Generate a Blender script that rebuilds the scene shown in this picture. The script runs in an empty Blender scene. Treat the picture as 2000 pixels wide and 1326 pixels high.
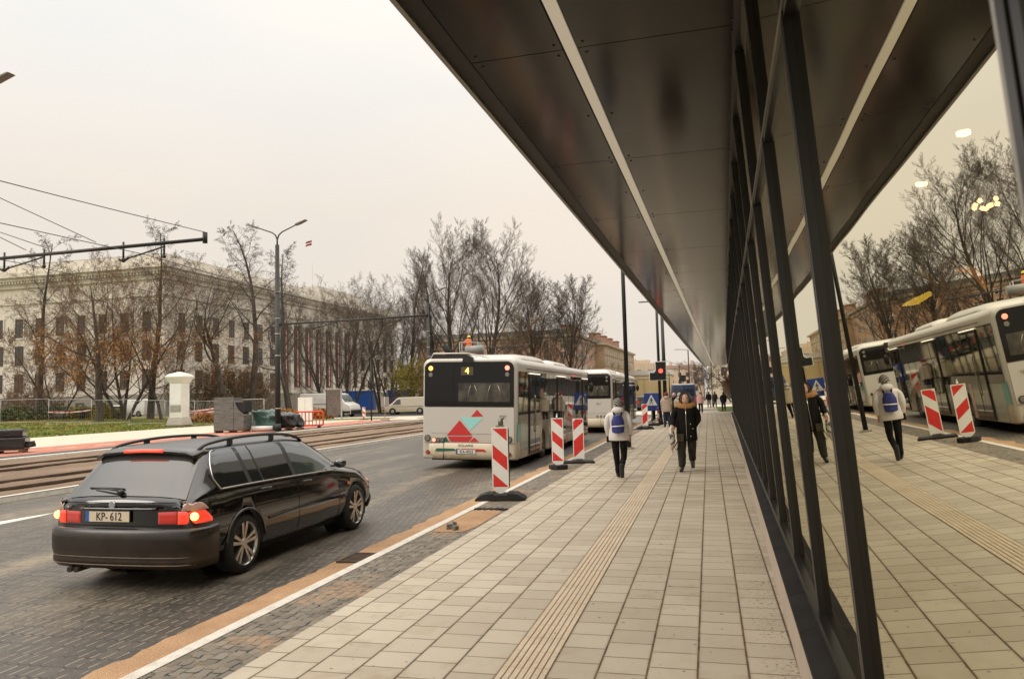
import bpy, bmesh, math, random
import numpy as np
from mathutils import Vector, Matrix, noise
R = math.radians
random.seed(7)
sc = bpy.context.scene
C = sc.collection
# ------------------------------------------------------------------ camera
cam_d = bpy.data.cameras.new("camera"); cam = bpy.data.objects.new("camera", cam_d); C.objects.link(cam)
PIT, YAW, ROL = R(4.22), R(14.2), R(-1.5)
fwd = Vector((-math.sin(YAW)*math.cos(PIT), math.cos(YAW)*math.cos(PIT), math.sin(PIT)))
rt = Vector((math.cos(YAW), math.sin(YAW), 0)); up = rt.cross(fwd)
r2 = rt*math.cos(ROL)+up*math.sin(ROL); u2 = -rt*math.sin(ROL)+up*math.cos(ROL)
M = Matrix.Identity(4)
for i in range(3):
    M[i][0] = r2[i]; M[i][1] = u2[i]; M[i][2] = -fwd[i]
M[0][3], M[1][3], M[2][3] = 0, 0, 1.7
cam.matrix_world = M
cam_d.sensor_width = 36; cam_d.lens = 36*1500/2000
cam_d.clip_start = 0.05; cam_d.clip_end = 3000
cam_d.dof.use_dof = True; cam_d.dof.focus_distance = 13.0; cam_d.dof.aperture_fstop = 5.0
sc.camera = cam
# ------------------------------------------------------------------ world (warm overcast)
SUN_EL, SUN_ROT = R(34), R(-128)
w = bpy.data.worlds.new("World"); sc.world = w; w.use_nodes = True
nt = w.node_tree; nt.nodes.clear()
def N(nt, t, **k):
    n = nt.nodes.new(t)
    for a, b in k.items():
        if a == 'inp':
            for i, v in b.items(): n.inputs[i].default_value = v
        else: setattr(n, a, b)
    return n
out = N(nt, 'ShaderNodeOutputWorld'); bg = N(nt, 'ShaderNodeBackground'); bg2 = N(nt, 'ShaderNodeBackground'); add = N(nt, 'ShaderNodeAddShader')
sky = N(nt, 'ShaderNodeTexSky', sky_type='NISHITA', sun_disc=False, sun_elevation=SUN_EL, sun_rotation=SUN_ROT, dust_density=4.0)
nt.links.new(sky.outputs[0], bg.inputs[0]); bg.inputs[1].default_value = 0.008
tc = N(nt, 'ShaderNodeTexCoord'); sep = N(nt, 'ShaderNodeSeparateXYZ'); nt.links.new(tc.outputs['Generated'], sep.inputs[0])
ramp = N(nt, 'ShaderNodeValToRGB'); nt.links.new(sep.outputs[2], ramp.inputs[0])
e = ramp.color_ramp.elements
e[0].position = 0.0; e[0].color = (.64, .585, .525, 1)
e[1].position = 1.0; e[1].color = (.93, .87, .79, 1)
for p_, c_ in ((.09, (.665, .60, .53, 1)), (.24, (.69, .63, .56, 1)), (.40, (.76, .735, .69, 1)), (.58, (.83, .81, .775, 1))):
    q = e.new(p_); q.color = c_
cl = N(nt, 'ShaderNodeTexNoise', inp={'Scale': 1.6, 'Detail': 3.0, 'Roughness': .45})
mp = N(nt, 'ShaderNodeMapping'); mp.inputs['Scale'].default_value = (1, 1, 2.6); nt.links.new(tc.outputs['Generated'], mp.inputs[0]); nt.links.new(mp.outputs[0], cl.inputs['Vector'])
r3 = N(nt, 'ShaderNodeValToRGB'); r3.color_ramp.elements[0].position = .32; r3.color_ramp.elements[0].color = (.90, .925, .96, 1)
r3.color_ramp.elements[1].position = .68; r3.color_ramp.elements[1].color = (1.05, 1.02, .985, 1)
nt.links.new(cl.outputs[0], r3.inputs[0])
mul = N(nt, 'ShaderNodeMixRGB', blend_type='MULTIPLY', inp={'Fac': 1.0}); nt.links.new(ramp.outputs[0], mul.inputs[1]); nt.links.new(r3.outputs[0], mul.inputs[2])
nt.links.new(mul.outputs[0], bg2.inputs[0])
zr = N(nt, 'ShaderNodeMapRange', inp={'From Min': .48, 'From Max': .9, 'To Min': .98, 'To Max': 2.7}); nt.links.new(sep.outputs[2], zr.inputs[0]); nt.links.new(zr.outputs[0], bg2.inputs[1])
nt.links.new(bg.outputs[0], add.inputs[0]); nt.links.new(bg2.outputs[0], add.inputs[1]); nt.links.new(add.outputs[0], out.inputs[0])
# ------------------------------------------------------------------ sun (through cloud)
sd = bpy.data.lights.new("sun", 'SUN'); sd.energy = 0.8; sd.angle = R(25); sd.color = (1, .93, .82)
so = bpy.data.objects.new("sun", sd); C.objects.link(so)
sdir = Vector((math.sin(SUN_ROT)*math.cos(SUN_EL), math.cos(SUN_ROT)*math.cos(SUN_EL), math.sin(SUN_EL)))
so.rotation_euler = sdir.to_track_quat('Z', 'Y').to_euler(); so.location = (0, 0, 60)
sc.view_settings.view_transform = 'Standard'; sc.view_settings.look = 'None'; sc.view_settings.exposure = 0.35; sc.view_settings.gamma = 1.0
sc.cycles.max_bounces = 8; sc.cycles.transparent_max_bounces = 12; sc.cycles.caustics_reflective = True; sc.cycles.caustics_refractive = False

# ================================================================== materials
MAT = {}
def mat(name, col, rough=.7, metal=0., var=0., vs=3., bump=0., bs=30., emit=None, es=1., spec=.5, coat=0., stretch=(1, 1, 1), col2=None, thr=(.42, .62), alpha=1.):
    if name in MAT: return MAT[name]
    m = bpy.data.materials.new(name); m.use_nodes = True; MAT[name] = m
    t = m.node_tree; b = t.nodes['Principled BSDF']
    b.inputs['Base Color'].default_value = (*col, 1); b.inputs['Roughness'].default_value = rough; b.inputs['Metallic'].default_value = metal
    b.inputs['Specular IOR Level'].default_value = spec; b.inputs['Coat Weight'].default_value = coat
    tc = N(t, 'ShaderNodeTexCoord'); mp = N(t, 'ShaderNodeMapping'); mp.inputs['Scale'].default_value = stretch
    t.links.new(tc.outputs['Object'], mp.inputs[0])
    if var or col2:
        n = N(t, 'ShaderNodeTexNoise', inp={'Scale': vs, 'Detail': 6., 'Roughness': .6}); t.links.new(mp.outputs[0], n.inputs['Vector'])
        rr = N(t, 'ShaderNodeValToRGB'); rr.color_ramp.elements[0].position = thr[0] if col2 else .3; rr.color_ramp.elements[1].position = thr[1] if col2 else .7
        a = col; c2 = col2 if col2 else tuple(min(1, x*(1+var)) for x in col); a = col if col2 else tuple(x*(1-var) for x in col)
        rr.color_ramp.elements[0].color = (*a, 1); rr.color_ramp.elements[1].color = (*c2, 1)
        t.links.new(n.outputs[0], rr.inputs[0]); t.links.new(rr.outputs[0], b.inputs['Base Color'])
    if bump:
        n2 = N(t, 'ShaderNodeTexNoise', inp={'Scale': bs, 'Detail': 4.}); t.links.new(mp.outputs[0], n2.inputs['Vector'])
        bp = N(t, 'ShaderNodeBump', inp={'Strength': bump, 'Distance': .02}); t.links.new(n2.outputs[0], bp.inputs['Height']); t.links.new(bp.outputs[0], b.inputs['Normal'])
    if emit:
        b.inputs['Emission Color'].default_value = (*emit, 1); b.inputs['Emission Strength'].default_value = es
    return m

def nodes(name):
    m = bpy.data.materials.new(name); m.use_nodes = True; MAT[name] = m
    return m, m.node_tree, m.node_tree.nodes['Principled BSDF']
def L(t, a, b): t.links.new(a, b)
def math_(t, op, a, b=None, c=None):
    n = N(t, 'ShaderNodeMath', operation=op)
    for i, v in enumerate((a, b, c)):
        if v is None: continue
        if isinstance(v, (int, float)): n.inputs[i].default_value = v
        else: L(t, v, n.inputs[i])
    return n.outputs[0]
def mixc(t, f, a, b, mode='MIX'):
    n = N(t, 'ShaderNodeMixRGB', blend_type=mode)
    for i, v in enumerate((f, a, b)):
        if isinstance(v, (int, float)): n.inputs[i].default_value = v
        elif isinstance(v, tuple): n.inputs[i].default_value = (*v, 1)
        else: L(t, v, n.inputs[i])
    return n.outputs[0]
def noise_(t, vec, scale, detail=5., rough=.55, dist=0.):
    n = N(t, 'ShaderNodeTexNoise', inp={'Scale': scale, 'Detail': detail, 'Roughness': rough, 'Distortion': dist}); L(t, vec, n.inputs['Vector']); return n.outputs[0]
def ramp_(t, v, a, b, lo=0., hi=1.):
    n = N(t, 'ShaderNodeMapRange', inp={'From Min': a, 'From Max': b, 'To Min': lo, 'To Max': hi}); n.clamp = True; L(t, v, n.inputs[0]); return n.outputs[0]
def objvec(t, scale=(1, 1, 1), loc=(0, 0, 0), rot=0.):
    tc = N(t, 'ShaderNodeTexCoord'); mp = N(t, 'ShaderNodeMapping'); mp.inputs['Scale'].default_value = scale; mp.inputs['Location'].default_value = loc
    mp.inputs['Rotation'].default_value = (0, 0, rot); L(t, tc.outputs['Object'], mp.inputs[0]); return mp.outputs[0]
def bump_(t, b, h, s, d=.01):
    bp = N(t, 'ShaderNodeBump', inp={'Strength': s, 'Distance': d}); L(t, h, bp.inputs['Height']); L(t, bp.outputs[0], b.inputs['Normal'])

def m_pavement():
    m, t, b = nodes('paving_slabs')
    v = objvec(t); sp = N(t, 'ShaderNodeSeparateXYZ'); L(t, v, sp.inputs[0])
    cb = N(t, 'ShaderNodeCombineXYZ')
    L(t, sp.outputs[1], cb.inputs[0]); L(t, math_(t, 'ADD', sp.outputs[0], .135+6.0), cb.inputs[1])
    br = N(t, 'ShaderNodeTexBrick', offset=.5, inp={'Scale': 1., 'Mortar Size': .0075, 'Mortar Smooth': .3, 'Brick Width': .292, 'Row Height': .3, 'Bias': 0., 'Color1': (0, 0, 0, 1), 'Color2': (1, 1, 1, 1), 'Mortar': (.5, .5, .5, 1)})
    L(t, cb.outputs[0], br.inputs['Vector'])
    # wide sandy joint between the columns
    fr = math_(t, 'FRACT', math_(t, 'DIVIDE', math_(t, 'ADD', sp.outputs[0], .135+6.0), .3))
    dj = math_(t, 'MINIMUM', fr, math_(t, 'SUBTRACT', 1., fr))
    wob = math_(t, 'MULTIPLY', noise_(t, v, 9., 3), .012)
    colj = ramp_(t, math_(t, 'ADD', dj, wob), .034, .018); halo = math_(t, 'MULTIPLY', ramp_(t, math_(t, 'ADD', dj, math_(t, 'MULTIPLY', noise_(t, v, 5., 4, .7), .12)), .14, .05), .38)
    spk = noise_(t, v, 260., 3, .8); spk2 = noise_(t, v, 90., 4, .7); blot = noise_(t, v, .55, 5, .6); blot2 = noise_(t, v, 3.2, 5, .65)
    c = mixc(t, ramp_(t, br.outputs['Color'], 0, 1), (.485, .415, .32), (.61, .535, .42))
    c = mixc(t, ramp_(t, spk, .35, .7), mixc(t, .35, c, (.16, .13, .09)), c)
    c = mixc(t, math_(t, 'MULTIPLY', ramp_(t, spk2, .55, .8), .35), c, (.74, .65, .52))
    far = ramp_(t, sp.outputs[1], 11., 15.)
    st = math_(t, 'MULTIPLY', ramp_(t, blot2, .54, .68), ramp_(t, blot, .42, .6))
    c = mixc(t, math_(t, 'MULTIPLY', st, .45), c, (.29, .215, .125))
    rowv = objvec(t, (.9, 4.2, 1)); rw = noise_(t, rowv, 1.0, 3)
    c = mixc(t, math_(t, 'MULTIPLY', math_(t, 'MULTIPLY', ramp_(t, rw, .46, .58), far), .6), c, (.25, .195, .12))
    # moss and grit near the wall
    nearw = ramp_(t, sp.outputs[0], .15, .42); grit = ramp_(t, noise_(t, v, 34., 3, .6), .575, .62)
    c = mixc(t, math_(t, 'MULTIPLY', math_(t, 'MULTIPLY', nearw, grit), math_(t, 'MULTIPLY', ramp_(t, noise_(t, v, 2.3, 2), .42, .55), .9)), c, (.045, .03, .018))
    c = mixc(t, halo, c, (.27, .20, .125)); bl3 = ramp_(t, noise_(t, objvec(t, (1, .5, 1)), 1.4, 6, .7), .50, .72); c = mixc(t, math_(t, 'MULTIPLY', bl3, .30), c, (.30, .235, .155)); gum = ramp_(t, noise_(t, v, 21., 1, .2), .765, .78); c = mixc(t, math_(t, 'MULTIPLY', gum, .7), c, (.09, .075, .055))
    jn = mixc(t, ramp_(t, noise_(t, v, 6., 3), .4, .62), (.065, .042, .024), (.16, .105, .055))
    c = mixc(t, math_(t, 'MULTIPLY', br.outputs['Fac'], .8), c, jn)
    c = mixc(t, math_(t, 'MULTIPLY', colj, .88), c, jn)
    L(t, c, b.inputs['Base Color']); b.inputs['Roughness'].default_value = .72; b.inputs['Specular IOR Level'].default_value = .35
    h = math_(t, 'SUBTRACT', math_(t, 'MULTIPLY', spk2, .12), math_(t, 'MAXIMUM', br.outputs['Fac'], colj))
    h = math_(t, 'ADD', h, math_(t, 'MULTIPLY', br.outputs['Color'], .15))
    bump_(t, b, h, .55, .006); return m
def m_road():
    m, t, b = nodes('block_paving')
    v = objvec(t); sp = N(t, 'ShaderNodeSeparateXYZ'); L(t, v, sp.inputs[0])
    # interlocking blocks: rows run across the road, joints zigzag
    zig = N(t, 'ShaderNodeMath', operation='PINGPONG'); L(t, sp.outputs[0], zig.inputs[0]); zig.inputs[1].default_value = .05
    zz = math_(t, 'MULTIPLY', math_(t, 'SUBTRACT', zig.outputs[0], .025), .62)
    cb = N(t, 'ShaderNodeCombineXYZ'); L(t, math_(t, 'ADD', sp.outputs[0], 40.), cb.inputs[0]); L(t, math_(t, 'ADD', sp.outputs[1], zz), cb.inputs[1])
    br = N(t, 'ShaderNodeTexBrick', offset=.5, inp={'Scale': 1., 'Mortar Size': .008, 'Mortar Smooth': .2, 'Brick Width': .1, 'Row Height': .2, 'Color1': (0, 0, 0, 1), 'Color2': (1, 1, 1, 1), 'Mortar': (.5, .5, .5, 1)}); L(t, cb.outputs[0], br.inputs['Vector'])
    fr = math_(t, 'FRACT', math_(t, 'DIVIDE', math_(t, 'ADD', sp.outputs[1], zz), .2)); rowj = ramp_(t, math_(t, 'MINIMUM', fr, math_(t, 'SUBTRACT', 1., fr)), .09, .05)
    c = mixc(t, br.outputs['Color'], (.036, .030, .023), (.062, .051, .039))
    c = mixc(t, ramp_(t, noise_(t, v, 220, 3, .8), .4, .7), c, mixc(t, .5, c, (.11, .1, .085)))
    sv = objvec(t, (1.0, .12, 1)); tr = noise_(t, sv, .75, 4, .55, .4)
    dust = math_(t, 'MULTIPLY', ramp_(t, tr, .50, .66), ramp_(t, noise_(t, v, 2.5, 5, .7), .3, .62))
    jl = mixc(t, ramp_(t, noise_(t, v, 7., 2), .38, .55), (.05, .04, .03), (.27, .21, .145)); jl = mixc(t, rowj, jl, mixc(t, ramp_(t, noise_(t, v, 5., 3), .45, .65), (.010, .008, .006), (.10, .08, .055)))
    c = mixc(t, math_(t, 'MULTIPLY', br.outputs['Fac'], .9), c, jl)
    c = mixc(t, math_(t, 'MULTIPLY', dust, .60), c, (.30, .245, .17)); oil = math_(t, 'MULTIPLY', ramp_(t, noise_(t, objvec(t, (1.6, .2, 1)), 1.1, 5, .6), .55, .72), .6); c = mixc(t, oil, c, (.018, .016, .013))
    L(t, c, b.inputs['Base Color']); L(t, ramp_(t, dust, 0, 1, .42, .8), b.inputs['Roughness'])
    bump_(t, b, math_(t, 'SUBTRACT', math_(t, 'MULTIPLY', noise_(t, v, 120, 3), .15), br.outputs['Fac']), .6, .006); return m
def m_cobble():
    m, t, b = nodes('granite_setts')
    v = objvec(t); nz = N(t, 'ShaderNodeTexNoise', inp={'Scale': 5., 'Detail': 2.}); L(t, v, nz.inputs['Vector'])
    vv = N(t, 'ShaderNodeMixRGB', blend_type='LINEAR_LIGHT', inp={'Fac': .05}); L(t, v, vv.inputs[1]); L(t, nz.outputs['Color'], vv.inputs[2])
    mp = N(t, 'ShaderNodeMapping'); mp.inputs['Rotation'].default_value = (0, 0, R(90)); L(t, vv.outputs[0], mp.inputs[0])
    br = N(t, 'ShaderNodeTexBrick', offset=.5, inp={'Scale': 1., 'Mortar Size': .009, 'Mortar Smooth': .6, 'Brick Width': .125, 'Row Height': .085, 'Color1': (0, 0, 0, 1), 'Color2': (1, 1, 1, 1), 'Mortar': (.5, .5, .5, 1)}); L(t, mp.outputs[0], br.inputs['Vector'])
    c = mixc(t, br.outputs['Color'], (.14, .122, .098), (.255, .23, .185))
    c = mixc(t, ramp_(t, noise_(t, v, 150, 3, .8), .4, .65), c, mixc(t, .5, c, (.06, .05, .04)))
    dirt = ramp_(t, noise_(t, v, 9., 3), .42, .55)
    jc = mixc(t, dirt, (.012, .009, .007), (.27, .19, .115))
    c = mixc(t, br.outputs['Fac'], c, jc)
    sand = math_(t, 'MULTIPLY', ramp_(t, noise_(t, v, 1.3, 4, .6), .52, .62), ramp_(t, noise_(t, v, 14., 4), .35, .6))
    c = mixc(t, math_(t, 'MULTIPLY', sand, .8), c, (.36, .225, .13))
    L(t, c, b.inputs['Base Color']); b.inputs['Roughness'].default_value = .85
    bump_(t, b, math_(t, 'SUBTRACT', math_(t, 'MULTIPLY', noise_(t, v, 60, 4), .5), br.outputs['Fac']), .9, .012); return m
def m_sand(name='sand', c0=(.30, .17, .085), c1=(.44, .27, .145)):
    m, t, b = nodes(name); v = objvec(t)
    c = mixc(t, ramp_(t, noise_(t, v, 1.7, 6, .65), .3, .7), c0, c1)
    c = mixc(t, ramp_(t, noise_(t, v, 70, 2, .5), .66, .72), c, (.05, .035, .025))
    c = mixc(t, math_(t, 'MULTIPLY', ramp_(t, noise_(t, v, 240, 2), .5, .8), .4), c, (.6, .42, .26))
    L(t, c, b.inputs['Base Color']); b.inputs['Roughness'].default_value = .95
    bump_(t, b, noise_(t, v, 35, 6, .7), .7, .02); return m
def m_track():
    m, t, b = nodes('ballast'); v = objvec(t); vs = objvec(t, (1, .25, 1))
    c = mixc(t, ramp_(t, noise_(t, vs, .8, 6, .6), .35, .65), (.17, .105, .06), (.30, .20, .125))
    c = mixc(t, ramp_(t, noise_(t, v, 9, 6, .8), .45, .7), c, (.13, .105, .085))
    c = mixc(t, ramp_(t, noise_(t, v, 28, 2, .8), .62, .70), c, (.03, .025, .02))
    c = mixc(t, ramp_(t, noise_(t, v, 45, 2, .8), .66, .74), c, (.42, .35, .27))
    L(t, c, b.inputs['Base Color']); b.inputs['Roughness'].default_value = .95
    bump_(t, b, noise_(t, v, 12, 8, .75), 1., .06); return m
def m_grass():
    m, t, b = nodes('grass_turf'); v = objvec(t)
    c = mixc(t, ramp_(t, noise_(t, v, .45, 6, .7), .35, .65), (.115, .15, .03), (.23, .26, .055))
    c = mixc(t, ramp_(t, noise_(t, v, 2.2, 6, .8), .5, .66), c, (.30, .21, .07))
    c = mixc(t, ramp_(t, noise_(t, v, 18, 4, .8), .45, .7), c, (.07, .085, .02))
    L(t, c, b.inputs['Base Color']); b.inputs['Roughness'].default_value = .9
    bump_(t, b, noise_(t, v, 25, 5, .8), 1., .06); return m
def m_soffit():
    m, t, b = nodes('brushed_soffit_panel'); v = objvec(t)
    c = mixc(t, ramp_(t, noise_(t, v, .9, 4), .3, .7), (.0235, .0205, .0155), (.026, .0228, .0175))
    L(t, c, b.inputs['Base Color']); b.inputs['Metallic'].default_value = .92
    L(t, ramp_(t, noise_(t, v, 2.2, 4), .3, .7, .13, .16), b.inputs['Roughness'])
    gv = objvec(t, (1, 1, 1)); ck = N(t, 'ShaderNodeTexBrick', offset=0., inp={'Scale': 1., 'Mortar Size': .004, 'Mortar Smooth': 1., 'Brick Width': .42, 'Row Height': .3}); L(t, gv, ck.inputs['Vector'])
    h = math_(t, 'ADD', math_(t, 'MULTIPLY', noise_(t, v, 1.1, 2), .55), math_(t, 'MULTIPLY', ck.outputs['Fac'], .02))
    bump_(t, b, h, .02, .05); return m
def m_glass():
    m = bpy.data.materials.new('reflective_glazing'); m.use_nodes = True; t = m.node_tree; t.nodes.clear()
    o = N(t, 'ShaderNodeOutputMaterial'); g = N(t, 'ShaderNodeBsdfGlossy', inp={'Color': (.86, .83, .68, 1), 'Roughness': .004}); tr = N(t, 'ShaderNodeBsdfTransparent', inp={'Color': (.62, .60, .50, 1)})
    mx = N(t, 'ShaderNodeMixShader'); lw = N(t, 'ShaderNodeLayerWeight', inp={'Blend': .35})
    L(t, ramp_(t, lw.outputs['Fresnel'], 0., .9, .50, .93), mx.inputs[0])
    v = objvec(t, (1, 1, .6)); bp = N(t, 'ShaderNodeBump', inp={'Strength': .018, 'Distance': .05}); L(t, noise_(t, v, .9, 1), bp.inputs['Height']); L(t, bp.outputs[0], g.inputs['Normal'])
    L(t, tr.outputs[0], mx.inputs[1]); L(t, g.outputs[0], mx.inputs[2]); L(t, mx.outputs[0], o.inputs[0]); return m
def m_wall(name, c0, c1, rows=None, joint=None):
    m, t, b = nodes(name); v = objvec(t)
    c = mixc(t, ramp_(t, noise_(t, v, .35, 6, .65), .3, .7), c0, c1)
    c = mixc(t, math_(t, 'MULTIPLY', ramp_(t, noise_(t, objvec(t, (1, 1, .15)), 1.2, 5), .5, .75), .4), c, tuple(x*.55 for x in c0))
    if rows:
        sp = N(t, 'ShaderNodeSeparateXYZ'); L(t, v, sp.inputs[0])
        f = math_(t, 'FRACT', math_(t, 'DIVIDE', sp.outputs[2], rows)); c = mixc(t, ramp_(t, f, .10, .04), c, tuple(x*.55 for x in c0))
    L(t, c, b.inputs['Base Color']); b.inputs['Roughness'].default_value = .9; bump_(t, b, noise_(t, v, 8, 5), .3, .02); return m
def m_dirtpaint(name, col, dirt, z0, z1, rough=.25, coat=.5, metal=0.):
    """paint that carries road dirt on its lower part"""
    m, t, b = nodes(name); v = objvec(t); sp = N(t, 'ShaderNodeSeparateXYZ'); L(t, v, sp.inputs[0])
    f = math_(t, 'MULTIPLY', ramp_(t, sp.outputs[2], z1, z0), ramp_(t, noise_(t, v, 4., 6, .75), .25, .65))
    f = math_(t, 'ADD', f, math_(t, 'MULTIPLY', ramp_(t, noise_(t, v, 1.5, 5, .7), .45, .8), .10))
    c = mixc(t, f, col, dirt); L(t, c, b.inputs['Base Color']); L(t, ramp_(t, f, 0, .8, rough, .75), b.inputs['Roughness'])
    b.inputs['Coat Weight'].default_value = coat; b.inputs['Coat Roughness'].default_value = .05; b.inputs['Metallic'].default_value = metal; return m
def m_bark(name, c0, c1):
    m, t, b = nodes(name); v = objvec(t, (1, 1, .3)); c = mixc(t, ramp_(t, noise_(t, v, 5, 6, .7), .35, .65), c0, c1)
    L(t, c, b.inputs['Base Color']); b.inputs['Roughness'].default_value = .95; return m

PAVE = m_pavement(); ROAD = m_road(); COB = m_cobble(); SAND = m_sand(); TRACK = m_track(); GRASS = m_grass(); SOFF = m_soffit(); GLASS = m_glass()
BLACK = mat('black_rubber', (.012, .011, .010), .75, var=.3, vs=20, bump=.2)
BLKGLOSS = mat('black_powder_coat', (.010, .009, .008), .30, spec=.5)
BLKMET = mat('dark_grey_metal', (.022, .021, .018), .45, metal=.3, var=.25, vs=5)
GALV = mat('galvanised_steel', (.42, .41, .38), .45, metal=.6, var=.2, vs=8)
WHITEP = mat('white_paint', (.72, .69, .62), .45, var=.06, vs=4)
WHITED = mat('white_board_face', (.74, .72, .66), .35, var=.05, vs=9, bump=.03)
REDP = mat('red_reflective', (.62, .030, .022), .3, var=.12, vs=12)
CONC = mat('concrete', (.40, .36, .30), .9, var=.2, vs=6, bump=.3, bs=60)
CONCL = mat('pale_concrete_kerb', (.58, .54, .47), .85, var=.16, vs=7, bump=.35, bs=70)
CHROME = mat('chrome', (.62, .60, .56), .14, metal=1.)
ALU = mat('silver_alloy', (.52, .50, .46), .28, metal=.9, var=.1)
DGLASS = mat('tinted_glass', (.012, .013, .012), .04, spec=.9, coat=1.)
GREYGL = mat('grey_tinted_rear_glass', (.045, .043, .038), .10, spec=.9, coat=.6)
CLRGL = mat('car_front_glass', (.035, .05, .045), .05, spec=.9, coat=1.)
SKIN = mat('skin', (.52, .30, .20), .55)
# ================================================================== mesh helpers
class MB:
    def __init__(s): s.v = []; s.f = []; s.m = []; s.sm = []
    def add(s, vs, fs, mi=0, smooth=False, T=None):
        o = len(s.v)
        if T is not None: vs = [tuple(T @ Vector(p)) for p in vs]
        s.v += [tuple(p) for p in vs]; s.f += [tuple(i+o for i in f) for f in fs]; s.m += [mi]*len(fs); s.sm += [smooth]*len(fs)
        return s
    def box(s, x0, x1, y0, y1, z0, z1, mi=0, T=None):
        vs = [(x, y, z) for x in (x0, x1) for y in (y0, y1) for z in (z0, z1)]
        return s.add(vs, [(0, 1, 3, 2), (4, 6, 7, 5), (0, 4, 5, 1), (2, 3, 7, 6), (0, 2, 6, 4), (1, 5, 7, 3)], mi, T=T)
    def cbox(s, c, sz, mi=0, rz=0., T=None, bev=0.):
        m = Matrix.Translation(c) @ Matrix.Rotation(rz, 4, 'Z'); m = T @ m if T is not None else m
        a, b_, c_ = sz[0]/2, sz[1]/2, sz[2]/2
        return s.box(-a, a, -b_, b_, -c_, c_, mi, m)
    def tube(s, pts, rad, n=8, mi=0, caps=True, smooth=True, ell=None, T=None):
        pts = [Vector(p) for p in pts]; k = len(pts)
        if not hasattr(rad, '__len__'): rad = [rad]*k
        vs = []; prev = None
        for i, p in enumerate(pts):
            d = (pts[min(i+1, k-1)]-pts[max(i-1, 0)]).normalized()
            if prev is None:
                a = Vector((1, 0, 0)) if abs(d.x) < .9 else Vector((0, 1, 0)); x = (a-d*a.dot(d)).normalized()
            else: x = (prev-d*prev.dot(d)).normalized()
            prev = x; y = d.cross(x)
            rr = rad[i]; ra, rb = (rr if hasattr(rr, '__len__') else (rr, rr))
            for j in range(n):
                t = 2*math.pi*j/n; vs.append(p+x*math.cos(t)*ra+y*math.sin(t)*rb)
        fs = [(i*n+j, i*n+(j+1) % n, (i+1)*n+(j+1) % n, (i+1)*n+j) for i in range(k-1) for j in range(n)]
        s.add(vs, fs, mi, smooth, T)
        if caps:
            s.add(vs[:n], [tuple(range(n))[::-1]], mi, False, T); s.add(vs[-n:], [tuple(range(n))], mi, False, T)
        return s
    def cyl(s, p0, p1, r0, r1=None, n=16, mi=0, T=None, smooth=True): return s.tube([p0, p1], [r0, r0 if r1 is None else r1], n, mi, True, smooth, T=T)
    def prism(s, poly, d0, d1, axis='y', mi=0, T=None):
        """poly 2d outline; axis x: poly=(y,z); y: (x,z); z: (x,y)"""
        def P(a, b, d): return {'x': (d, a, b), 'y': (a, d, b), 'z': (a, b, d)}[axis]
        n = len(poly); vs = [P(a, b, d0) for a, b in poly]+[P(a, b, d1) for a, b in poly]
        fs = [tuple(range(n)), tuple(range(2*n-1, n-1, -1))]+[(i, i+n, (i+1) % n+n, (i+1) % n) for i in range(n)]
        return s.add(vs, fs, mi, T=T)
    def grid(s, fn, nu, nv, mi=0, smooth=True, T=None):
        vs = [fn(i/nu, j/nv) for i in range(nu+1) for j in range(nv+1)]
        fs = [(i*(nv+1)+j, (i+1)*(nv+1)+j, (i+1)*(nv+1)+j+1, i*(nv+1)+j+1) for i in range(nu) for j in range(nv)]
        return s.add(vs, fs, mi, smooth, T)
    def rings(s, rings, mi=0, smooth=True, close=True, caps=True, T=None):
        n = len(rings[0]); vs = [p for r in rings for p in r]
        fs = [(i*n+j, i*n+(j+1) % n, (i+1)*n+(j+1) % n, (i+1)*n+j) for i in range(len(rings)-1) for j in range(n if close else n-1)]
        s.add(vs, fs, mi, smooth, T)
        if caps:
            s.add(rings[0], [tuple(range(n))[::-1]], mi, False, T); s.add(rings[-1], [tuple(range(n))], mi, False, T)
        return s
    def ball(s, c, r, n=12, m=8, mi=0, T=None):
        if not hasattr(r, '__len__'): r = (r, r, r)
        def fn(u, v):
            a = 2*math.pi*u; b = math.pi*v
            return (c[0]+r[0]*math.sin(b)*math.cos(a), c[1]+r[1]*math.sin(b)*math.sin(a), c[2]+r[2]*math.cos(b))
        return s.grid(fn, n, m, mi, True, T)
    def build(s, name, mats, parent=None, loc=None, bevel=0., fix=True):
        me = bpy.data.meshes.new(name)
        me.from_pydata(s.v, [], s.f)
        if not isinstance(mats, (list, tuple)): mats = [mats]
        for m in mats: me.materials.append(m)
        me.polygons.foreach_set('material_index', s.m); me.polygons.foreach_set('use_smooth', s.sm)
        if fix:
            bm = bmesh.new(); bm.from_mesh(me); bmesh.ops.remove_doubles(bm, verts=bm.verts, dist=1e-5); bmesh.ops.recalc_face_normals(bm, faces=bm.faces)
            if bevel:
                es = [e_ for e_ in bm.edges if len(e_.link_faces) == 2 and e_.calc_face_angle(0) > .6]
                bmesh.ops.bevel(bm, geom=es, offset=bevel, segments=2, profile=.5, affect='EDGES', clamp_overlap=True)
            bm.to_mesh(me); bm.free()
        me.update()
        o = bpy.data.objects.new(name, me); C.objects.link(o)
        if parent: o.parent = parent
        if loc: o.location = loc
        return o
def tag(o, label, cat=None, group=None, kind=None):
    if label: o['label'] = label
    if cat: o['category'] = cat
    if group: o['group'] = group
    if kind: o['kind'] = kind
    return o
def thing(name, label, cat, loc=(0, 0, 0), rz=0., group=None):
    o = bpy.data.objects.new(name, None); C.objects.link(o); o.location = loc; o.rotation_euler = (0, 0, rz); o.empty_display_size = .2
    return tag(o, label, cat, group)
def struct(mb, name, m, kind='structure', **k):
    o = mb.build(name, m, **k); o['kind'] = kind; return o
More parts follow.
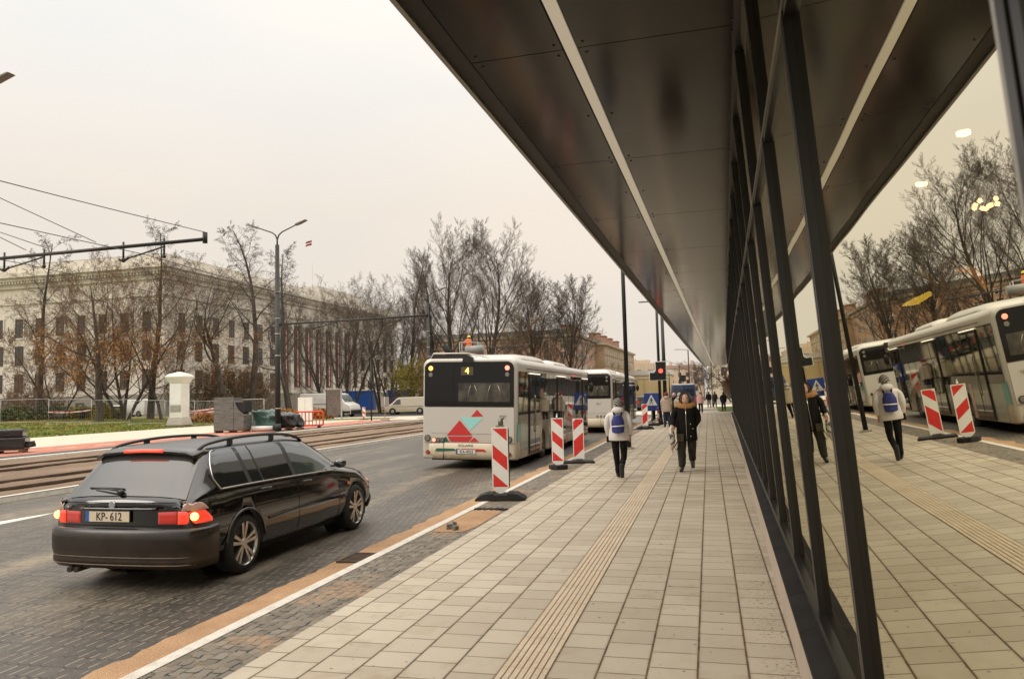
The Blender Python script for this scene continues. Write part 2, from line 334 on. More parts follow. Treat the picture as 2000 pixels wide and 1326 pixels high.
def copy_tree(o, parent=None):
    c = o.copy(); C.objects.link(c)
    if parent: c.parent = parent
    for ch in list(o.children): copy_tree(ch, c)
    return c
def dup(o, loc, rz=0., label=None, scale=None, group=None):
    c = copy_tree(o); c.location = loc; c.rotation_euler = (0, 0, rz)
    if label: c['label'] = label
    if group: c['group'] = group
    if scale: c.scale = scale if hasattr(scale, '__len__') else tuple(q*scale for q in o.scale)
    return c
def baked(o):
    dg = bpy.context.evaluated_depsgraph_get(); me = bpy.data.meshes.new_from_object(o.evaluated_get(dg), depsgraph=dg)
    for m in list(o.modifiers): o.modifiers.remove(m)
    o.data = me; return o
def text(s, size, m, T, parent, name='lettering', ext=.002, sx=1., align='CENTER'):
    cu = bpy.data.curves.new(name, 'FONT'); cu.body = s; cu.size = size; cu.extrude = ext; cu.align_x = align; cu.align_y = 'CENTER'
    t = bpy.data.objects.new(name, cu); C.objects.link(t)
    dg = bpy.context.evaluated_depsgraph_get(); me = bpy.data.meshes.new_from_object(t.evaluated_get(dg), depsgraph=dg)
    bpy.data.objects.remove(t); me.name = name
    me.transform(T @ Matrix.Diagonal((sx, 1, 1, 1)))
    me.materials.clear(); me.materials.append(m)
    o = bpy.data.objects.new(name, me); C.objects.link(o); o.parent = parent; return o
RX = Matrix.Rotation(R(90), 4, 'X')          # text standing, read when looking along +Y
def TR(x, y, z): return Matrix.Translation((x, y, z))
# ================================================================== setting: ground sheets
RZ = -.12                                   # road level; the pavement is at 0
def sheet(name, x0, x1, y0, y1, z, m, nx=1, ny=1, zf=None, kind='structure'):
    mb = MB(); mb.grid(lambda u, v: (x0+(x1-x0)*u, y0+(y1-y0)*v, z if zf is None else zf(x0+(x1-x0)*u, y0+(y1-y0)*v)), nx, ny, smooth=False)
    return struct(mb, name, m, kind)
def parkz(x, y):
    t = max(0, min(1, (-39-x)/22)); return -.11+.6*t*t*(3-2*t)
FARG = mat('distant_ground', (.20, .175, .13), .9, var=.3, vs=.05)
ASPH = mat('asphalt', (.050, .047, .043), .75, var=.25, vs=2.5, bump=.3, bs=90)
CONSL = mat('pale_plaza_paving', (.50, .44, .345), .85, var=.12, vs=1.2, bump=.2)
REDBL = mat('red_block_paving', (.40, .155, .10), .85, var=.3, vs=1.5)
sheet('ground', -1500, 1500, -400, 2500, -.20, FARG)
sheet('pavement', -3.0, 2.6, -6, 62, 0, PAVE)
def cobf(x, y): return -.002+.006*math.sin(y*1.3+x*4)
sheet('cobbled_strip', -3.54, -3.0, -6, 62, -.002, COB)
mb = MB(); mb.box(-3.65, -3.54, -6, 62, -.3, .004); 
for k in range(0): pass
struct(mb, 'kerb', CONCL)
sheet('road', -13.5, -3.65, -30, 64, RZ, ROAD)
mb = MB()                                    # sand swept along the kerb, ragged outer edge
mb.grid(lambda u, v: (-3.655-(1-u)*(.52+.10*noise.noise(Vector((v*95, 3, 0)))+.05*noise.noise(Vector((v*400, 9, 0)))), -6+60*v, RZ+.004+.016*u+.006*noise.noise(Vector((u*3, v*300, 1)))), 5, 420)
struct(mb, 'sand_strip', SAND)
# tactile guide strip: six raised ribs on a base course
TACT = m_sand('tactile_paving', (.56, .45, .32), (.68, .56, .42)); TACT.node_tree.nodes['Principled BSDF'].inputs['Roughness'].default_value = .8
TBASE = mat('tactile_base', (.34, .25, .16), .9, var=.35, vs=4)
mb = MB(); mb.box(-1.335, -1.025, -6, 60, -.05, .003)
struct(mb, 'tactile_base_course', TBASE)
mb = MB()
for i in range(7):
    x = -1.324+i*.0432
    y = -6.
    while y < 58:
        mb.box(x, x+.034, y, y+.294, -.02, .009); y += .300 if int(y*3) % 1 == 0 else .3
struct(mb, 'tactile_strip', TACT)
# where setts are missing: sandy hole with a few loose setts
mb = MB(); pts = []
for i in range(40):
    a = 2*math.pi*i/40; r = 1+.22*noise.noise(Vector((math.cos(a)*2, math.sin(a)*2, 5)))
    pts.append((-3.28+.245*max(-1, min(1, 1.25*math.cos(a)*r)), 10.35+.95*max(-1, min(1, 1.15*math.sin(a)*r))))
mb.add([(-3.28, 10.35, .004)]+[(x, y, .003) for x, y in pts], [(0, i+1, (i+1) % 40+1) for i in range(40)])
struct(mb, 'sand_patch', SAND)
SETT = mat('grey_granite', (.17, .155, .13), .85, var=.3, vs=12, bump=.4)
for k, (x, y, a, s_) in enumerate(((-3.33, 9.62, .3, .09), (-3.24, 9.55, 1.1, .07), (-3.38, 9.9, .7, .06))):
    mb = MB(); mb.cbox((0, 0, s_*.4), (s_, s_*.9, s_*.8)); o = mb.build('loose_sett', SETT, loc=(x, y, .004), bevel=.006); o.rotation_euler = (.1, .15*k, a)
    tag(o, ['largest loose grey granite sett lying in the sandy gap beside the kerb', 'smaller loose sett touching the biggest one in the sandy gap', 'smallest loose sett, apart from the others nearer the kerb'][k], 'paving stone', 'loose setts in the sandy gap')
mb = MB()                                    # broken edge of the remaining setts
for i in range(16):
    mb.cbox((-3.50+i*.032, 11.32+.05*math.sin(i*2.1), .010), (.034, .08, .02), rz=.2*math.sin(i*5))
tag(mb.build('rubber_edge', BLACK), 'crumbled black edge of the sett paving at the far end of the sandy gap', 'edging')
# drain grate in the road beside the kerb
t_ = thing('drain_grate', 'rusty iron drain grate in the road beside the kerb', 'drain grate', (-3.93, 8.25, RZ+.01)); t_.scale = (.85, .8, 1)
RUST = mat('rusty_iron', (.10, .07, .05), .8, metal=.4, var=.4, vs=10)
mb = MB(); mb.box(-.24, .24, -.30, -.26, -.02, .022); mb.box(-.24, .24, .26, .30, -.02, .022); mb.box(-.24, -.20, -.26, .26, -.02, .022); mb.box(.20, .24, -.26, .26, -.02, .022); mb.build('frame', RUST, t_)
mb = MB(); mb.box(-.2, .2, -.26, .26, -.02, -.012)
for i in range(9): mb.box(-.2, .2, -.24+i*.056, -.215+i*.056, -.012, .016)
mb.build('bars', RUST, t_)
# manhole patch far left on the road
mb = MB(); mb.prism([(-.16, -1.6), (.14, -1.6), (.15, -.2), (.10, .55), (.0, .95), (-.07, .5), (-.15, -.3)], .0, .006, 'z')
struct(mb, 'road_marking', mat('worn_white_marking', (.60, .56, .49), .7, var=.15, vs=6), loc=(-11.15, 10.25, RZ))
# left kerb, track bed, far kerb, cycle path, far pavement
mb = MB(); mb.grid(lambda u, v: (-13.6+.16*u, -30+126*v, 0), 1, 90, smooth=False); mb.box(-13.62, -13.45, -30, 62, -.3, -.01)
struct(mb, 'kerb_by_track', CONCL)
sheet('track_bed', -24.0, -13.62, -30, 62, -.06, TRACK, 40, 240, zf=lambda x, y: -.10+.035*noise.noise(Vector((x*1.2, y*.5, 0)))+.02*noise.noise(Vector((x*4, y*2, 3))))
RAILM = mat('rail_steel', (.12, .085, .06), .5, metal=.6, var=.3, vs=3)
for k, x in enumerate((-15.35, -16.87, -20.0, -21.52)):
    mb = MB(); mb.box(-.026, .026, -30, 62, -.10, .0); mb.box(.032, .046, -30, 62, -.05, -.006)
    tag(mb.build('tram_rail', RAILM, loc=(x, 0, -.035)), ['tram rail nearest the road and the black estate car', 'second tram rail from the road, inner rail of the nearer track', 'third tram rail from the road, inner rail of the farther track', 'tram rail farthest from the road, beside the far kerb'][k], 'rail', 'tram rails in the brown track bed')
mb = MB(); mb.box(-24.35, -24.0, -30, 62, -.3, -.035); struct(mb, 'far_kerb', CONCL)
sheet('asphalt_strip', -25.7, -24.35, -30, 62, -.06, ASPH)
sheet('cycle_path', -29.6, -25.7, -30, 62, -.055, REDBL)
mb = MB()
for i in range(34): mb.box(-27.7, -27.58, -14+i*2.2, -12.9+i*2.2, -.056, -.051)
struct(mb, 'cycle_path_marking', WHITEP)
sheet('far_pavement', -40, -29.6, -30, 62, -.06, CONSL)
sheet('plaza', -62, -2.6, 62, 74.5, -.055, CONSL)
sheet('verge', -42, -29, 64.6, 69.5, -.035, GRASS)
sheet('traffic_island', -26.0, -20.0, 66, 70, -.035, GRASS)
sheet('asphalt_patch', -21.2, -13.62, 52, 61.9, -.03, ASPH)
sheet('cross_street', -140, 40, 74.5, 92, -.09, ASPH)
sheet('park_lawn', -160, -40, -60, 74, 0, GRASS, 60, 70, zf=lambda x, y: parkz(x, y)+.04*noise.noise(Vector((x*.3, y*.3, 2))))
sheet('park_path', -150, -50.5, 52, 58, 0, mat('pinkish_path', (.42, .31, .22), .9, var=.12, vs=1.), 60, 6, zf=lambda x, y: parkz(x, y)+.07)
sheet('park_ground', -160, -30, 92, 260, .0, mat('leaf_strewn_ground', (.14, .10, .05), .95, var=.4, vs=.6))
sheet('far_road', -14, -4, 92, 700, -.05, ASPH)
sheet('forecourt', -2.6, 40, 62, 100, -.02, CONSL)
sheet('front_lawn', .75, 30, 66.5, 84, .01, mat('bright_lawn', (.16, .21, .035), .9, var=.2, vs=.6))
sheet('far_lawn', -100, -14.5, 92.5, 98, .04, GRASS)
# ================================================================== the glass building with its canopy
BA = R(1.12)
bu = Vector((math.sin(BA), math.cos(BA), 0)); bv = Vector((bu.y, -bu.x, 0))
BT = Matrix(((bv.x, bu.x, 0, 0), (bv.y, bu.y, 0, 0), (0, 0, 1, 0), (0, 0, 0, 1)))      # local (v, u, z) -> world
bld = thing('glass_building', 'modern dark building with leaning mirror glazing and a long overhanging canopy', 'building', (0, 0, 0), -BA)
U0, U1, ZS, ZB = -4.8, 88., 4.5, .40; UF = 51.17
VB, VT = .50, .235                                                                       # glazing line at sill and at soffit
def gv(z): return VB+(VT-VB)*(z-ZB)/(ZS-ZB)
SOFD = mat('canopy_edge_dark', (.020, .016, .012), .5, metal=.4)
mb = MB()
nP = int((U1-U0)/3.1)+1; v0s, v1s = (-1.93, -1.145), (-1.02, .36)
off = 5.98-3.1*4
k = 0
for i in range(nP+1):
    a = off+3.1*i; b_ = a+3.1
    if b_ < U0 or a > U1: continue
    a = max(a, U0); b_ = min(b_, U1)
    for (va, vb) in (v0s, v1s): mb.box(va, vb, a+.006, b_-.006, ZS, ZS+.03)
mb.build('soffit', SOFF, bld, fix=True)
mb = MB(); mb.box(-1.142, -1.10, U0, U1, ZS+.012, ZS+.05); mb.box(-1.065, -1.023, U0, U1, ZS+.012, ZS+.05); mb.box(-2.03, -1.94, U0, U1, ZS+.05, ZS+.08); mb.box(-2.0, .4, U0, U1, ZS+.085, ZS+.12)
mb.build('soffit_backing', SOFD, bld)
mb = MB(); mb.box(-1.128, -1.032, U0, U1, ZS-.004, ZS+.010)
mb.build('light_strip', mat('light_strip_diffuser', (.62, .57, .47), .4, emit=(1, .90, .70), es=.16), bld)
mb = MB()
for i in range(nP*2+1):
    a = off+1.55*i
    if a < U0 or a > U1: continue
    for vv in (-1.86, -1.20, -.965, .18):
        for du in ((-.10, .10) if i % 2 == 0 else (0,)):
            if a+du > 45: continue
            mb.cyl((vv, a+du, ZS-.006), (vv, a+du, ZS+.001), .013, n=8)
mb.build('bolts', BLKMET, bld)['kind'] = 'stuff'
mb = MB(); mb.box(-2.13, -2.09, U0, U1, ZS-.03, ZS+.72); mb.build('fascia', mat('fascia_metal', (.30, .285, .25), .4, metal=.5, var=.1, vs=1), bld)
mb = MB(); mb.box(-2.085, -1.935, U0, U1, ZS-.005, ZS+.045); mb.build('drip_channel', SOFD, bld)
mb = MB(); mb.box(-2.08, 9, U0, U1, ZS+.16, ZS+.7); mb.build('roof', BLKMET, bld)
# far end return of the canopy
PLI = mat('plinth_stone', (.42, .34, .27), .6, var=.12, vs=2, bump=.1)
SILL = mat('dark_sill', (.016, .014, .012), .8, spec=.2, var=.4, vs=3)
mb = MB(); a = U0; 
while a < UF-.01:
    b_ = min(a+.80, UF); mb.box(.36, .60, a+.002, b_-.002, -.2, .275); a += .80
mb.build('plinth', PLI, bld, bevel=0)
mb = MB(); a = U0
while a < UF-.01:
    b_ = min(a+.80, UF); mb.prism([(.355, .278), (.355, .305), (.50, .355), (.56, .355), (.56, .278)], a+.003, b_-.003, 'y'); a += .80
mb.build('sill', SILL, bld)
MULL = BLKGLOSS
proto = None
nm = 0; uM = []
a = 3.17; uM = [-3.7, -2.1, -.55, 1.03]
while a < UF+.01: uM.append(a); a += 1.6
def slab_between(mb, u0, u1, z0, z1, o0, o1, mi=0):
    """box lying in the leaning glazing plane; o = offset towards the street"""
    P = []
    for z in (z0, z1):
        v = gv(z)
        for u in (u0, u1):
            for o in (o0, o1): P.append((v-o, u, z))
    mb.add(P, [(0, 1, 3, 2), (4, 6, 7, 5), (0, 4, 5, 1), (2, 3, 7, 6), (0, 2, 6, 4), (1, 5, 7, 3)], mi)
FRAME = mat('mullion_side_aluminium', (.085, .075, .058), .38, metal=.55)
me_m = None
for i, u in enumerate(uM):
    if me_m is None:
        mb = MB(); slab_between(mb, -.036, -.008, ZB-.02, ZS, -.01, .036); slab_between(mb, -.0078, .0078, ZB-.02, ZS, -.01, .028, 1); slab_between(mb, .008, .036, ZB-.02, ZS, -.01, .036)
        o = mb.build('mullion', [MULL, FRAME], bld); me_m = o.data
    else: o = bpy.data.objects.new('mullion', me_m); C.objects.link(o); o.parent = bld
    o.location = (0, u, 0)
    if i < len(uM)-1:
        wu = uM[i+1]-u
        mb = MB(); w_ = .03; tilt = random.uniform(-.0022, .0022); tl2 = random.uniform(-.0015, .0015)
        z0, zt, z1 = ZB+.02, 3.2, ZS-.01
        P = [(gv(z)+(uu-wu/2)*tilt+(z-2)*tl2, uu, z) for z in (z0, zt-.02) for uu in (w_, wu-w_)]
        mb.add(P, [(0, 1, 3, 2)])
        P = [(gv(z)+(uu-wu/2)*tilt*.5-(z-3)*tl2, uu, z) for z in (zt+.02, z1) for uu in (w_, wu-w_)]
        mb.add(P, [(0, 1, 3, 2)])
        o = mb.build('glass_pane', GLASS, bld, fix=False); o.location = (0, u, 0)
mb = MB()
slab_between(mb, U0, UF, 3.165, 3.235, -.02, .03); slab_between(mb, U0, UF, ZB-.05, ZB+.03, -.03, .05); slab_between(mb, U0, UF, ZS-.06, ZS-.002, -.03, .05)
mb.build('transom', MULL, bld)
mb = MB(); slab_between(mb, U0, UF, 3.195, 3.207, .032, .040); mb.build('transom_trim', mat('trim_strip', (.45, .42, .35), .3, metal=.9), bld)
mb = MB(); slab_between(mb, 1.085, 1.13, ZB, ZS-.06, -.005, .018); mb.build('pale_strip', mat('pale_strip_metal', (.42, .40, .36), .4, metal=.4), bld)  # pale metal strip set just beyond the near mullion
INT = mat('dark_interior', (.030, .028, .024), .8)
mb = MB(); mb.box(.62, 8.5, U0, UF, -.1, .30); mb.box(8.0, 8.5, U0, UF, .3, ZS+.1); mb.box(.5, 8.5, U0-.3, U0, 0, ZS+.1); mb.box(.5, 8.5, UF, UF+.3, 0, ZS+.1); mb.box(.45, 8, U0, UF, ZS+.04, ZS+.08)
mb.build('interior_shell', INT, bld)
# inside lamps seen through the glass
YL = mat('yellow_interior_light', (1, .8, .2), .5, emit=(1, .62, .06), es=7.); ORL = mat('orange_interior_light', (1, .5, .2), .5, emit=(1, .36, .08), es=2.2)
WARM = mat('warm_lamp_glow', (1, .7, .4), .5, emit=(1, .62, .28), es=38.)
def ray_at(px, py, dv):
    d = fwd+r2*((px-1000)/1500)-u2*((py-663)/1500); t = dv/d.dot(bv); return Vector((0, 0, 1.7))+d*t
pt = ray_at(1925, 400, 1.15)                 # chandelier position measured off the photograph, placed inside the room
ch = thing('chandelier', 'glowing cluster chandelier of round bulbs hanging inside behind the glass', 'chandelier', tuple(pt))
mb = MB(); mb.cyl((0, 0, .05), (0, 0, max(.2, 4.5-pt.z)), .006, n=6); mb.build('stem', BLKMET, ch)
mb = MB()
for k in range(9):
    a = k*2*math.pi/8; mb.ball((.045*math.cos(a)*(k < 8), .045*math.sin(a)*(k < 8), .02*math.sin(k*3)), .011, 8, 6)
mb.build('bulbs', WARM, ch)
for k, (px, py, lb) in enumerate(((1882, 264, 'small warm ceiling lamp inside the glass, the higher of two near the chandelier'), (1800, 363, 'small warm ceiling lamp inside the glass, the lower one farther from the chandelier'))):
    p = ray_at(px, py, 1.3); mb = MB(); mb.cyl((0, 0, 0), (0, 0, .02), .035, n=14); o = mb.build('ceiling_lamp', WARM, loc=tuple(p)); tag(o, lb, 'lamp', 'lamps inside the glass building')
def inside_lamp(pts, r, m, label):
    P = [ray_at(px, py, dv) for px, py, dv in pts]; o = P[0]; mb = MB(); mb.tube([p-o for p in P], r, 8)
    return tag(mb.build('interior_lamp', m, loc=tuple(o)), label, 'lamp')
inside_lamp([(1765, 596, 1.5), (1790, 588, 1.52), (1815, 574, 1.55)], [.012, .03, .022], YL, 'blurred yellow lamp glowing inside the glass above the reflected bus roof')
inside_lamp([(1868, 528, 1.5), (1892, 526, 1.5), (1912, 540, 1.5), (1924, 562, 1.5)], [.012, .022, .022, .012], ORL, 'orange curved lamp inside the glass above the reflected bus roof')
# ================================================================== vehicles
def pw(xs, ys):
    """monotone-ish cubic interpolation"""
    xs = list(xs); ys = list(ys); n = len(xs)
    d = [(ys[i+1]-ys[i])/(xs[i+1]-xs[i]) for i in range(n-1)]
    m = [d[0]]+[0 if d[i-1]*d[i] <= 0 else 2*d[i-1]*d[i]/(d[i-1]+d[i]) for i in range(1, n-1)]+[d[-1]]
    def f(x):
        if x <= xs[0]: return ys[0]
        if x >= xs[-1]: return ys[-1]
        i = 0
        while x > xs[i+1]: i += 1
        h = xs[i+1]-xs[i]; t = (x-xs[i])/h
        return (2*t**3-3*t**2+1)*ys[i]+(t**3-2*t**2+t)*h*m[i]+(-2*t**3+3*t**2)*ys[i+1]+(t**3-t**2)*h*m[i+1]
    return f
class Body:
    """lofted vehicle body; stations along y from the tail. cols: y, zb, ws, wm, wb, zbelt, wt, ze, zc"""
    def __init__(s, st, tail=.07, bend=.7, nose=.10, Ln=4.48):
        s.st = st; ys = [r[0] for r in st]; s.y0, s.y1 = ys[0], ys[-1]; s.tail, s.bendl, s.nose, s.Ln = tail, bend, nose, Ln
        s.fn = [pw(ys, [r[i] for r in st]) for i in range(1, 9)]
    def half(s, y):
        zb, ws, wm, wb, zt, wt, ze, zc = [f(y) for f in s.fn]
        zt = min(zt, ze-.02)
        lo = zb+(zt-zb)*.30; mi = zb+(zt-zb)*.62
        k = lambda a, b, t: a+(b-a)*t
        return [(0, zb), (ws-.06, zb), (ws-.01, zb+.02), (ws+(wm-ws)*.5, zb+.07), (wm, lo), (wm+.004, k(lo, mi, .5)), (wm, mi), (k(wm, wb, .45), k(mi, zt, .6)), (wb, zt-.03), (wb-.012, zt), (k(wb, wt, .12)-.012, k(zt, ze, .12)),
                (k(wb, wt, .45)-.003, k(zt, ze, .45)), (k(wb, wt, .8), k(zt, ze, .8)), (wt-.004, ze-.03), (wt-.03, ze-.004), (wt-.09, k(ze, zc, .35)), (wt*.55, k(ze, zc, .82)), (0, zc)]
    def defo(s, p):
        x, y, z = p; f = max(0, 1-(y-s.y0)/s.bendl); g = max(0, 1-(s.Ln-y)/.9)
        q = (abs(x)/.86)
        return (x, y+s.tail*q**2.5*f-s.nose*q**2.6*g, z)
    def mesh(s, mats, parent, name='body', dy=.07, cut=None):
        ys = []; y = s.y0
        while y < s.y1-1e-4: ys.append(y); y += dy if (y > s.y0+.3 and y < s.y1-.35) else .03
        ys.append(s.y1); rings = []
        for y in ys:
            h = s.half(y); rings.append([s.defo((x, y, z)) for x, z in h]+[s.defo((-x, y, z)) for x, z in h[-2:0:-1]])
        mb = MB(); mb.rings(rings, caps=False)
        n = len(rings[0])
        for rr in (rings[0], rings[-1]):         # caps as strips between mirrored points
            k = n//2; m = [list(rr[:k+1]), [rr[0]]+list(rr[:k-1:-1])]
            nn = 8; G = [[tuple(Vector(m[0][i]).lerp(Vector(m[1][i]), j/nn)) for j in range(nn+1)] for i in range(k+1)]
            G = [[s.capb(p, rr is rings[0]) for p in row] for row in G]
            mb.add([p for r in G for p in r], [(i*(nn+1)+j, (i+1)*(nn+1)+j, (i+1)*(nn+1)+j+1, i*(nn+1)+j+1) for i in range(k) for j in range(nn)], 0, True)
        o = mb.build(name, mats, parent)
        if cut:
            mc = MB()
            for (cy, cz, r, xin, xout) in cut:
                for sg in (-1, 1): mc.cyl((sg*xin, cy, cz), (sg*xout, cy, cz), r, n=40)
            co = mc.build('cutter', mats[0], parent); md = o.modifiers.new('b', 'BOOLEAN'); md.operation = 'DIFFERENCE'; md.solver = 'EXACT'; md.object = co
            baked(o); bpy.data.objects.remove(co)
        return o
    def capb(s, p, rear):
        # interior of the cap follows the plan curve as well
        x, y, z = p; q = abs(x)/.86
        yy = (s.y0+s.tail*q**2.5) if rear else (s.y1-s.nose*q**2.6*max(0, 1-(s.Ln-s.y1)/.9))
        return (x, yy, z)
    def X(s, y, z):
        h = s.half(y)[1:]
        for (a, b) in zip(h[1:], h[2:]):
            if a[1] <= z <= b[1] and b[1] > a[1]: return a[0]+(b[0]-a[0])*(z-a[1])/(b[1]-a[1])
        return h[-2][0]
    def Z(s, x, y):
        h = s.half(y); x = abs(x)
        for (a, b) in zip(h[8:], h[9:]):
            if b[0] <= x <= a[0] and a[0] > b[0]: return a[1]+(b[1]-a[1])*(a[0]-x)/(a[0]-b[0])
        return h[-1][1]
    def side_patch(s, mb, top, bot, y0, y1, sg, off=.004, n=16, m=6, mi=0):
        """panel on the flank between the curves bot(y) and top(y)"""
        def fn(u, v):
            y = y0+(y1-y0)*u; z = bot(y)+(top(y)-bot(y))*v; p = s.defo((s.X(y, z)+off, y, z)); return (sg*p[0], p[1], p[2])
        mb.grid(fn, n, m, mi); return mb
def wheel(parent, loc, sg, r=.315, wd=.21, rim=None, spokes=5, rr=.235, tyre=BLACK, dbl=True, dish=.02):
    """rim faces sg*x"""
    wv = bpy.data.objects.new('wheel', None); C.objects.link(wv); wv.parent = parent; wv.location = loc
    me = MB(); prof = [(-wd/2, rr-.02), (-wd/2, rr+.005), (-wd/2+.01, r-.035), (-wd/2+.035, r-.006), (-wd*.2, r), (wd*.2, r), (wd/2-.035, r-.006), (wd/2-.01, r-.035), (wd/2, rr+.005), (wd/2, rr-.02)]
    n = 40; rings = [[(a, b*math.cos(2*math.pi*j/n), b*math.sin(2*math.pi*j/n)) for j in range(n)] for a, b in prof]
    me.rings(rings, caps=False); me.build('tyre', tyre, wv)
    me = MB(); xo = sg*wd/2
    prof = [(xo*.98, rr), (xo*1.0, rr-.004), (xo*.97, rr-.018), (xo*.6, rr-.03), (-xo*.9, rr-.02)]
    me.rings([[(a, b*math.cos(2*math.pi*j/n), b*math.sin(2*math.pi*j/n)) for j in range(n)] for a, b in prof], caps=False)
    for k in range(spokes):
        a0 = 2*math.pi*k/spokes+.31
        for d in ((-.17, .17) if dbl else (0,)):
            a = a0+d*1.5; b = a0+d*1.05 if dbl else a0
            ri, ro = .045, rr-.008; h1, h2 = (.013, .020) if dbl else (.03, .045)
            pi = (ri*math.cos(a), ri*math.sin(a)); po = (ro*math.cos(b), ro*math.sin(b)); dx, dy = po[0]-pi[0], po[1]-pi[1]; l = math.hypot(dx, dy); nx, ny = -dy/l, dx/l
            P = []
            for (p, h, xx) in ((pi, h1, xo*.80), (po, h2, xo*.93)):
                for s_ in (-1, 1):
                    for q in (0, -sg*.022): P.append((xx+q, p[0]+nx*h*s_, p[1]+ny*h*s_))
            me.add(P, [(0, 2, 3, 1), (4, 5, 7, 6), (0, 4, 6, 2), (1, 3, 7, 5), (0, 1, 5, 4), (2, 6, 7, 3)])
    me.cyl((xo*.7, 0, 0), (xo*.86, 0, 0), .058, .045, n=20)
    me.build('rim', rim or ALU, wv)
    me = MB(); me.cyl((xo*.1, 0, 0), (xo*.2, 0, 0), rr-.03, n=24); me.build('brake_disc', BLKMET, wv)
    return wv
RED_LIT = mat('red_lamp_lit', (.55, .02, .01), .2, emit=(1, .07, .03), es=.55, coat=1)
RED_LENS = mat('red_lens', (.42, .02, .014), .12, coat=1, emit=(1, .04, .01), es=.10)
AMB_LIT = mat('amber_hot_spot', (1, .5, .1), .3, emit=(1, .46, .10), es=4.2)
CLEARL = mat('clear_lens', (.46, .27, .21), .10, coat=1)
PLATE = mat('plate_face', (.62, .52, .38), .35, var=.08, vs=20)
INK = mat('black_ink', (.012, .012, .012), .5)
BLUE = mat('plate_blue', (.03, .09, .35), .4)
DARKIN = mat('wheel_well', (.006, .006, .005), .9)
# ---- black estate car
PAINT = m_dirtpaint('black_car_paint', (.0045, .004, .0035), (.05, .03, .015), .10, .42, rough=.08, coat=.8)
_pt = PAINT.node_tree; _pb = _pt.nodes['Principled BSDF']; _ps = N(_pt, 'ShaderNodeSeparateXYZ'); L(_pt, objvec(_pt), _ps.inputs[0]); _rf = ramp_(_pt, _ps.outputs[2], 1.30, 1.37, 0, 1); _old = _pb.inputs['Roughness'].links[0].from_socket; L(_pt, math_(_pt, 'ADD', _old, math_(_pt, 'MULTIPLY', _rf, .30)), _pb.inputs['Roughness']); L(_pt, math_(_pt, 'ADD', .05, math_(_pt, 'MULTIPLY', _rf, .28)), _pb.inputs['Coat Roughness'])
BUMPM = m_dirtpaint('dirty_black_bumper', (.006, .0042, .0025), (.055, .026, .009), .08, .66, rough=.22, coat=.12); BUMPM.node_tree.nodes['Principled BSDF'].inputs['Specular IOR Level'].default_value = .45
TRIM = mat('black_plastic_trim', (.012, .012, .011), .45)
car = thing('estate_car', 'black estate car with roof rails and lit brake lights, driving away on the dark paving', 'car', (-5.77, 6.46, RZ))
cb = Body([
 # y, zb, ws, wm, wb, zbelt, wt, ze, zc
 [.10, .34, .70, .79, .76, .80, .70, .835, .865],
 [.13, .33, .74, .82, .785, .84, .70, .865, .90],
 [.20, .32, .78, .845, .805, .89, .685, .935, .97],
 [.34, .30, .80, .862, .818, .92, .645, 1.085, 1.12],
 [.50, .28, .81, .868, .825, .925, .605, 1.245, 1.28],
 [.60, .26, .81, .87, .825, .925, .582, 1.335, 1.375],
 [.78, .24, .81, .87, .828, .925, .575, 1.355, 1.402],
 [1.4, .22, .80, .87, .832, .92, .570, 1.368, 1.418],
 [2.2, .21, .80, .87, .832, .905, .572, 1.362, 1.418],
 [2.62, .21, .80, .87, .828, .895, .580, 1.325, 1.392],
 [2.95, .22, .80, .868, .825, .885, .615, 1.205, 1.268],
 [3.22, .22, .80, .866, .82, .875, .665, 1.055, 1.105],
 [3.42, .23, .80, .862, .81, .862, .70, .945, .985],
 [3.60, .24, .80, .86, .80, .84, .71, .895, .935],
 [4.00, .25, .79, .85, .78, .79, .68, .835, .875],
 [4.25, .27, .76, .82, .74, .72, .62, .765, .80],
 [4.38, .30, .70, .77, .69, .64, .56, .68, .71],
 [4.44, .33, .66, .72, .64, .58, .52, .61, .64]], tail=.085)
AX0, AX1 = .99, 3.69
body = cb.mesh([PAINT], car, cut=[(AX0, .325, .352, .50, 1.2), (AX1, .325, .352, .50, 1.2)])
for cy in (AX0, AX1):
    for sg in (-1, 1):
        mb = MB(); mb.grid(lambda u, v: (sg*(.50+.33*v), cy+.362*math.cos(math.pi*1.25*u-.4), .315+.362*math.sin(math.pi*1.25*u-.4)), 16, 2)
        mb.prism([(cy+.36*math.cos(t/12*2*math.pi), .315+.36*math.sin(t/12*2*math.pi)) for t in range(12)], sg*.50, sg*.49, 'x')
        mb.build('wheel_well', DARKIN, car)
for cy in (AX0, AX1):
    for sg in (-1, 1): wheel(car, (sg*.752, cy, .318), sg, r=.322, wd=.225, rr=.248)
mb = MB()                                     # rear screen
zr_ = lambda x, y: cb.Z(x, y)
def rearfn(u, v):
    y = .150+(.555-.150)*v; hw = .715-.115*v; x = -hw+2*hw*u; p = cb.defo((x, y, cb.Z(x, y))); return (p[0], p[1]-.004, p[2]+.006)
mb.grid(rearfn, 16, 10); mb.build('rear_window', GREYGL, car)
def wsf(u, v):
    y = 2.70+(3.44-2.70)*v; hw = .53+.12*v; x = -hw+2*hw*u; p = cb.defo((x, y, cb.Z(x, y))); return (p[0], p[1]+.004, p[2]+.006)
mb = MB(); mb.grid(wsf, 14, 10); mb.build('windscreen', DGLASS, car)
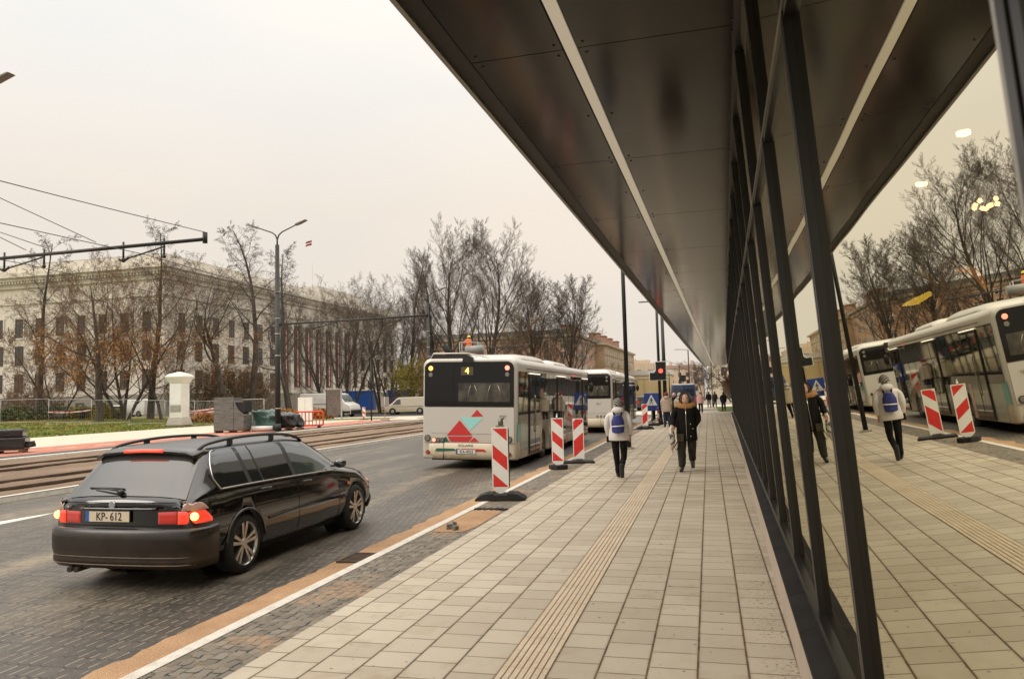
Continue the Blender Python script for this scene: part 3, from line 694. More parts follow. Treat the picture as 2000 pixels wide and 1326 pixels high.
# spoiler over the tailgate with the third brake light
mb = MB()
def spf(u, v):
    x = -.60+1.2*u; y = .66-.19*v; z = cb.Z(x*.97, .66)+.012-.028*v*(1); p = cb.defo((x, y, z)); return p
rings = []
for i in range(13):
    x = -.60+1.2*i/12; rings.append([cb.defo((x, yy, cb.Z(x*.95, .66)+dz)) for yy, dz in ((.72, .004), (.60, .006), (.50, -.016), (.455, -.035), (.455, -.052), (.52, -.075), (.66, -.04))])
mb.rings(rings); mb.build('spoiler', PAINT, car)
mb = MB(); rings = []
for i in range(9):
    x = -.235+.47*i/8; rings.append([cb.defo((x, yy, cb.Z(x*.95, .66)+dz)) for yy, dz in ((.472, -.022), (.444, -.030), (.444, -.052), (.48, -.056))])
mb.rings(rings); mb.build('third_brake_light', mat('brake_bar_lit', (.6, .03, .01), .2, emit=(1, .05, .018), es=1.3), car)
# side windows, pillars, chrome surround
belt = lambda y: cb.fn[4](y)+.022
topl = lambda y: cb.fn[6](y)-.035
for sg in (-1, 1):
    def qtop(y): return min(topl(y), belt(y)+.015+ (y-.50)*1.75) if y < .72 else topl(y)
    def qtop2(y):
        t = max(0, min(1, (y-.56)/.25)); return belt(y)+(topl(y)-belt(y))*math.sqrt(max(0, 1-(1-t)**2))*.99+.0
    mb = MB(); cb.side_patch(mb, qtop2, belt, .562, 1.13, sg); mb.build('quarter_window', DGLASS, car)
    mb = MB(); cb.side_patch(mb, topl, belt, 1.20, 2.06, sg); o = mb.build('rear_door_window', DGLASS, car)
    mb = MB(); cb.side_patch(mb, topl, belt, 1.40, 1.425, sg, off=.007, n=2); mb.build('window_divider', TRIM, o)
    def ftop(y):
        return min(topl(y), belt(y)+max(.004, (3.09-y)*.62+.03))
    mb = MB(); cb.side_patch(mb, ftop, belt, 2.15, 3.07, sg, n=24); mb.build('front_door_window', CLRGL if sg > 0 else CLRGL, car)
    mb = MB(); cb.side_patch(mb, topl, belt, 1.13, 1.20, sg, off=.003, n=2); mb.build('pillar_trim', TRIM, car)
    mb = MB(); cb.side_patch(mb, topl, belt, 2.06, 2.15, sg, off=.003, n=2); mb.build('pillar_trim', TRIM, car)
    def onb(y, z, o_=.008):
        p = cb.defo((cb.X(y, z)+o_, y, z)); return (sg*p[0], p[1], p[2])
    mb = MB(); pts = [onb(3.12-.04*i, belt(3.12-.04*i)-.008) for i in range(64)]
    for i in range(1, 11):
        y = .562+.28*(i/10)**1.6; pts.append(onb(y-.012, qtop2(y)+.006))
    mb.tube(pts, .0085, 6); mb.build('chrome_surround', CHROME, car)
    mb = MB(); mb.tube([onb(3.34-.02*i, .60-.0008*i, .010) for i in range(97)], [(.006, .014)]*97, 6); mb.build('rubbing_strip', TRIM, car)
    for y, zz in ((1.30, .855), (2.22, .835)):      # handles sit near the rear edge of each door
        mb = MB(); mb.tube([onb(y, zz, .0), onb(y+.02, zz+.004, .028), onb(y+.10, zz+.006, .034), onb(y+.18, zz+.002, .030), onb(y+.205, zz-.004, .0)], [(.008, .012)]*5, 8); mb.build('door_handle', mat('handle_paint', (.02, .019, .017), .12, coat=1.), car)
    mb = MB()                                  # shut lines
    for ys in (1.17, 2.105, 3.17):
        pts = [(ys+(.0 if z > .6 else (.6-z)*(.28 if ys == 1.17 else 0)), z) for z in [.30+.05*i for i in range(13)]]
        mb.tube([onb(y, z, .0006) for y, z in pts], .0035, 4)
    mb.build('shut_lines', DARKIN, car)
    m_ = bpy.data.objects.new('wing_mirror', None); C.objects.link(m_); m_.parent = car
    mb = MB(); mb.ball((sg*.955, 3.02, .99), (.085, .075, .062), 14, 10); mb.box(sg*.82, sg*.90, 3.0, 3.04, .945, .965); mb.build('mirror_housing', PAINT, m_)
    mb = MB(); mb.ball((sg*.955, 2.965, .99), (.07, .028, .05), 14, 8); mb.build('mirror_glass', DGLASS, m_)
    # roof rail
    pts = [(sg*(.545-.0*i), .60+2.1*i/24, 0) for i in range(25)]; P = []
    for i, (x, y, _) in enumerate(pts):
        t = i/24; lift = .075*math.sin(math.pi*min(1, max(0, t)))**.45; p = cb.defo((x, y, cb.Z(.53, y)+lift)); P.append(p)
    mb = MB(); mb.tube(P, [(.020, .017)]*25, 8)
    for yy in (1.16, 2.0): mb.cbox(tuple(Vector(cb.defo((sg*.545, yy, cb.Z(.53, yy)+.03)))), (.03, .07, .07))
    mb.build('roof_rail', TRIM, car)
    mb = MB(); cb.side_patch(mb, lambda y: .70, lambda y: .66, 3.42, 3.50, sg, off=.006, n=2, m=2); mb.build('side_indicator', mat('amber_lens', (.7, .16, .02), .2, coat=1), car)
# sweep profiles along the tail (plan path at height z)
def tailpath(z, o_=.0):
    P = []
    for i in range(15):
        x = .70*i/14; P.append((x, .10+.085*(x/.86)**2.5-o_))
    wm = cb.X(.13, max(.40, min(z, .84)))
    base = cb.defo((.755, .105, z)); P.append((.755+o_*.5, base[1]-o_*.6)); 
    for y in (.13, .17, .22, .28, .35, .42, .50, .58, .66, .74, .82):
        p = cb.defo((cb.X(y, max(z, .36))+o_, y, z)); P.append((p[0], p[1]))
    return P
def plen(P):
    l = [0]
    for a, b in zip(P, P[1:]): l.append(l[-1]+math.hypot(a[0]-b[0], a[1]-b[1]))
    return l
def tail_pt(s_, z, o_):
    P = tailpath(z, o_); l = plen(P); s_ = min(s_, l[-1]-1e-5)
    for i in range(len(l)-1):
        if l[i] <= s_ <= l[i+1]:
            t = (s_-l[i])/(l[i+1]-l[i]); return (P[i][0]+(P[i+1][0]-P[i][0])*t, P[i][1]+(P[i+1][1]-P[i][1])*t, z)
def tail_patch(mb, s0, s1, zb_, zt_, sg, off=.012, n=14, m=6, mi=0):
    def fn(u, v):
        s_ = s0+(s1-s0)*u; z = zb_(s_)+(zt_(s_)-zb_(s_))*v; e_ = min(u, v, 1-u, 1-v)
        p = tail_pt(s_, z, off*(1 if e_ > .001 else .2)); return (sg*p[0], p[1], p[2])
    mb.grid(fn, n, m, mi)
# bumper: profile swept round the tail
prof = [(-.02, .62), (.035, .612), (.062, .585), (.066, .50), (.062, .40), (.045, .33), (.052, .30), (.045, .26), (.0, .215), (-.06, .21)]
mb = MB(); rings = []
def ring_at(s_, sg): return [(lambda p: (sg*p[0], p[1], zz))(tail_pt(s_, .50, 0)) for _, zz in prof]
SS = [i*.055 for i in range(26)]
allr = []
for sg in (-1, 1):
    seq = []
    for s_ in [i*.045 for i in range(26)]:
        p = Vector(tail_pt(s_, .50, 0)); q = Vector(tail_pt(s_+.01, .50, 0)); d = (q-p).normalized(); nrm = Vector((d.y, -d.x, 0))
        fade = 1 if s_ < .95 else max(.2, 1-(s_-.95)/.3)
        seq.append([(sg*(p.x+nrm.x*o_*fade), p.y+nrm.y*o_*fade, zz) for o_, zz in prof])
    allr.append(seq)
rings = allr[0][::-1]+allr[1][1:]
MB.rings(mb, rings, close=False, caps=False); mb.build('rear_bumper', BUMPM, car)
mb = MB()
for zz, rr_ in ((.335, .006), (.262, .007)):
    pts = []
    for sg in (-1, 1):
        seq = [tail_pt(s_, .50, .062) for s_ in SS[:17]]; seq = [(sg*p[0], p[1], zz) for p in seq]; pts.append(seq)
    mb.tube(pts[0][::-1]+pts[1][1:], rr_, 6)
mb.build('bumper_lip', mat('worn_bumper_edge', (.10, .065, .035), .4, var=.3, vs=12), car)
mb = MB(); mb.tube([(-.48, .28, .20), (-.48, .08, .195)], .028, 10); mb.tube([(-.56, .28, .20), (-.56, .08, .195)], .028, 10); mb.build('exhaust_pipe', mat('sooty_exhaust', (.05, .045, .04), .4, metal=.7), car)
for sg in (-1, 1):
    tl = bpy.data.objects.new('tail_light', None); C.objects.link(tl); tl.parent = car
    mb = MB(); mb.tube([(sg*(cb.X(AX0, .6)+.004), AX0+.360*math.cos(a), .325+.360*math.sin(a)) for a in [math.pi*(.02+.96*i/20) for i in range(21)]], [(.012, .016)]*21, 6); mb.build('arch_lip', PAINT, car)
    mb = MB(); tail_patch(mb, .46, .655, lambda s_: .655, lambda s_: .655+.115+.03*(s_-.46), sg, .010); mb.build('inner_lens', RED_LENS, tl)
    mb = MB(); tail_patch(mb, .665, 1.05, lambda s_: .650, lambda s_: .775 if s_ < .95 else .775-(s_-.95)*.9, sg, .014, n=20); mb.build('outer_lens', RED_LIT, tl)
    mb = MB(); tail_patch(mb, .70, 1.0, lambda s_: .777, lambda s_: .780+.10*max(0, 1-((s_-.80)/(.10 if s_ < .80 else .20))**2), sg, .010, n=20); mb.build('indicator_lens', CLEARL, tl)
    p = tail_pt(.83 if sg > 0 else .84, .722, .012); mb = MB(); mb.ball((sg*p[0], p[1], p[2]), (.045, .035, .040), 14, 10); mb.build('bulb_glow', AMB_LIT, tl)
# tailgate details
def tz(x, o_): return .10+.085*(abs(x)/.86)**2.5-o_
mb = MB(); mb.tube([(x/20, tz(x/20, .010), .800) for x in range(-9, 10)], [(.010, .013)]*19, 8); mb.build('boot_handle', PAINT, car)
mb = MB(); mb.tube([(x/20, tz(x/20, .001), .862) for x in range(-13, 14)], .003, 4); mb.tube([(x/20, tz(x/20, .001), .635) for x in range(-14, 15)], .005, 4); mb.build('tailgate_seams', DARKIN, car)
pl = thing('number_plate', None, None); del_ = 0
pl.parent = car; pl.location = (-.10, .083, .728)
mb = MB(); mb.cbox((0, 0, 0), (.53, .012, .115)); mb.build('plate_frame', TRIM, pl, bevel=.004)
mb = MB(); mb.cbox((.02, -.008, 0), (.475, .006, .10)); mb.build('plate_face', PLATE, pl)
mb = MB(); mb.cbox((-.238, -.009, 0), (.04, .006, .10)); mb.build('blue_band', BLUE, pl)
text("KP- 612", .115, INK, TR(.02, -.0125, -.002) @ RX, pl, sx=.82)
mb = MB(); mb.cyl((-.06, .108, .842), (-.06, .085, .842), .036, n=28); mb.build('round_badge', CHROME, car)
mb = MB(); mb.cyl((-.06, .086, .842), (-.06, .083, .842), .028, n=24); mb.build('badge_inlay', mat('badge_grey', (.25, .27, .30), .3), car)
wi = bpy.data.objects.new('rear_wiper', None); C.objects.link(wi); wi.parent = car
def onrear(x, y, o_=.015):
    p = cb.defo((x, y, cb.Z(x, y))); return (p[0], p[1]-o_, p[2]+o_)
mb = MB(); mb.tube([onrear(-.02, .175, .03), onrear(-.15, .190, .03), onrear(-.38, .212, .02)], [(.014, .012), (.011, .01), (.006, .006)], 8); mb.ball(onrear(-.01, .17, .02), (.04, .03, .03), 10, 8); mb.build('wiper_arm', TRIM, wi)
mb = MB(); mb.tube([onrear(.0, .205, .012), onrear(-.2, .215, .012), onrear(-.45, .222, .012)], .007, 6); mb.build('wiper_blade', BLACK, wi)
for sg in (-1, 1):
    mb = MB(); mb.ball((sg*.62, 4.30, .60), (.16, .13, .075), 12, 8); mb.build('headlight', CLEARL, car)
mb = MB(); mb.tube([(x/20, 4.46-.10*(abs(x)/17.2)**2.6, .36) for x in range(-15, 16)], [(.012, .04)]+[(.04, .14)]+[(.05, .16)]*27+[(.04, .14)]+[(.012, .04)], 10); mb.build('front_bumper', PAINT, car)
# underbody shadow catcher is the real floor pan
mb = MB(); mb.box(-.72, .72, .5, 4.1, .17, .26); mb.build('floor_pan', DARKIN, car)
# ---- city buses
BUSW = m_dirtpaint('bus_white', (.52, .485, .43), (.40, .32, .20), .25, 1.0, rough=.28, coat=.4)
BUSL = m_dirtpaint('bus_lower_cream', (.62, .55, .42), (.42, .31, .16), .2, .8, rough=.3, coat=.3)
BUSG = m_dirtpaint('bus_grey_side', (.13, .12, .10), (.10, .08, .055), .2, 1.6, rough=.22, coat=.6)
TEAL = mat('teal_paint', (.03, .28, .25), .3, coat=.4); CYAN = mat('light_cyan_decal', (.30, .62, .58), .35); CRED = mat('red_decal', (.52, .028, .03), .32); CGRN = mat('dark_green_decal', (.01, .10, .06), .35); PINKS = mat('pinkish_side_panel', (.42, .25, .21), .3, coat=.4)
BUSGL = mat('bus_window_glass', (.006, .0055, .005), .05, spec=.35); SIDEGL = mat('bus_side_glass', (.010, .009, .008), .03, spec=.8, coat=.6)
DOORF = mat('door_frame_black', (.012, .011, .010), .4)
LENSG = mat('grey_round_lens', (.16, .15, .13), .15, coat=1); AMBER = mat('amber_lamp_lit', (1, .45, .08), .3, emit=(1, .40, .07), es=2.2); REDPT = mat('red_lamp_bright', (1, .3, .2), .3, emit=(1, .16, .11), es=2.4)
LED = mat('led_digits', (1, .7, .2), .4, emit=(1, .62, .12), es=2.2); LEDW = mat('led_digits_white', (1, .9, .7), .4, emit=(1, .93, .8), es=.9); PANELD = mat('display_backing', (.08, .06, .03), .4)
SEATM = mat('interior_rail', (.40, .36, .28), .3, metal=.7)
BH = 2.86; BW = 1.275; BL = 12.
def roundrect(x0, x1, z0, z1, rt_, rb, n=6):
    P = []
    for cx, cz, r, a0 in ((x1-rb, z0+rb, rb, -90), (x1-rt_, z1-rt_, rt_, 0), (x0+rt_, z1-rt_, rt_, 90), (x0+rb, z0+rb, rb, 180)):
        for i in range(n+1):
            a = R(a0+90*i/n); P.append((cx+r*math.cos(a), cz+r*math.sin(a)))
    return P
def make_bus(label, loc, roll, digits, fleet, detail=True, rz=0.):
    b = thing('city_bus', label, 'bus', loc, rz, 'city buses at the kerb'); b.rotation_euler = (0, roll, rz)
    mb = MB(); rings = []
    for y, ins in ((0, .10), (.02, .05), (.07, .012), (.14, 0), (1, 0), (3, 0), (6, 0), (9, 0), (11.6, 0), (11.86, .02), (11.96, .08), (12.0, .16)):
        rings.append([(x, y, z) for x, z in roundrect(-BW+ins, BW-ins, .27+ins*.4, BH-ins*.6, .20, .05)])
    mb.rings(rings); o = mb.build('body', BUSW, b)
    mc = MB()
    for cy in (3.45, 9.35):
        for sg in (-1, 1): mc.cyl((sg*.7, cy, .48), (sg*1.6, cy, .48), .60, n=36)
    co = mc.build('cutter', BUSW, b); md = o.modifiers.new('b', 'BOOLEAN'); md.operation = 'DIFFERENCE'; md.solver = 'EXACT'; md.object = co; baked(o); bpy.data.objects.remove(co)
    if detail:
        for cy in (3.45, 9.35):
            for sg in (-1, 1):
                wheel(b, (sg*1.06, cy, .48), sg, r=.48, wd=.30, rr=.29, rim=mat('dirty_steel_rim', (.16, .14, .11), .5, metal=.6), spokes=8, dbl=False)
                mb = MB(); mb.grid(lambda u, v: (sg*(.72+.54*v), cy+.605*math.cos(math.pi*1.2*u-.31), .48+.605*math.sin(math.pi*1.2*u-.31)), 16, 1); mb.prism([(cy+.6*math.cos(t/12*2*math.pi), .48+.6*math.sin(t/12*2*math.pi)) for t in range(12)], sg*.72, sg*.71, 'x'); mb.build('wheel_well', DARKIN, b)
    else:
        for cy in (3.45, 9.35):
            mb = MB(); mb.cyl((1.0, cy, .48), (1.2, cy, .48), .47, n=24); mb.build('wheel', BLACK, b)
    # rear face -------------------------------------------------
    def rr_(x0, x1, z0, z1, r, y, th=.02, n=6, m=None, name='', rb=None):
        mb = MB(); mb.prism(roundrect(x0, x1, z0, z1, r, r if rb is None else rb, n), y-th, y, 'y'); return mb.build(name, m, b, bevel=.004)
    rw = rr_(-1.20, 1.20, 1.62, 2.765, .17, .004, .03, m=BUSGL, name='rear_window', rb=.02)
    mb = MB(); mb.box(-.27, 1.10, -.033, -.027, 1.74, 2.22); mb.build('rear_pane', mat('lit_rear_pane', (.085, .075, .055), .12, spec=.5, col2=(.02, .018, .014), vs=2.2, thr=(.4, .6)), rw)
    mb = MB(); mb.box(-.41, -.395, -.032, -.027, 1.64, 2.75); mb.build('window_seam', DARKIN, rw)
    for k, x in enumerate((.0, .22, .52, .84)):
        mb = MB(); mb.tube([(x, -.036, 1.78), (x+.01, -.036, 2.0), (x+.06*(-1)**k, -.036, 2.16)], .008, 5); mb.build('grab_rail_seen_inside', SEATM, rw)
    mb = MB(); mb.box(-.20, .13, -.040, -.028, 2.42, 2.63); dp = mb.build('route_display', PANELD, rw)
    text(digits, .24, LED if detail else LEDW, TR(-.035, -.046, 2.525) @ RX, dp, name='route_number')
    mb = MB(); mb.prism([(-.17, 2.75), (-.15, 2.86), (.12, 2.86), (.14, 2.75)], -.045, .02, 'y'); mb.build('camera_housing', BLKMET, rw)
    for x, m_ in ((-1.03, AMBER if detail else LENSG), (1.03, REDPT if detail else LENSG)):
        for z, mm in ((2.60, m_), (2.43, LENSG)):
            mb = MB(); mb.cyl((x, -.030, z), (x, -.045, z), .062, .05, n=20); mb.build('upper_lamp', mm, b)
    # lower panel in two leaves, bumper
    mb = MB(); mb.prism(roundrect(-1.205, 1.205, .70, 1.60, .02, .02, 2), -.026, .004, 'y'); lp = mb.build('engine_flap', BUSW, b, bevel=.004)
    mb = MB(); rings = []
    for i in range(21):
        x = -1.24+2.48*i/20; c = .10*(abs(x)/1.24)**4
        rings.append([(x, -.03+c, .685), (x, -.055+c, .66), (x, -.06+c, .42), (x, -.03+c, .28), (x, .06+c, .27), (x, .1+c, .685)])
    mb.rings(rings); bp = mb.build('rear_bumper', BUSL, b)
    for (x0, x1, z0, z1) in ((-1.2, 1.2, 1.603, 1.612), (-1.0, 1.0, .92, .925), (-.66, -.655, .28, .69), (.70, .705, .28, .69)):
        mb = MB(); mb.box(x0, x1, -.064 if z1 < .7 else -.029, -.02, z0, z1); mb.build('panel_seam', DARKIN, b)
    def poly(pts, m_, y, nm, par):
        mb = MB(); mb.prism([((X-525)*.00298*.97, .27+(1115-(Y-.042*(X-525)))*.00291) for X, Y in pts], y-.006, y, 'y'); return mb.build(nm, m_, par)
    if detail:
        poly([(550, 742), (605, 682), (662, 742)], CRED, -.026, 'red_triangle', lp)
        poly([(450, 745), (662, 757), (545, 860)], CYAN, -.026, 'cyan_triangle', lp)
        poly([(325, 898), (445, 770), (562, 905)], CRED, -.032, 'large_red_triangle', lp)
        poly([(332, 908), (565, 915), (530, 962), (362, 955)], CRED, -.026, 'red_trapezium', lp)
        poly([(270, 950), (312, 908), (350, 955)], CGRN, -.026, 'green_triangle', lp)
        poly([(535, 963), (580, 922), (625, 963)], CRED, -.026, 'small_red_triangle', lp)
        poly([(215, 1033), (235, 1008), (400, 1016), (415, 1035)], CGRN, -.060, 'green_strip', bp)
        poly([(415, 1016), (450, 1018), (432, 1038)], CRED, -.060, 'tiny_red_triangle', bp)
        poly([(455, 1040), (470, 1018), (672, 1028), (700, 1050)], CRED, -.060, 'red_strip', bp)
        text("SOLARIS", .085, mat('silver_letters', (.20, .18, .15), .35, metal=.5), TR(-.06, -.062, .625) @ RX, bp, sx=1.25)
        mb = MB(); mb.cbox((-.05, -.066, .47), (.54, .012, .12)); pt_ = mb.build('number_plate', INK, bp, bevel=.003)
        mb = MB(); mb.cbox((-.03, -.074, .47), (.48, .006, .105)); mb.build('plate_face', mat('plate_white', (.60, .58, .52), .4), pt_)
        mb = MB(); mb.cbox((-.295, -.075, .47), (.04, .006, .105)); mb.build('blue_band', BLUE, pt_)
        text("KA-4022", .105, INK, TR(-.03, -.079, .468) @ RX, pt_, sx=.95)
        mb = MB(); mb.box(.80, 1.03, -.030, -.026, 1.30, 1.42); fp = mb.build('fleet_number_panel', mat('fleet_panel', (.5, .47, .40), .4), lp)
        text(fleet, .10, INK, TR(.915, -.032, 1.36) @ RX, fp, sx=.85)
    else:
        text(fleet, .12, INK, TR(.62, -.030, 1.36) @ RX, lp, sx=.85)
        for k in range(4):
            mb = MB(); mb.cyl((.55+.17*k, -.026, .78), (.55+.17*k, -.036, .78), .055, n=14); mb.build('tail_lamp', LENSG if k < 3 else BLKMET, b)
    if detail:
        for x, z, r, m_ in ((-1.10, .80, .075, LENSG), (-.925, .755, .058, REDPT), (-.81, .755, .055, LENSG), (-.70, .755, .055, LENSG), (1.08, .79, .075, LENSG), (-1.10, .44, .045, CRED), (1.08, .42, .045, CRED)):
            mb = MB(); yy = -.026 if z > .69 else -.02; mb.cyl((x, yy+.01, z), (x, yy-.022, z), r*1.12, r*1.1, n=20); q = mb.build('tail_lamp', BLKMET, b)
            mb = MB(); mb.cyl((x, yy-.015, z), (x, yy-.030, z), r*.92, r*.8, n=20); mb.build('lens', m_, q)
    # sides ------------------------------------------------------
    for sg in (-1, 1):
        X = sg*(BW+.004)
        mb = MB(); mb.box(min(X, X+sg*.008), max(X, X+sg*.008), .14, 11.7, 1.18, 2.52); mb.build('side_glazing', SIDEGL, b)
        if sg < 0: continue
        mb = MB(); mb.box(X-.002, X+.004, 1.25, 11.7, .30, 1.178); o = mb.build('lower_side_panel', BUSG, b)
        if True:
            mc = MB()
            for cy in (3.45, 9.35): mc.cyl((1.0, cy, .48), (1.6, cy, .48), .60, n=36)
            co = mc.build('cutter', BUSG, b); md = o.modifiers.new('b', 'BOOLEAN'); md.operation = 'DIFFERENCE'; md.solver = 'EXACT'; md.object = co; baked(o); bpy.data.objects.remove(co)
        mb = MB(); mb.box(X-.002, X+.004, .05, .40, .72, 1.22); mb.build('teal_corner', TEAL, b)
        mb = MB(); mb.box(X-.002, X+.003, .405, 1.248, .30, 1.178); mb.build('teal_grey_panel', mat('greenish_grey_panel', (.20, .24, .20), .25, coat=.6), b)
        mb = MB(); mb.box(X+.0045, X+.007, 2.7, 2.95, .32, 1.176); mb.build('pink_panel', PINKS, b)
        for (a, c) in ((1.30, 2.62), (5.25, 6.65), (10.3, 11.55)):
            d = bpy.data.objects.new('passenger_door', None); C.objects.link(d); d.parent = b
            mb = MB(); mb.box(X+.006, X+.03, a, c, .33, 2.47); mb.build('door_frame', DOORF, d)
            for (y0, y1) in ((a+.05, (a+c)/2-.03), ((a+c)/2+.03, c-.05)):
                mb = MB(); mb.box(X+.028, X+.036, y0, y1, .42, 2.40); mb.build('door_pane', SIDEGL, d)
            mb = MB(); mb.tube([(X+.045, (a+c)/2-.06, .9), (X+.06, (a+c)/2-.06, 1.0), (X+.06, (a+c)/2-.06, 1.8), (X+.045, (a+c)/2-.06, 1.9)], .012, 6); mb.build('door_handle_rail', SEATM, d)
            mb = MB(); mb.box(X+.008, X+.05, a+.05, c-.05, 2.475, 2.50); mb.build('door_light_bar', LEDW if detail else CHROME, d)
        for y in (4.0, 4.62, 7.3, 8.2, 9.1, 9.9):
            mb = MB(); mb.box(X+.0085, X+.010, y, y+.035, 1.18, 2.52); mb.build('window_joint', DOORF, b)
        mb = MB(); mb.box(X+.006, X+.012, 1.0, 11.6, 2.60, 2.615); mb.build('gutter_seam', DARKIN, b)
    # interior hints through the side: poles
    # roof equipment
    mb = MB(); rings = []
    for y, k in ((1.2, .02), (1.5, .5), (2.2, .85), (4.6, 1.), (5.0, .8), (5.15, .3)):
        rings.append([(x*.80, y, BH-.03+z*.26*k) for x, z in ((-1.2, 0), (-1.1, .7), (-.8, 1), (.8, 1), (1.1, .7), (1.2, 0))])
    mb.rings(rings); mb.build('roof_pod', BUSW, b)
    mb = MB(); rings = []
    for y, k in ((6.6, .3), (6.8, .9), (8.8, .9), (9.1, .2)):
        rings.append([(x*.80, y, BH-.03+z*.25*k) for x, z in ((-1.2, 0), (-1.1, .7), (-.8, 1), (.8, 1), (1.1, .7), (1.2, 0))])
    mb.rings(rings); mb.build('front_roof_pod', BUSW, b)
    if detail:
        mb = MB(); mb.prism([(-1.10, BH-.03), (-1.0, BH+.10), (-.10, BH+.10), (.12, BH-.03)], .10, .35, 'y'); mb.build('roof_grille', BLKMET, b)
        mb = MB()
        mb.tube([(-1.08, .09, BH), (-1.0, .09, BH+.13), (-.12, .09, BH+.13), (.06, .5, BH+.10), (.35, .9, BH+.02)], .016, 6)
        for t in (.25, .5, .75):
            p = Vector((-.12, .09, BH+.13)).lerp(Vector((.30, .85, BH+.03)), t); mb.tube([p, p+Vector((-.16, .12, -.12))], .013, 6)
        mb.build('roof_rail', WHITEP, b)
    mb = MB()
    for x in (1.38,): mb.ball((x, 12.05, 2.15), (.10, .06, .2), 10, 8); mb.tube([(1.2, 11.95, 2.6), (1.34, 12.1, 2.55), (1.38, 12.06, 2.35)], .02, 6)
    mb.build('wing_mirror', BLKMET, b)
    mb = MB(); mb.box(-1.1, 1.1, .3, 11.6, .22, .3); mb.build('floor_pan', DARKIN, b)
    return b
bus1 = make_bus('white articulated-style city bus showing route 4 and red triangle artwork on its tail', (-6.02, 18.9, RZ-.03), R(1.6), '4', '0237')
bus1['label'] = 'nearer white city bus showing route 4, with red and cyan triangles on its tail'
bus2 = make_bus('farther cream-tailed city bus stopped ahead of the triangle-decorated one', (-5.65, 36.1, RZ), R(.6), '7', '0211', detail=False)
# ---- simple vans and cars
def make_van(name, label, cat, loc, rz, L_, W_, H_, nose, col, kind='van', group=None, wheelr=.34, glassside=False, rims=None):
    """x across, y forward; nose = list of (y, z) profile points from roof front down to bumper"""
    t = thing(name, label, cat, loc, rz, group)
    P = [(0, .28), (0.02, H_*.55), (.06, H_-.12), (.18, H_)]+nose+[(L_, .28)]
    mb = MB(); xs = ((-W_/2, .0), (-W_/2+.0, .0),); rings = []
    zm = max(z for _, z in P)
    def sec(x, ins): return [(x, y+(ins*(1 if y < L_/2 else -1)), z-ins*.6 if z > .5 else z) for y, z in P]
    for x, ins in ((-W_/2, .10), (-W_/2+.04, .03), (-W_/2+.12, 0), (0, -.01), (W_/2-.12, 0), (W_/2-.04, .03), (W_/2, .10)):
        rings.append(sec(x, ins))
    # tumblehome: narrow the upper part
    rings = [[(x*(1-.10*max(0, (z-H_*.5)/(H_*.5))), y, z) for x, y, z in r] for r in rings]
    mb.rings(rings, smooth=False); mb.build('body', col, t)
    wb0, wb1 = L_*.20, L_*.82
    for cy in (wb0, wb1):
        for sg in (-1, 1):
            mb = MB(); mb.cyl((sg*(W_/2-.02), cy, wheelr), (sg*(W_/2+.012), cy, wheelr), wheelr*1.18, n=28); mb.build('wheel_arch', DARKIN, t)
            wv = bpy.data.objects.new('wheel', None); C.objects.link(wv); wv.parent = t
            mb = MB(); mb.cyl((sg*(W_/2-.2), cy, wheelr), (sg*(W_/2+.02), cy, wheelr), wheelr, n=28); mb.build('tyre', BLACK, wv)
            mb = MB(); mb.cyl((sg*(W_/2+.015), cy, wheelr), (sg*(W_/2+.03), cy, wheelr), wheelr*.62, wheelr*.5, n=20); mb.build('rim', rims or mat('van_rim', (.2, .19, .17), .4, metal=.6), wv)
    return t
def sidepoly(t, pts, W_, H_, m_, nm, sgs=(-1, 1), off=.012, th=.006):
    for sg in sgs:
        mb = MB(); P = []
        for y, z in pts:
            x = W_/2*(1-.10*max(0, (z-H_*.5)/(H_*.5)))+off; P.append((sg*x, y, z))
        Q = [(x-sg*.03, y, z) for x, y, z in P]; n = len(P)
        mb.add(P+Q, [tuple(range(n)), tuple(range(2*n-1, n-1, -1))]+[(i, i+n, (i+1) % n+n, (i+1) % n) for i in range(n)]); mb.build(nm, m_, t)
VANW = m_dirtpaint('van_white', (.66, .64, .59), (.42, .33, .20), .3, 1.2, rough=.3, coat=.4)
VANB = m_dirtpaint('van_beige', (.56, .50, .38), (.35, .27, .15), .3, 1.1, rough=.3, coat=.4)
VANBL = m_dirtpaint('van_navy', (.018, .035, .085), (.05, .05, .05), .3, 1.0, rough=.3, coat=.5)
# large white van, facing right (+x)
v = make_van('panel_van', 'tall white panel van parked side-on behind the grey-brown notice board', 'van', (-44.2, 78.4, -.05), R(-98), 6.9, 2.0, 2.62,
   [(4.9, 2.60), (5.35, 2.45), (6.1, 1.55), (6.75, 1.25), (6.88, .9), (6.9, .45)], VANW, group='vans parked across the far street')
sidepoly(v, [(4.72, 1.5), (4.72, 2.15), (5.15, 2.15), (5.75, 1.6), (5.7, 1.5)], 2.0, 2.62, DGLASS, 'cab_window')
sidepoly(v, [(.35, .38), (.35, .62), (6.8, .62), (6.8, .38)], 2.0, 2.62, BLKMET, 'lower_trim')
sidepoly(v, [(1.8, 1.42), (1.8, 1.46), (4.5, 1.46), (4.5, 1.42)], 2.0, 2.62, DARKIN, 'rail_or_crease_shade')
mb = MB(); mb.add([(-.85, 5.42, 2.40), (.85, 5.42, 2.40), (.88, 6.08, 1.62), (-.88, 6.08, 1.62), (-.85, 5.40, 2.34), (.85, 5.40, 2.34), (.88, 6.02, 1.6), (-.88, 6.02, 1.6)], [(0, 1, 2, 3), (7, 6, 5, 4), (0, 4, 5, 1), (1, 5, 6, 2), (2, 6, 7, 3), (3, 7, 4, 0)]); mb.build('windscreen', mat('pale_windscreen', (.10, .12, .11), .1, spec=1., coat=1.), v)
mb = MB(); mb.box(-.95, .95, 6.7, 6.96, .3, .72); mb.build('front_bumper', BLKMET, v)
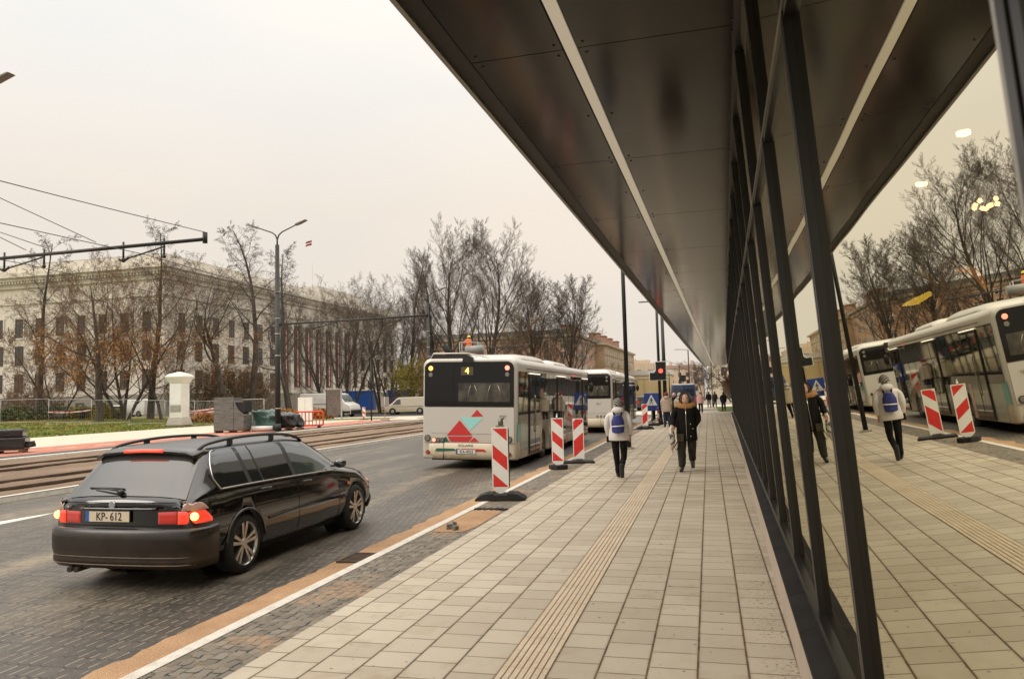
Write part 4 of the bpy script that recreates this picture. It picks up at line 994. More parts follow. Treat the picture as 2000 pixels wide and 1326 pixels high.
mb = MB(); mb.box(1.0, 1.15, 5.6, 5.7, 1.5, 1.85); mb.build('wing_mirror', BLKMET, v)
# beige van, facing left
v = make_van('delivery_van', 'dusty beige panel van parked side-on between the traffic light and the bus', 'van', (-31.6, 85.2, -.05), R(96), 5.3, 1.9, 1.98,
   [(3.55, 1.96), (3.8, 1.88), (4.55, 1.22), (5.1, 1.02), (5.26, .8), (5.3, .45)], VANB, group='vans parked across the far street', rims=ALU)
sidepoly(v, [(3.35, 1.15), (3.4, 1.72), (3.75, 1.70), (4.3, 1.2), (4.3, 1.12)], 1.9, 1.98, DGLASS, 'cab_window')
sidepoly(v, [(.1, .85), (.1, 1.15), (.32, 1.15), (.32, .85)], 1.9, 1.98, mat('dull_red_lens', (.35, .03, .02), .3), 'tail_light')
sidepoly(v, [(.2, .9), (.2, .93), (4.5, .93), (4.5, .9)], 1.9, 1.98, mat('crease_shadow', (.25, .21, .15), .6), 'rail_or_crease_shade')  # shade of the side crease put into a darker strip, not a rail
mb = MB(); mb.box(-.96, .96, -.06, .3, .3, .62); mb.build('rear_bumper', BLKMET, v)
# navy van ahead on the forecourt, tail towards us
v = make_van('navy_van', 'dark blue van seen from behind, standing beyond the waiting pedestrians', 'van', (-2.15, 70.2, -.02), R(2), 5.4, 2.25, 2.42,
   [(3.9, 2.40), (4.2, 2.3), (4.8, 1.5), (5.3, 1.2), (5.38, .8), (5.4, .45)], VANBL)
mb = MB(); mb.box(-.01, .01, -.03, .03, .4, 2.2); mb.build('door_seam', DARKIN, v)
for x0, x1 in ((-.88, -.12), (.12, .88)):
    mb = MB(); mb.box(x0, x1, -.022, .02, 1.4, 1.95); mb.build('rear_pane', mat('navy_pane', (.01, .016, .03), .1, coat=1), v)
mb = MB(); mb.box(-.98, .98, .1, .5, 2.36, 2.44); mb.build('roof_edge', WHITEP, v)
for x in (-1.02, 1.02):
    mb = MB(); mb.box(x-.06, x+.06, -.03, .1, .8, 1.25); mb.build('tail_light', CRED, v)
mb = MB(); mb.box(-1.05, 1.05, -.08, .2, .3, .55); mb.build('rear_bumper', BLKMET, v)
# dark hatchback on the road ahead
CARDK = mat('dark_green_grey_paint', (.02, .024, .02), .2, coat=1.)
def make_hatch(label, loc, rz, paint, group=None, name='parked_car', cat='car'):
    t = make_van(name, label, cat, loc, rz, 4.1, 1.72, 1.46, [(2.5, 1.44), (3.15, .98), (3.9, .82), (4.06, .65), (4.1, .4)], paint, group=group, wheelr=.31)
    sidepoly(t, [(.32, .95), (.55, 1.34), (2.45, 1.34), (3.0, .98)], 1.72, 1.46, DGLASS, 'side_window')
    mb = MB(); mb.box(-.66, .66, -.012, .06, .98, 1.34); mb.build('rear_window', DGLASS, t)
    for sg in (-1, 1):
        mb = MB(); mb.box(sg*.72-.1, sg*.72+.1, -.02, .04, .68, .92); mb.build('tail_light', CRED, t)
    mb = MB(); mb.box(-.26, .26, -.03, .0, .5, .61); mb.build('number_plate', PLATE, t)
    return t
make_hatch('dark car waiting on the road beyond the red and white marker boards', (-6.1, 77.5, -.05), 0, CARDK)
GREYC = mat('grey_car_paint', (.25, .25, .24), .25, coat=1.); WHC = mat('white_car_paint', (.62, .61, .58), .25, coat=1.)
make_hatch('white car half hidden behind the multi-stemmed yellow-leaved tree', (-67.5, 76.5, .4), R(80), WHC, 'cars parked beyond the park hedge')
make_hatch('pale grey car with curved roof parked behind the bench and litter bin', (-74.5, 75.8, .45), R(82), GREYC, 'cars parked beyond the park hedge')
make_hatch('white-roofed car parked farthest left behind the green hedge', (-82.0, 78.0, .5), R(82), WHC, 'cars parked beyond the park hedge')
v = make_van('small_white_van', 'small white van parked behind the trunks of the yellow-leaved trees', 'van', (-64.5, 78.5, .4), R(82), 4.8, 1.9, 2.1, [(3.4, 2.08), (4.1, 1.2), (4.7, 1.0), (4.8, .5)], VANW)
sidepoly(v, [(3.1, 1.1), (3.1, 1.8), (3.5, 1.8), (3.95, 1.15)], 1.9, 2.1, DGLASS, 'cab_window')
# blue containers
CBLUE = mat('container_blue', (.012, .075, .30), .45, var=.12, vs=2)
for k, (x, y, L_, lb) in enumerate(((-57.5, 119, 6.0, 'blue corrugated container directly behind the cab of the white van'), (-50.5, 121.5, 4.4, 'blue corrugated container between the white van and the beige van'))):
    t = thing('shipping_container', lb, 'container', (x, y, -.05), R(14), 'blue containers')
    mb = MB(); n = int(L_/.28)
    pr_ = [(-L_/2, 0)]
    for i in range(n):
        a = -L_/2+.28*i; pr_ += [(a, -.02), (a+.1, -.02), (a+.14, .04), (a+.24, .04)]
    pr_ += [(L_/2, 0), (L_/2, 2.4), (-L_/2, 2.4)]
    mb.prism(pr_, 0, 3.25, 'z'); mb.build('body', CBLUE, t)
    mb = MB(); mb.box(-L_/2, L_/2, -.06, 2.42, 3.25, 3.33); mb.box(-L_/2, L_/2, -.06, .02, 0, .1); mb.build('top_rail', CBLUE, t)
# ================================================================== street furniture
def clip_band(w_, z0, z1, a0, a1, slope):
    """polygon of the band a0<=s<=a1, s=(z1-z)/(z1-z0)-slope*(x/w+.5), inside the rectangle"""
    P = [(-w_/2, z0), (w_/2, z0), (w_/2, z1), (-w_/2, z1)]
    def S(p): return (z1-p[1])/(z1-z0)-slope*(p[0]/w_+.5)
    for lim, sg in ((a0, 1), (a1, -1)):
        Q = []
        for i in range(len(P)):
            a, b = P[i], P[(i+1) % len(P)]; fa, fb = sg*(S(a)-lim), sg*(S(b)-lim)
            if fa >= 0: Q.append(a)
            if fa*fb < 0:
                t = fa/(fa-fb); Q.append((a[0]+(b[0]-a[0])*t, a[1]+(b[1]-a[1])*t))
        P = Q
        if len(P) < 3: return []
    return P
def delineator(label, loc, rz, side=1, lamp='grey', base='block', lean=0., z0=.18, tail=True, both=True):
    t = thing('marker_board', label, 'marker board', loc, rz, 'red and white roadwork marker boards'); W = .25; z1 = z0+1.0
    T0 = Matrix.Rotation(lean, 4, 'X')
    mb = MB(); poly = [(-W/2-.012, z0+.02), (0-.035, z0-.075) if tail else (-W/2, z0), (.035, z0-.075) if tail else (W/2, z0), (W/2+.012, z0+.02), (W/2+.012, z1+.012), (-W/2-.012, z1+.012)]
    mb.prism(poly, -.012, .012, 'y', 0, T0)
    for yy, fl in ((-.0135, 1), (.0135, -1)):
        for a0, a1 in ((-.3, 0.0), (.275, .51), (.77, 1.2)):
            P = clip_band(W-.012, z0+.03, z1-.01, a0 if a0 >= 0 else -.3, a1, .217*side if side > 0 else .217*side)
            if side < 0: P = clip_band(W-.012, z0+.03, z1-.01, a0-.217 if a0 >= 0 else -.6, a1-.217, -.217)
            if len(P) > 2: mb.add([(x, yy, z) for x, z in P], [tuple(range(len(P)))], 1, T=T0)
    mb.build('board', [WHITED, REDP], t, fix=False)
    if both:
        mb = MB(); mb.prism([(-W/2+.0, z0), (W/2+.0, z0), (W/2+.012, z0+.05), (W/2+.012, z1-.03), (W/2, z1), (-W/2, z1)], .013, .075, 'y', T=T0 @ TR(.012, 0, 0)); mb.build('back_shell', BLACK, t, bevel=.01)
    if lamp == 'grey':
        l = bpy.data.objects.new('warning_lamp', None); C.objects.link(l); l.parent = t
        mb = MB(); mb.cbox((.01, .02, z1+.03), (.14, .05, .03), T=T0); mb.build('bracket', mat('grey_plastic', (.22, .20, .16), .5), l, bevel=.005)
        mb = MB(); mb.cyl((.02, .03, z1+.045), (.02, .03, z1+.15), .045, .040, n=20, T=T0); mb.ball((.045, .03, z1+.155), (.04, .04, .018), 14, 6, T=T0); mb.build('lamp_body', mat('dull_steel', (.16, .15, .12), .35, metal=.5, var=.3, vs=20), l)
    elif lamp == 'peg':
        mb = MB(); mb.cyl((0, 0, z1), (0, 0, z1+.07), .022, .02, n=14, T=T0); mb.cyl((0, 0, z1+.07), (0, 0, z1+.11), .012, n=10, T=T0); mb.build('peg', WHITED, t)
    if base == 'block':
        mb = MB(); mb.prism([(-.42, 0), (-.40, .05), (-.27, .115), (-.12, .125), (-.11, .10), (.11, .10), (.12, .125), (.27, .115), (.40, .05), (.42, 0)], -.20, .20, 'y')
        b_ = mb.build('base_block', BLACK, t, bevel=.012)
        mb = MB()
        for sx in (-1, 1): mb.prism([(sx*.14, .125), (sx*.20, .133), (sx*.36, .085), (sx*.30, .075)], -.12, .12, 'y')
        mb.build('moulded_handle', BLACK, b_, bevel=.006)
    elif base == 'round':
        mb = MB(); P = [(.21*(1+.05*math.cos(8*a))*math.cos(a), .21*(1+.05*math.cos(8*a))*math.sin(a)) for a in [2*math.pi*i/48 for i in range(48)]]
        mb.prism(P, 0, .10, 'z'); mb.build('base_block', BLACK, t, bevel=.01)
    else:
        mb = MB(); mb.prism([(-.40, 0), (-.38, .05), (.36, .055), (.40, 0)], -.22, .22, 'y'); mb.build('base_block', BLACK, t, bevel=.01)
        mb = MB()
        for i in range(6): mb.cbox((-.075+.03*i, 0, .08), (.018, .05, .05))
        mb.build('foot_clamp', BLACK, t)
    return t
delineator('nearest red and white marker board, small grey lamp on top, black block base', (-3.40, 12.42, 0), R(9), 1, 'grey', 'block')
delineator('red and white marker board with pointed tip and top peg on a round base', (-3.42, 17.55, 0), R(4), 1, 'peg', 'round', z0=.16, both=False)
delineator('backwards-leaning red and white marker board with rising stripes just past the pointed one', (-3.20, 19.15, 0), R(10), -1, None, 'flat', lean=-.07, z0=.09, tail=False, both=False)
delineator('left marker board of the far pair, rising stripes, by the crossing sign', (-2.93, 36.6, 0), R(5), -1, None, 'block', z0=.16, tail=False, both=False)
delineator('right of the far pair of marker boards, slightly farther away, with falling stripes', (-2.62, 42.6, 0), R(-6), 1, None, 'flat', z0=.12, tail=False, both=False)
delineator('tiny distant marker board near the parked beige van across the tracks', (-29.9, 63.6, -.05), R(5), 1, None, 'flat', lean=.12, z0=.12, tail=False, both=False)
# flat rubber mat left on the setts
mb = MB(); mb.prism([(-.5, 0), (-.46, .03), (.46, .03), (.5, 0)], -.16, .16, 'y'); tag(mb.build('rubber_mat', BLACK, loc=(-3.24, 36.2, 0)), 'flat black rubber foot lying by the left far marker board', 'rubber mat')
# pedestrian crossing sign on a portable stand
t = thing('crossing_sign', 'blue portable pedestrian crossing sign with white triangle, between the far marker boards', 'sign', (-2.86, 40.2, 0), R(3))
mb = MB(); mb.cbox((0, 0, 1.30), (.74, .02, .74)); mb.build('sign_plate', mat('sign_blue', (.02, .055, .26), .35), t, bevel=.004)
mb = MB(); mb.prism([(-.30, 1.04), (.30, 1.04), (0, 1.60)], -.018, -.011, 'y'); tri = mb.build('white_triangle', WHITED, t)
mb = MB(); mb.ball((.0, -.024, 1.42), (.032, .006, .032), 12, 8)
mb.prism([(-.035, 1.38), (.035, 1.38), (.02, 1.22), (-.02, 1.22)], -.028, -.019, 'y'); mb.prism([(-.02, 1.24), (.0, 1.22), (-.07, 1.08), (-.095, 1.09)], -.028, -.019, 'y'); mb.prism([(.0, 1.22), (.02, 1.24), (.09, 1.09), (.065, 1.08)], -.028, -.019, 'y')
mb.prism([(-.03, 1.37), (-.01, 1.35), (-.09, 1.25), (-.105, 1.265)], -.028, -.019, 'y'); mb.prism([(.03, 1.37), (.01, 1.35), (.09, 1.27), (.105, 1.285)], -.028, -.019, 'y')
mb.build('walking_figure', INK, tri)
mb = MB(); mb.cbox((0, .02, .85), (.74, .02, .12)); mb.build('lower_plate', mat('sign_blue', (.02, .055, .26), .35), t)
mb = MB(); mb.cyl((0, .04, .1), (0, .04, 1.6), .025, n=10); mb.build('pole', GALV, t)
mb = MB(); mb.prism([(-.40, 0), (-.38, .10), (.38, .10), (.40, 0)], -.2, .2, 'y'); mb.build('base_block', BLACK, t, bevel=.01)
# traffic light with L-shaped backing plate
LRED = mat('red_signal_lit', (1, .1, .05), .3, emit=(1, .06, .035), es=2.6); LOFF = mat('unlit_signal_lens', (.02, .02, .018), .25)
POLEM = mat('dark_pole_paint', (.020, .021, .019), .42, metal=.3, var=.2, vs=1)
t = thing('traffic_light', 'traffic light showing red on an L-shaped black plate with white border', 'traffic light', (-2.50, 41.3, 0), 0)
mb = MB(); mb.cyl((.02, 0, 0), (.02, 0, 8.6), .085, .06, n=16); mb.cyl((.02, 0, 0), (.02, 0, .35), .12, .11, n=16); mb.build('pole', POLEM, t)
Lp = [(-.46, 2.36), (.38, 2.36), (.38, 3.30), (-.14, 3.30), (-.14, 2.84), (-.24, 2.74), (-.46, 2.74)]
mb = MB(); mb.prism([(x*1.0+(.035 if x > 0 else -.035), z+(.035 if z > 2.8 and not abs(z-2.84) < .01 else (-.035 if z < 2.5 else .035))) for x, z in Lp], -.10, -.085, 'y'); mb.build('white_border', WHITED, t)
mb = MB(); mb.prism(Lp, -.125, -.095, 'y'); bk = mb.build('backing_plate', mat('signal_black', (.006, .006, .006), .5), t)
for x, z, m_, nm in ((.12, 3.12, LOFF, 'upper_lens'), (.12, 2.83, LRED, 'red_lens'), (.12, 2.54, LOFF, 'lower_lens'), (-.24, 2.54, LOFF, 'arrow_lens')):
    mb = MB(); mb.cyl((x, -.12, z), (x, -.15, z), .10 if m_ is LOFF else .115, n=24); q = mb.build(nm, m_, bk)
    mb = MB(); mb.grid(lambda u, v: (x+.115*math.cos(math.pi*u), -.13-.14*v, z+.115*math.sin(math.pi*u)), 12, 1); mb.build('visor', BLKMET, q)
def straight_lamp(label, loc, H, arm, side=-1, r=.06, tilt=0.):
    t = thing('street_lamp', label, 'street lamp', loc, 0, 'lamp posts along the street')
    mb = MB(); mb.cyl((0, 0, 0), (0, 0, H), r, r*.75, n=14); mb.build('pole', POLEM, t)
    mb = MB(); mb.tube([(0, 0, H), (side*.1, 0, H+.06), (side*arm, 0, H+.12+tilt)], .03, 8); mb.build('arm', POLEM, t)
    mb = MB(); mb.cbox((side*(arm+.25), 0, H+.12+tilt), (.6, .22, .07)); mb.build('lamp_head', mat('lamp_grey', (.16, .155, .14), .4, metal=.4), t, bevel=.02)
    return t
t = thing('lamp_post', 'tall bare black post just outside the canopy, behind the person in the white jacket', 'post', (-2.42, 23.85, 0), 0)
mb = MB(); mb.cyl((0, 0, 0), (0, 0, 9.5), .068, .055, n=18); mb.build('pole', POLEM, t)
mb = MB(); mb.cyl((0, 0, 0), (0, 0, .05), .15, n=18); mb.build('base_plate', CONC, t)
mb = MB(); mb.tube([(0, 0, 9.5), (0, 0, 9.8), (-.3, 0, 10.1), (-1.6, 0, 10.35)], .03, 8); mb.build('arm', POLEM, t)
mb = MB(); mb.cbox((-1.85, 0, 10.36), (.6, .22, .07)); mb.build('lamp_head', mat('lamp_grey', (.16, .155, .14), .4, metal=.4), t, bevel=.02)
straight_lamp('thick dark lamp post just behind the red traffic light', (-2.48, 46.3, 0), 7.0, .8, -1, .12)
straight_lamp('tallest of the distant lamp posts, right beside the navy van', (-2.1, 92.4, 0), 6.55, 1.0, -1, .09)
straight_lamp('middle one of the three distant lamp posts beyond the navy van', (-3.9, 112.8, 0), 5.5, 2.0, -1, .10, .7)
straight_lamp('shortest-looking of the three distant lamp posts, leftmost behind the navy van', (-6.2, 130.2, 0), 4.9, 2.2, -1, .10, .5)
straight_lamp('thin post in front of the cream building at the end of the canopy', (.4, 84.9, 0), 5.4, .4, 1, .05)
t = thing('traffic_light', 'small dark traffic light seen from behind above the navy van', 'traffic light', (-2.35, 76.6, 0), 0)
mb = MB(); mb.cyl((0, 0, 0), (0, 0, 3.0), .05, n=10); mb.build('pole', POLEM, t)
mb = MB(); mb.cbox((0, -.02, 3.0), (.60, .16, .62)); mb.build('signal_box', mat('signal_black', (.006, .006, .006), .5), t, bevel=.02)
for k, (x, y, h) in enumerate(((-24.2, 118, 8.6), (-20.0, 126, 8.4), (-30.0, 150, 13.5))):
    t = thing('bare_pole', ['thin dark pole in front of the yellow wall, left one', 'thin dark pole in front of the yellow wall, right one', 'thin dark pole in front of the corner of the brick apartment block'][k], 'pole', (x, y, 0), 0, 'thin distant poles')
    mb = MB(); mb.cyl((0, 0, 0), (0, 0, h), .10, .08, n=8); mb.build('pole', POLEM, t)
    mb = MB(); mb.cyl((0, 0, h), (0, 0, h+.1), .12, n=8); mb.build('cap', POLEM, t)
# double-armed lamp posts with tram arms
LPM = mat('grey_green_pole', (.032, .033, .028), .5, metal=.3, var=.2, vs=1.5)
def double_lamp(label, loc, tram=True, H=11.55, right=True, left=True):
    t = thing('double_lamp', label, 'street lamp', loc, 0, 'double-armed lamp posts beside the tracks')
    mb = MB(); mb.cyl((0, 0, 0), (0, 0, H*.58), .17, .155, n=20); mb.cyl((0, 0, H*.58), (0, 0, H), .155, .125, n=20); mb.build('pole', LPM, t)
    mb = MB(); mb.cyl((0, 0, 0), (0, 0, .45), .20, .19, n=20); mb.build('base_collar', LPM, t)
    for sg, ok in ((1, right), (-1, left)):
        if not ok: continue
        a = bpy.data.objects.new('lamp_arm', None); C.objects.link(a); a.parent = t
        mb = MB(); mb.tube([(0, 0, H-.1), (0, 0, H+.35), (sg*.12, 0, H+.62), (sg*.35, 0, H+.80), (sg*1.35, 0, H+1.18)], [.05, .05, .045, .04, .035], 10); mb.build('arm', LPM, a)
        mb = MB(); mb.prism([(sg*1.25, H+1.12), (sg*1.35, H+1.24), (sg*2.0, H+1.44), (sg*2.08, H+1.40), (sg*1.55, H+1.18)], -.14, .14, 'y'); mb.build('lamp_head', mat('lamp_head_grey', (.13, .12, .10), .4, metal=.3), a, bevel=.02)
    for z in (4.1, 6.55, 8.6, 8.72, 9.2):
        if z < H: pass
    mb = MB()
    for z in (1.35, 4.6, 5.95, 6.9, 8.55): mb.cyl((0, 0, z), (0, 0, z+.05), .175, n=20)
    mb.build('clamp_bands', GALV, t)['kind'] = 'stuff'
    if tram:
        a = bpy.data.objects.new('tram_arm', None); C.objects.link(a); a.parent = t
        mb = MB(); mb.tube([(.15, 0, 6.55), (9.9, 0, 6.62)], .055, 10); mb.cyl((9.86, 0, 6.50), (9.86, 0, 6.82), .07, n=10); mb.build('main_tube', BLKMET, a)
        for x in (2.5, 4.05, 7.0, 8.45):
            mb = MB(); mb.cyl((x, 0, 6.2), (x, 0, 6.75), .03, n=8); mb.ball((x, 0, 6.2), .06, 8, 6); mb.build('hanger', BLKMET, a)
        for x0, x1 in ((2.5, 4.05), (7.0, 8.45)):
            mb = MB(); mb.tube([(x0, 0, 6.2), (x1, 0, 6.5)], .025, 6); mb.tube([(x0-.15, 0, 6.22), (x0, 0, 6.15), (x0+.2, 0, 6.26)], .04, 6); mb.build('steady_arm', BLKMET, a)
        mb = MB(); mb.tube([(.1, 0, 8.2), (4.2, 0, 6.75)], .012, 5); mb.build('stay_wire', BLKMET, a)
    return t
dl0 = double_lamp('nearest double-armed lamp post, mostly outside the picture at the left with its long tram arm', (-24.1, 19.55, -.05), H=11.2)
for c_ in dl0.children:
    if c_.name.startswith('lamp_arm'): c_.scale = (1.28, 1, 1)
double_lamp('tall double-armed grey lamp post standing between the wrapped pallet and the black sacks', (-25.7, 42.4, -.05))
double_lamp('smaller distant double-armed lamp post left of the twin bare tree', (-27.4, 73.5, -.05))
# overhead wires
WIRE = mat('wire', (.03, .028, .025), .5)
def wire(label, pts, r=.012):
    mb = MB(); P = []
    for a, b in zip(pts, pts[1:]):
        a, b = Vector(a), Vector(b)
        for i in range(10): P.append(a.lerp(b, i/10)-Vector((0, 0, (b-a).length*.006*math.sin(math.pi*i/10))))
    P.append(Vector(pts[-1])); mb.tube(P, r, 5); tag(mb.build('overhead_wire', WIRE), label, 'wire', 'overhead tram wires')
wire('overhead wire starting from the tip of the nearest tram arm', [(-14.25, 2, 6.3), (-14.25, 19.55, 6.78), (-14.25, 19.56, 6.78)])
wire('overhead wire fixed to the middle of the nearest tram arm, the second from its tip', [(-22.5, 8, 11.0), (-18.1, 19.55, 6.76)])
wire('overhead wire crossing the sky steeply at the far left edge', [(-24.4, 14.5, 9.8), (-20.7, 19.5, 6.7)])
wire('overhead wire running above the farther track', [(-20.9, -5, 6.3), (-20.9, 19.5, 6.30), (-21.9, 42.4, 6.25)])
wire('overhead wire running above the nearer track', [(-16.3, -5, 6.25), (-16.3, 19.5, 6.25), (-17.3, 42.4, 6.25), (-18.9, 73.5, 6.25)])
# ------------------------------------------------------------------ building-site things on the far side
t = thing('wrapped_pallet', 'tall grey stack wrapped in clear film on a pallet beside the double lamp post', 'pallet', (-28.3, 41.6, -.05), R(8))
WRAP = mat('grey_film_wrap', (.115, .112, .10), .30, var=.55, vs=2.2, bump=.9, bs=3.0, stretch=(.8, .8, 6), coat=.5)
mb = MB(); mb.grid(lambda u, v: ((-.95+1.25*u)+.03*noise.noise(Vector((u*8, v*9, 1))), -.55+.03*noise.noise(Vector((u*9, v*7, 4))), .14+2.0*v), 14, 20)
mb.box(-.93, .28, -.50, .60, .14, 2.12); mb.build('wrapped_stack', WRAP, t)
mb = MB(); mb.prism([(.30, .14), (.96, .14), (.96, 1.05), (.60, 1.35), (.30, 1.9)], -.54, .58, 'y'); mb.build('draped_film', WRAP, t, bevel=.03)
mb = MB(); mb.box(.30, .97, -.42, .5, 1.2, 1.84); mb.build('black_crate', BLACK, t)
WOOD = mat('pallet_wood', (.20, .12, .06), .8, var=.3, vs=8)
mb = MB()
for x in (-.9, 0, .85): mb.box(x-.05, x+.05, -.5, .5, 0, .13)
mb.box(-.95, .96, -.52, -.4, .1, .135); mb.box(-.95, .96, .4, .52, .1, .135); mb.build('pallet_base', WOOD, t)
def lumpy(name, label, cat, loc, size, m, seed, n=18, amp=.25, group=None):
    mb = MB()
    def fn(u, v):
        a = 2*math.pi*u; b = math.pi*v; d = Vector((math.sin(b)*math.cos(a), math.sin(b)*math.sin(a), math.cos(b)))
        k = 1+amp*noise.noise(d*1.6+Vector((seed, 0, 0)))+amp*.5*noise.noise(d*4+Vector((seed, 5, 0)))
        sq = lambda q: math.copysign(abs(q)**.7, q)
        return (sq(d.x)*size[0]*k, sq(d.y)*size[1]*k, max(0, size[2]*.5+sq(d.z)*size[2]*.55*k))
    mb.grid(fn, n*2, n); return tag(mb.build(name, m, loc=loc), label, cat, group)
TARP = mat('green_tarpaulin', (.035, .085, .065), .35, var=.5, vs=5, bump=.9, bs=5, coat=.3)
lumpy('tarpaulin', 'crumpled green tarpaulin heap between the wrapped pallet and the lamp post', 'tarpaulin', (-27.1, 43.3, -.05), (.95, .6, 1.15), TARP, 3, amp=.5)
t = thing('white_pipe', 'short white plastic pipe lying in front of the green tarpaulin', 'pipe', (-26.5, 42.2, .12), R(-70))
mb = MB(); mb.cyl((0, -.75, 0), (0, .5, .02), .17, .13, n=20); mb.build('pipe_wall', WHITEP, t)
mb = MB(); mb.cyl((0, .5, .02), (0, .505, .02), .10, n=18); mb.build('pipe_mouth', DARKIN, t)
SACK = mat('black_plastic_sack', (.012, .012, .011), .25, bump=1., bs=12, coat=.5)
lumpy('black_sack_pile', 'shiny black plastic wrapped pile just right of the double lamp post', 'sacks', (-25.95, 44.1, .06), (.86, .5, .95), SACK, 9, amp=.35)
mb = MB()
for x in (-.8, 0, .8): mb.box(x-.06, x+.06, -.4, .4, 0, .12)
mb.box(-.9, .9, -.42, -.3, .1, .14); tag(mb.build('pallet', WOOD, loc=(-25.95, 44.1, -.05)), 'low wooden pallet under the shiny black wrapped pile', 'pallet')
# plastic barrier
ORB = mat('orange_red_plastic', (.62, .05, .02), .35, var=.1, vs=3)
t = thing('plastic_barrier', 'orange-red plastic pedestrian barrier behind the black pile', 'barrier', (-25.75, 46.3, -.05), R(4))
mb = MB(); mb.tube([(-1.0, 0, .2), (-1.0, 0, .98), (-.9, 0, 1.08), (.9, 0, 1.08), (1.0, 0, .98), (1.0, 0, .26), (.9, 0, .18), (-.9, 0, .18)], .055, 8); mb.build('frame', ORB, t)
for x in (-.75, -.5, -.25, 0, .25, .5, .75): mb = MB(); mb.cbox((x, 0, .62), (.05, .03, .85)); mb.build('bar', ORB, t)
for x in (-.7, .7): mb = MB(); mb.prism([(-.28, 0), (.28, 0), (.05, .22), (-.05, .22)], x-.04, x+.04, 'x'); mb.build('foot', BLACK, t)
# white cabinet, notice board, sign stand, small traffic light
t = thing('control_cabinet', 'white utility cabinet left of the tall white van', 'cabinet', (-34.6, 61.6, -.05), R(14))
mb = MB(); mb.box(-.62, .62, -.2, .2, .1, 2.12); mb.build('cabinet_body', WHITEP, t, bevel=.02)
mb = MB(); mb.box(-.005, .005, -.206, -.2, .2, 2.0); mb.build('door_seam', DARKIN, t); mb = MB(); mb.box(-.6, .6, -.18, .18, 0, .1); mb.build('foot_plinth', CONC, t)
t = thing('notice_board', 'brown-grey notice board on two posts in front of the white van', 'notice board', (-33.0, 63.8, -.05), R(16))
mb = MB(); mb.box(-.62, .62, -.04, .04, .45, 2.75); mb.build('panel', mat('weathered_panel', (.13, .10, .085), .8, var=.6, vs=12), t)
mb = MB(); mb.box(.64, .76, -.07, .07, 0, 2.85); mb.build('post', GALV, t); mb = MB(); mb.box(-.68, -.63, -.05, .05, 0, 2.78); mb.build('post', BLKMET, t); mb = MB(); mb.box(-.80, .95, -.07, .07, 2.77, 2.86); mb.build('top_rail', GALV, t)
t = thing('traffic_light', 'black pedestrian traffic light on a thin pole between the white van and the beige van', 'traffic light', (-27.7, 60.3, -.05), R(8))
mb = MB(); mb.cyl((0, 0, 0), (0, 0, 5.2), .065, .05, n=12); mb.build('pole', POLEM, t)
for x, z, s_ in ((-.12, 3.1, .62), (.26, 2.95, .55)):
    mb = MB(); mb.cbox((x, -.05, z), (.24, .22, s_)); q = mb.build('signal_box', mat('signal_black', (.006, .006, .006), .5), t, bevel=.02)
    for dz in (-.16, .14):
        mb = MB(); mb.grid(lambda u, v: (x+.1*math.cos(math.pi*u), -.16-.13*v, z+dz+.1*math.sin(math.pi*u)), 10, 1); mb.build('visor', GALV, q)
t = thing('portable_sign', 'grey back of a portable road sign on a foot, right of the distant light', 'sign', (-26.9, 61.3, -.05), R(8))
mb = MB(); mb.cyl((0, 0, .05), (0, 0, 2.0), .035, n=10); mb.build('pole', GALV, t)
mb = MB(); mb.cbox((0, .04, 1.55), (.72, .02, .85)); mb.build('sign_plate', mat('sign_back_grey', (.30, .29, .26), .5, metal=.3), t)
mb = MB(); mb.box(-.36, .36, -.2, .2, 0, .14); mb.build('base_block', CONC, t, bevel=.02)
# black stacked bundles on pallets at left edge
def bundle(label, loc, rz, seed):
    t = thing('pipe_bundle', label, 'bundle', loc, rz, 'black bundles on pallets')
    mb = MB(); mb.box(-1.0, 1.0, -.5, .5, .14, .62); mb.build('lower_bundle', SACK, t, bevel=.05)
    mb = MB(); mb.box(-.85, .9, -.45, .45, .625, .95); mb.build('upper_bundle', SACK, t, bevel=.06)
    mb = MB(); 
    for i in range(5): mb.tube([(1.0, -.35+.17*i, .25+.1*(i % 2)), (1.22, -.34+.17*i, .27+.1*(i % 2))], .07, 8)
    mb.build('pipe_ends', BLACK, t)['kind'] = 'stuff'
    mb = MB()
    for x in (-.85, 0, .85): mb.box(x-.07, x+.07, -.5, .5, 0, .10)
    mb.box(-1., 1., -.52, -.40, .10, .135); mb.box(-1., 1., .40, .52, .10, .135); mb.build('pallet_base', WOOD, t)
bundle('black plastic-wrapped bundle on a pallet, the complete one at the left edge', (-27.9, 25.2, -.05), R(35), 1)
bundle('black bundle on a pallet cut off by the left edge of the picture', (-28.2, 23.0, -.05), R(40), 2)
# advertising kiosk
t = thing('advert_pillar', 'square white advertising pillar with a flared cap and stone foot', 'pillar', (-41.2, 53.4, .0), R(4))
KW = mat('kiosk_white', (.66, .64, .56), .5, var=.08, vs=3)
def sq(a, z): return [(-a, -a, z), (a, -a, z), (a, a, z), (-a, a, z)]
mb = MB(); mb.rings([sq(.62, 0), sq(.70, .12), sq(.60, .72)], smooth=False); mb.build('foot', CONC, t, bevel=.02)
mb = MB(); mb.rings([sq(.53, .72), sq(.53, 3.45)], smooth=False); sh = mb.build('shaft', KW, t)
mb = MB(); mb.rings([sq(.56, 3.45), sq(.60, 3.52), sq(.64, 3.62), sq(.78, 3.88), sq(.80, 3.98), sq(.66, 4.14), sq(.1, 4.35)], smooth=False); mb.build('cap', KW, t, bevel=.01)
mb = MB(); mb.box(-.47, .47, -.55, -.532, 1.75, 3.4); mb.build('blank_poster', mat('pale_poster', (.70, .70, .66), .5, var=.06, vs=3), sh)
mb = MB(); mb.box(-.47, .47, -.55, -.532, 1.15, 1.68); mb.build('grey_notice', mat('grey_notice', (.30, .28, .24), .6, var=.3, vs=8), sh)
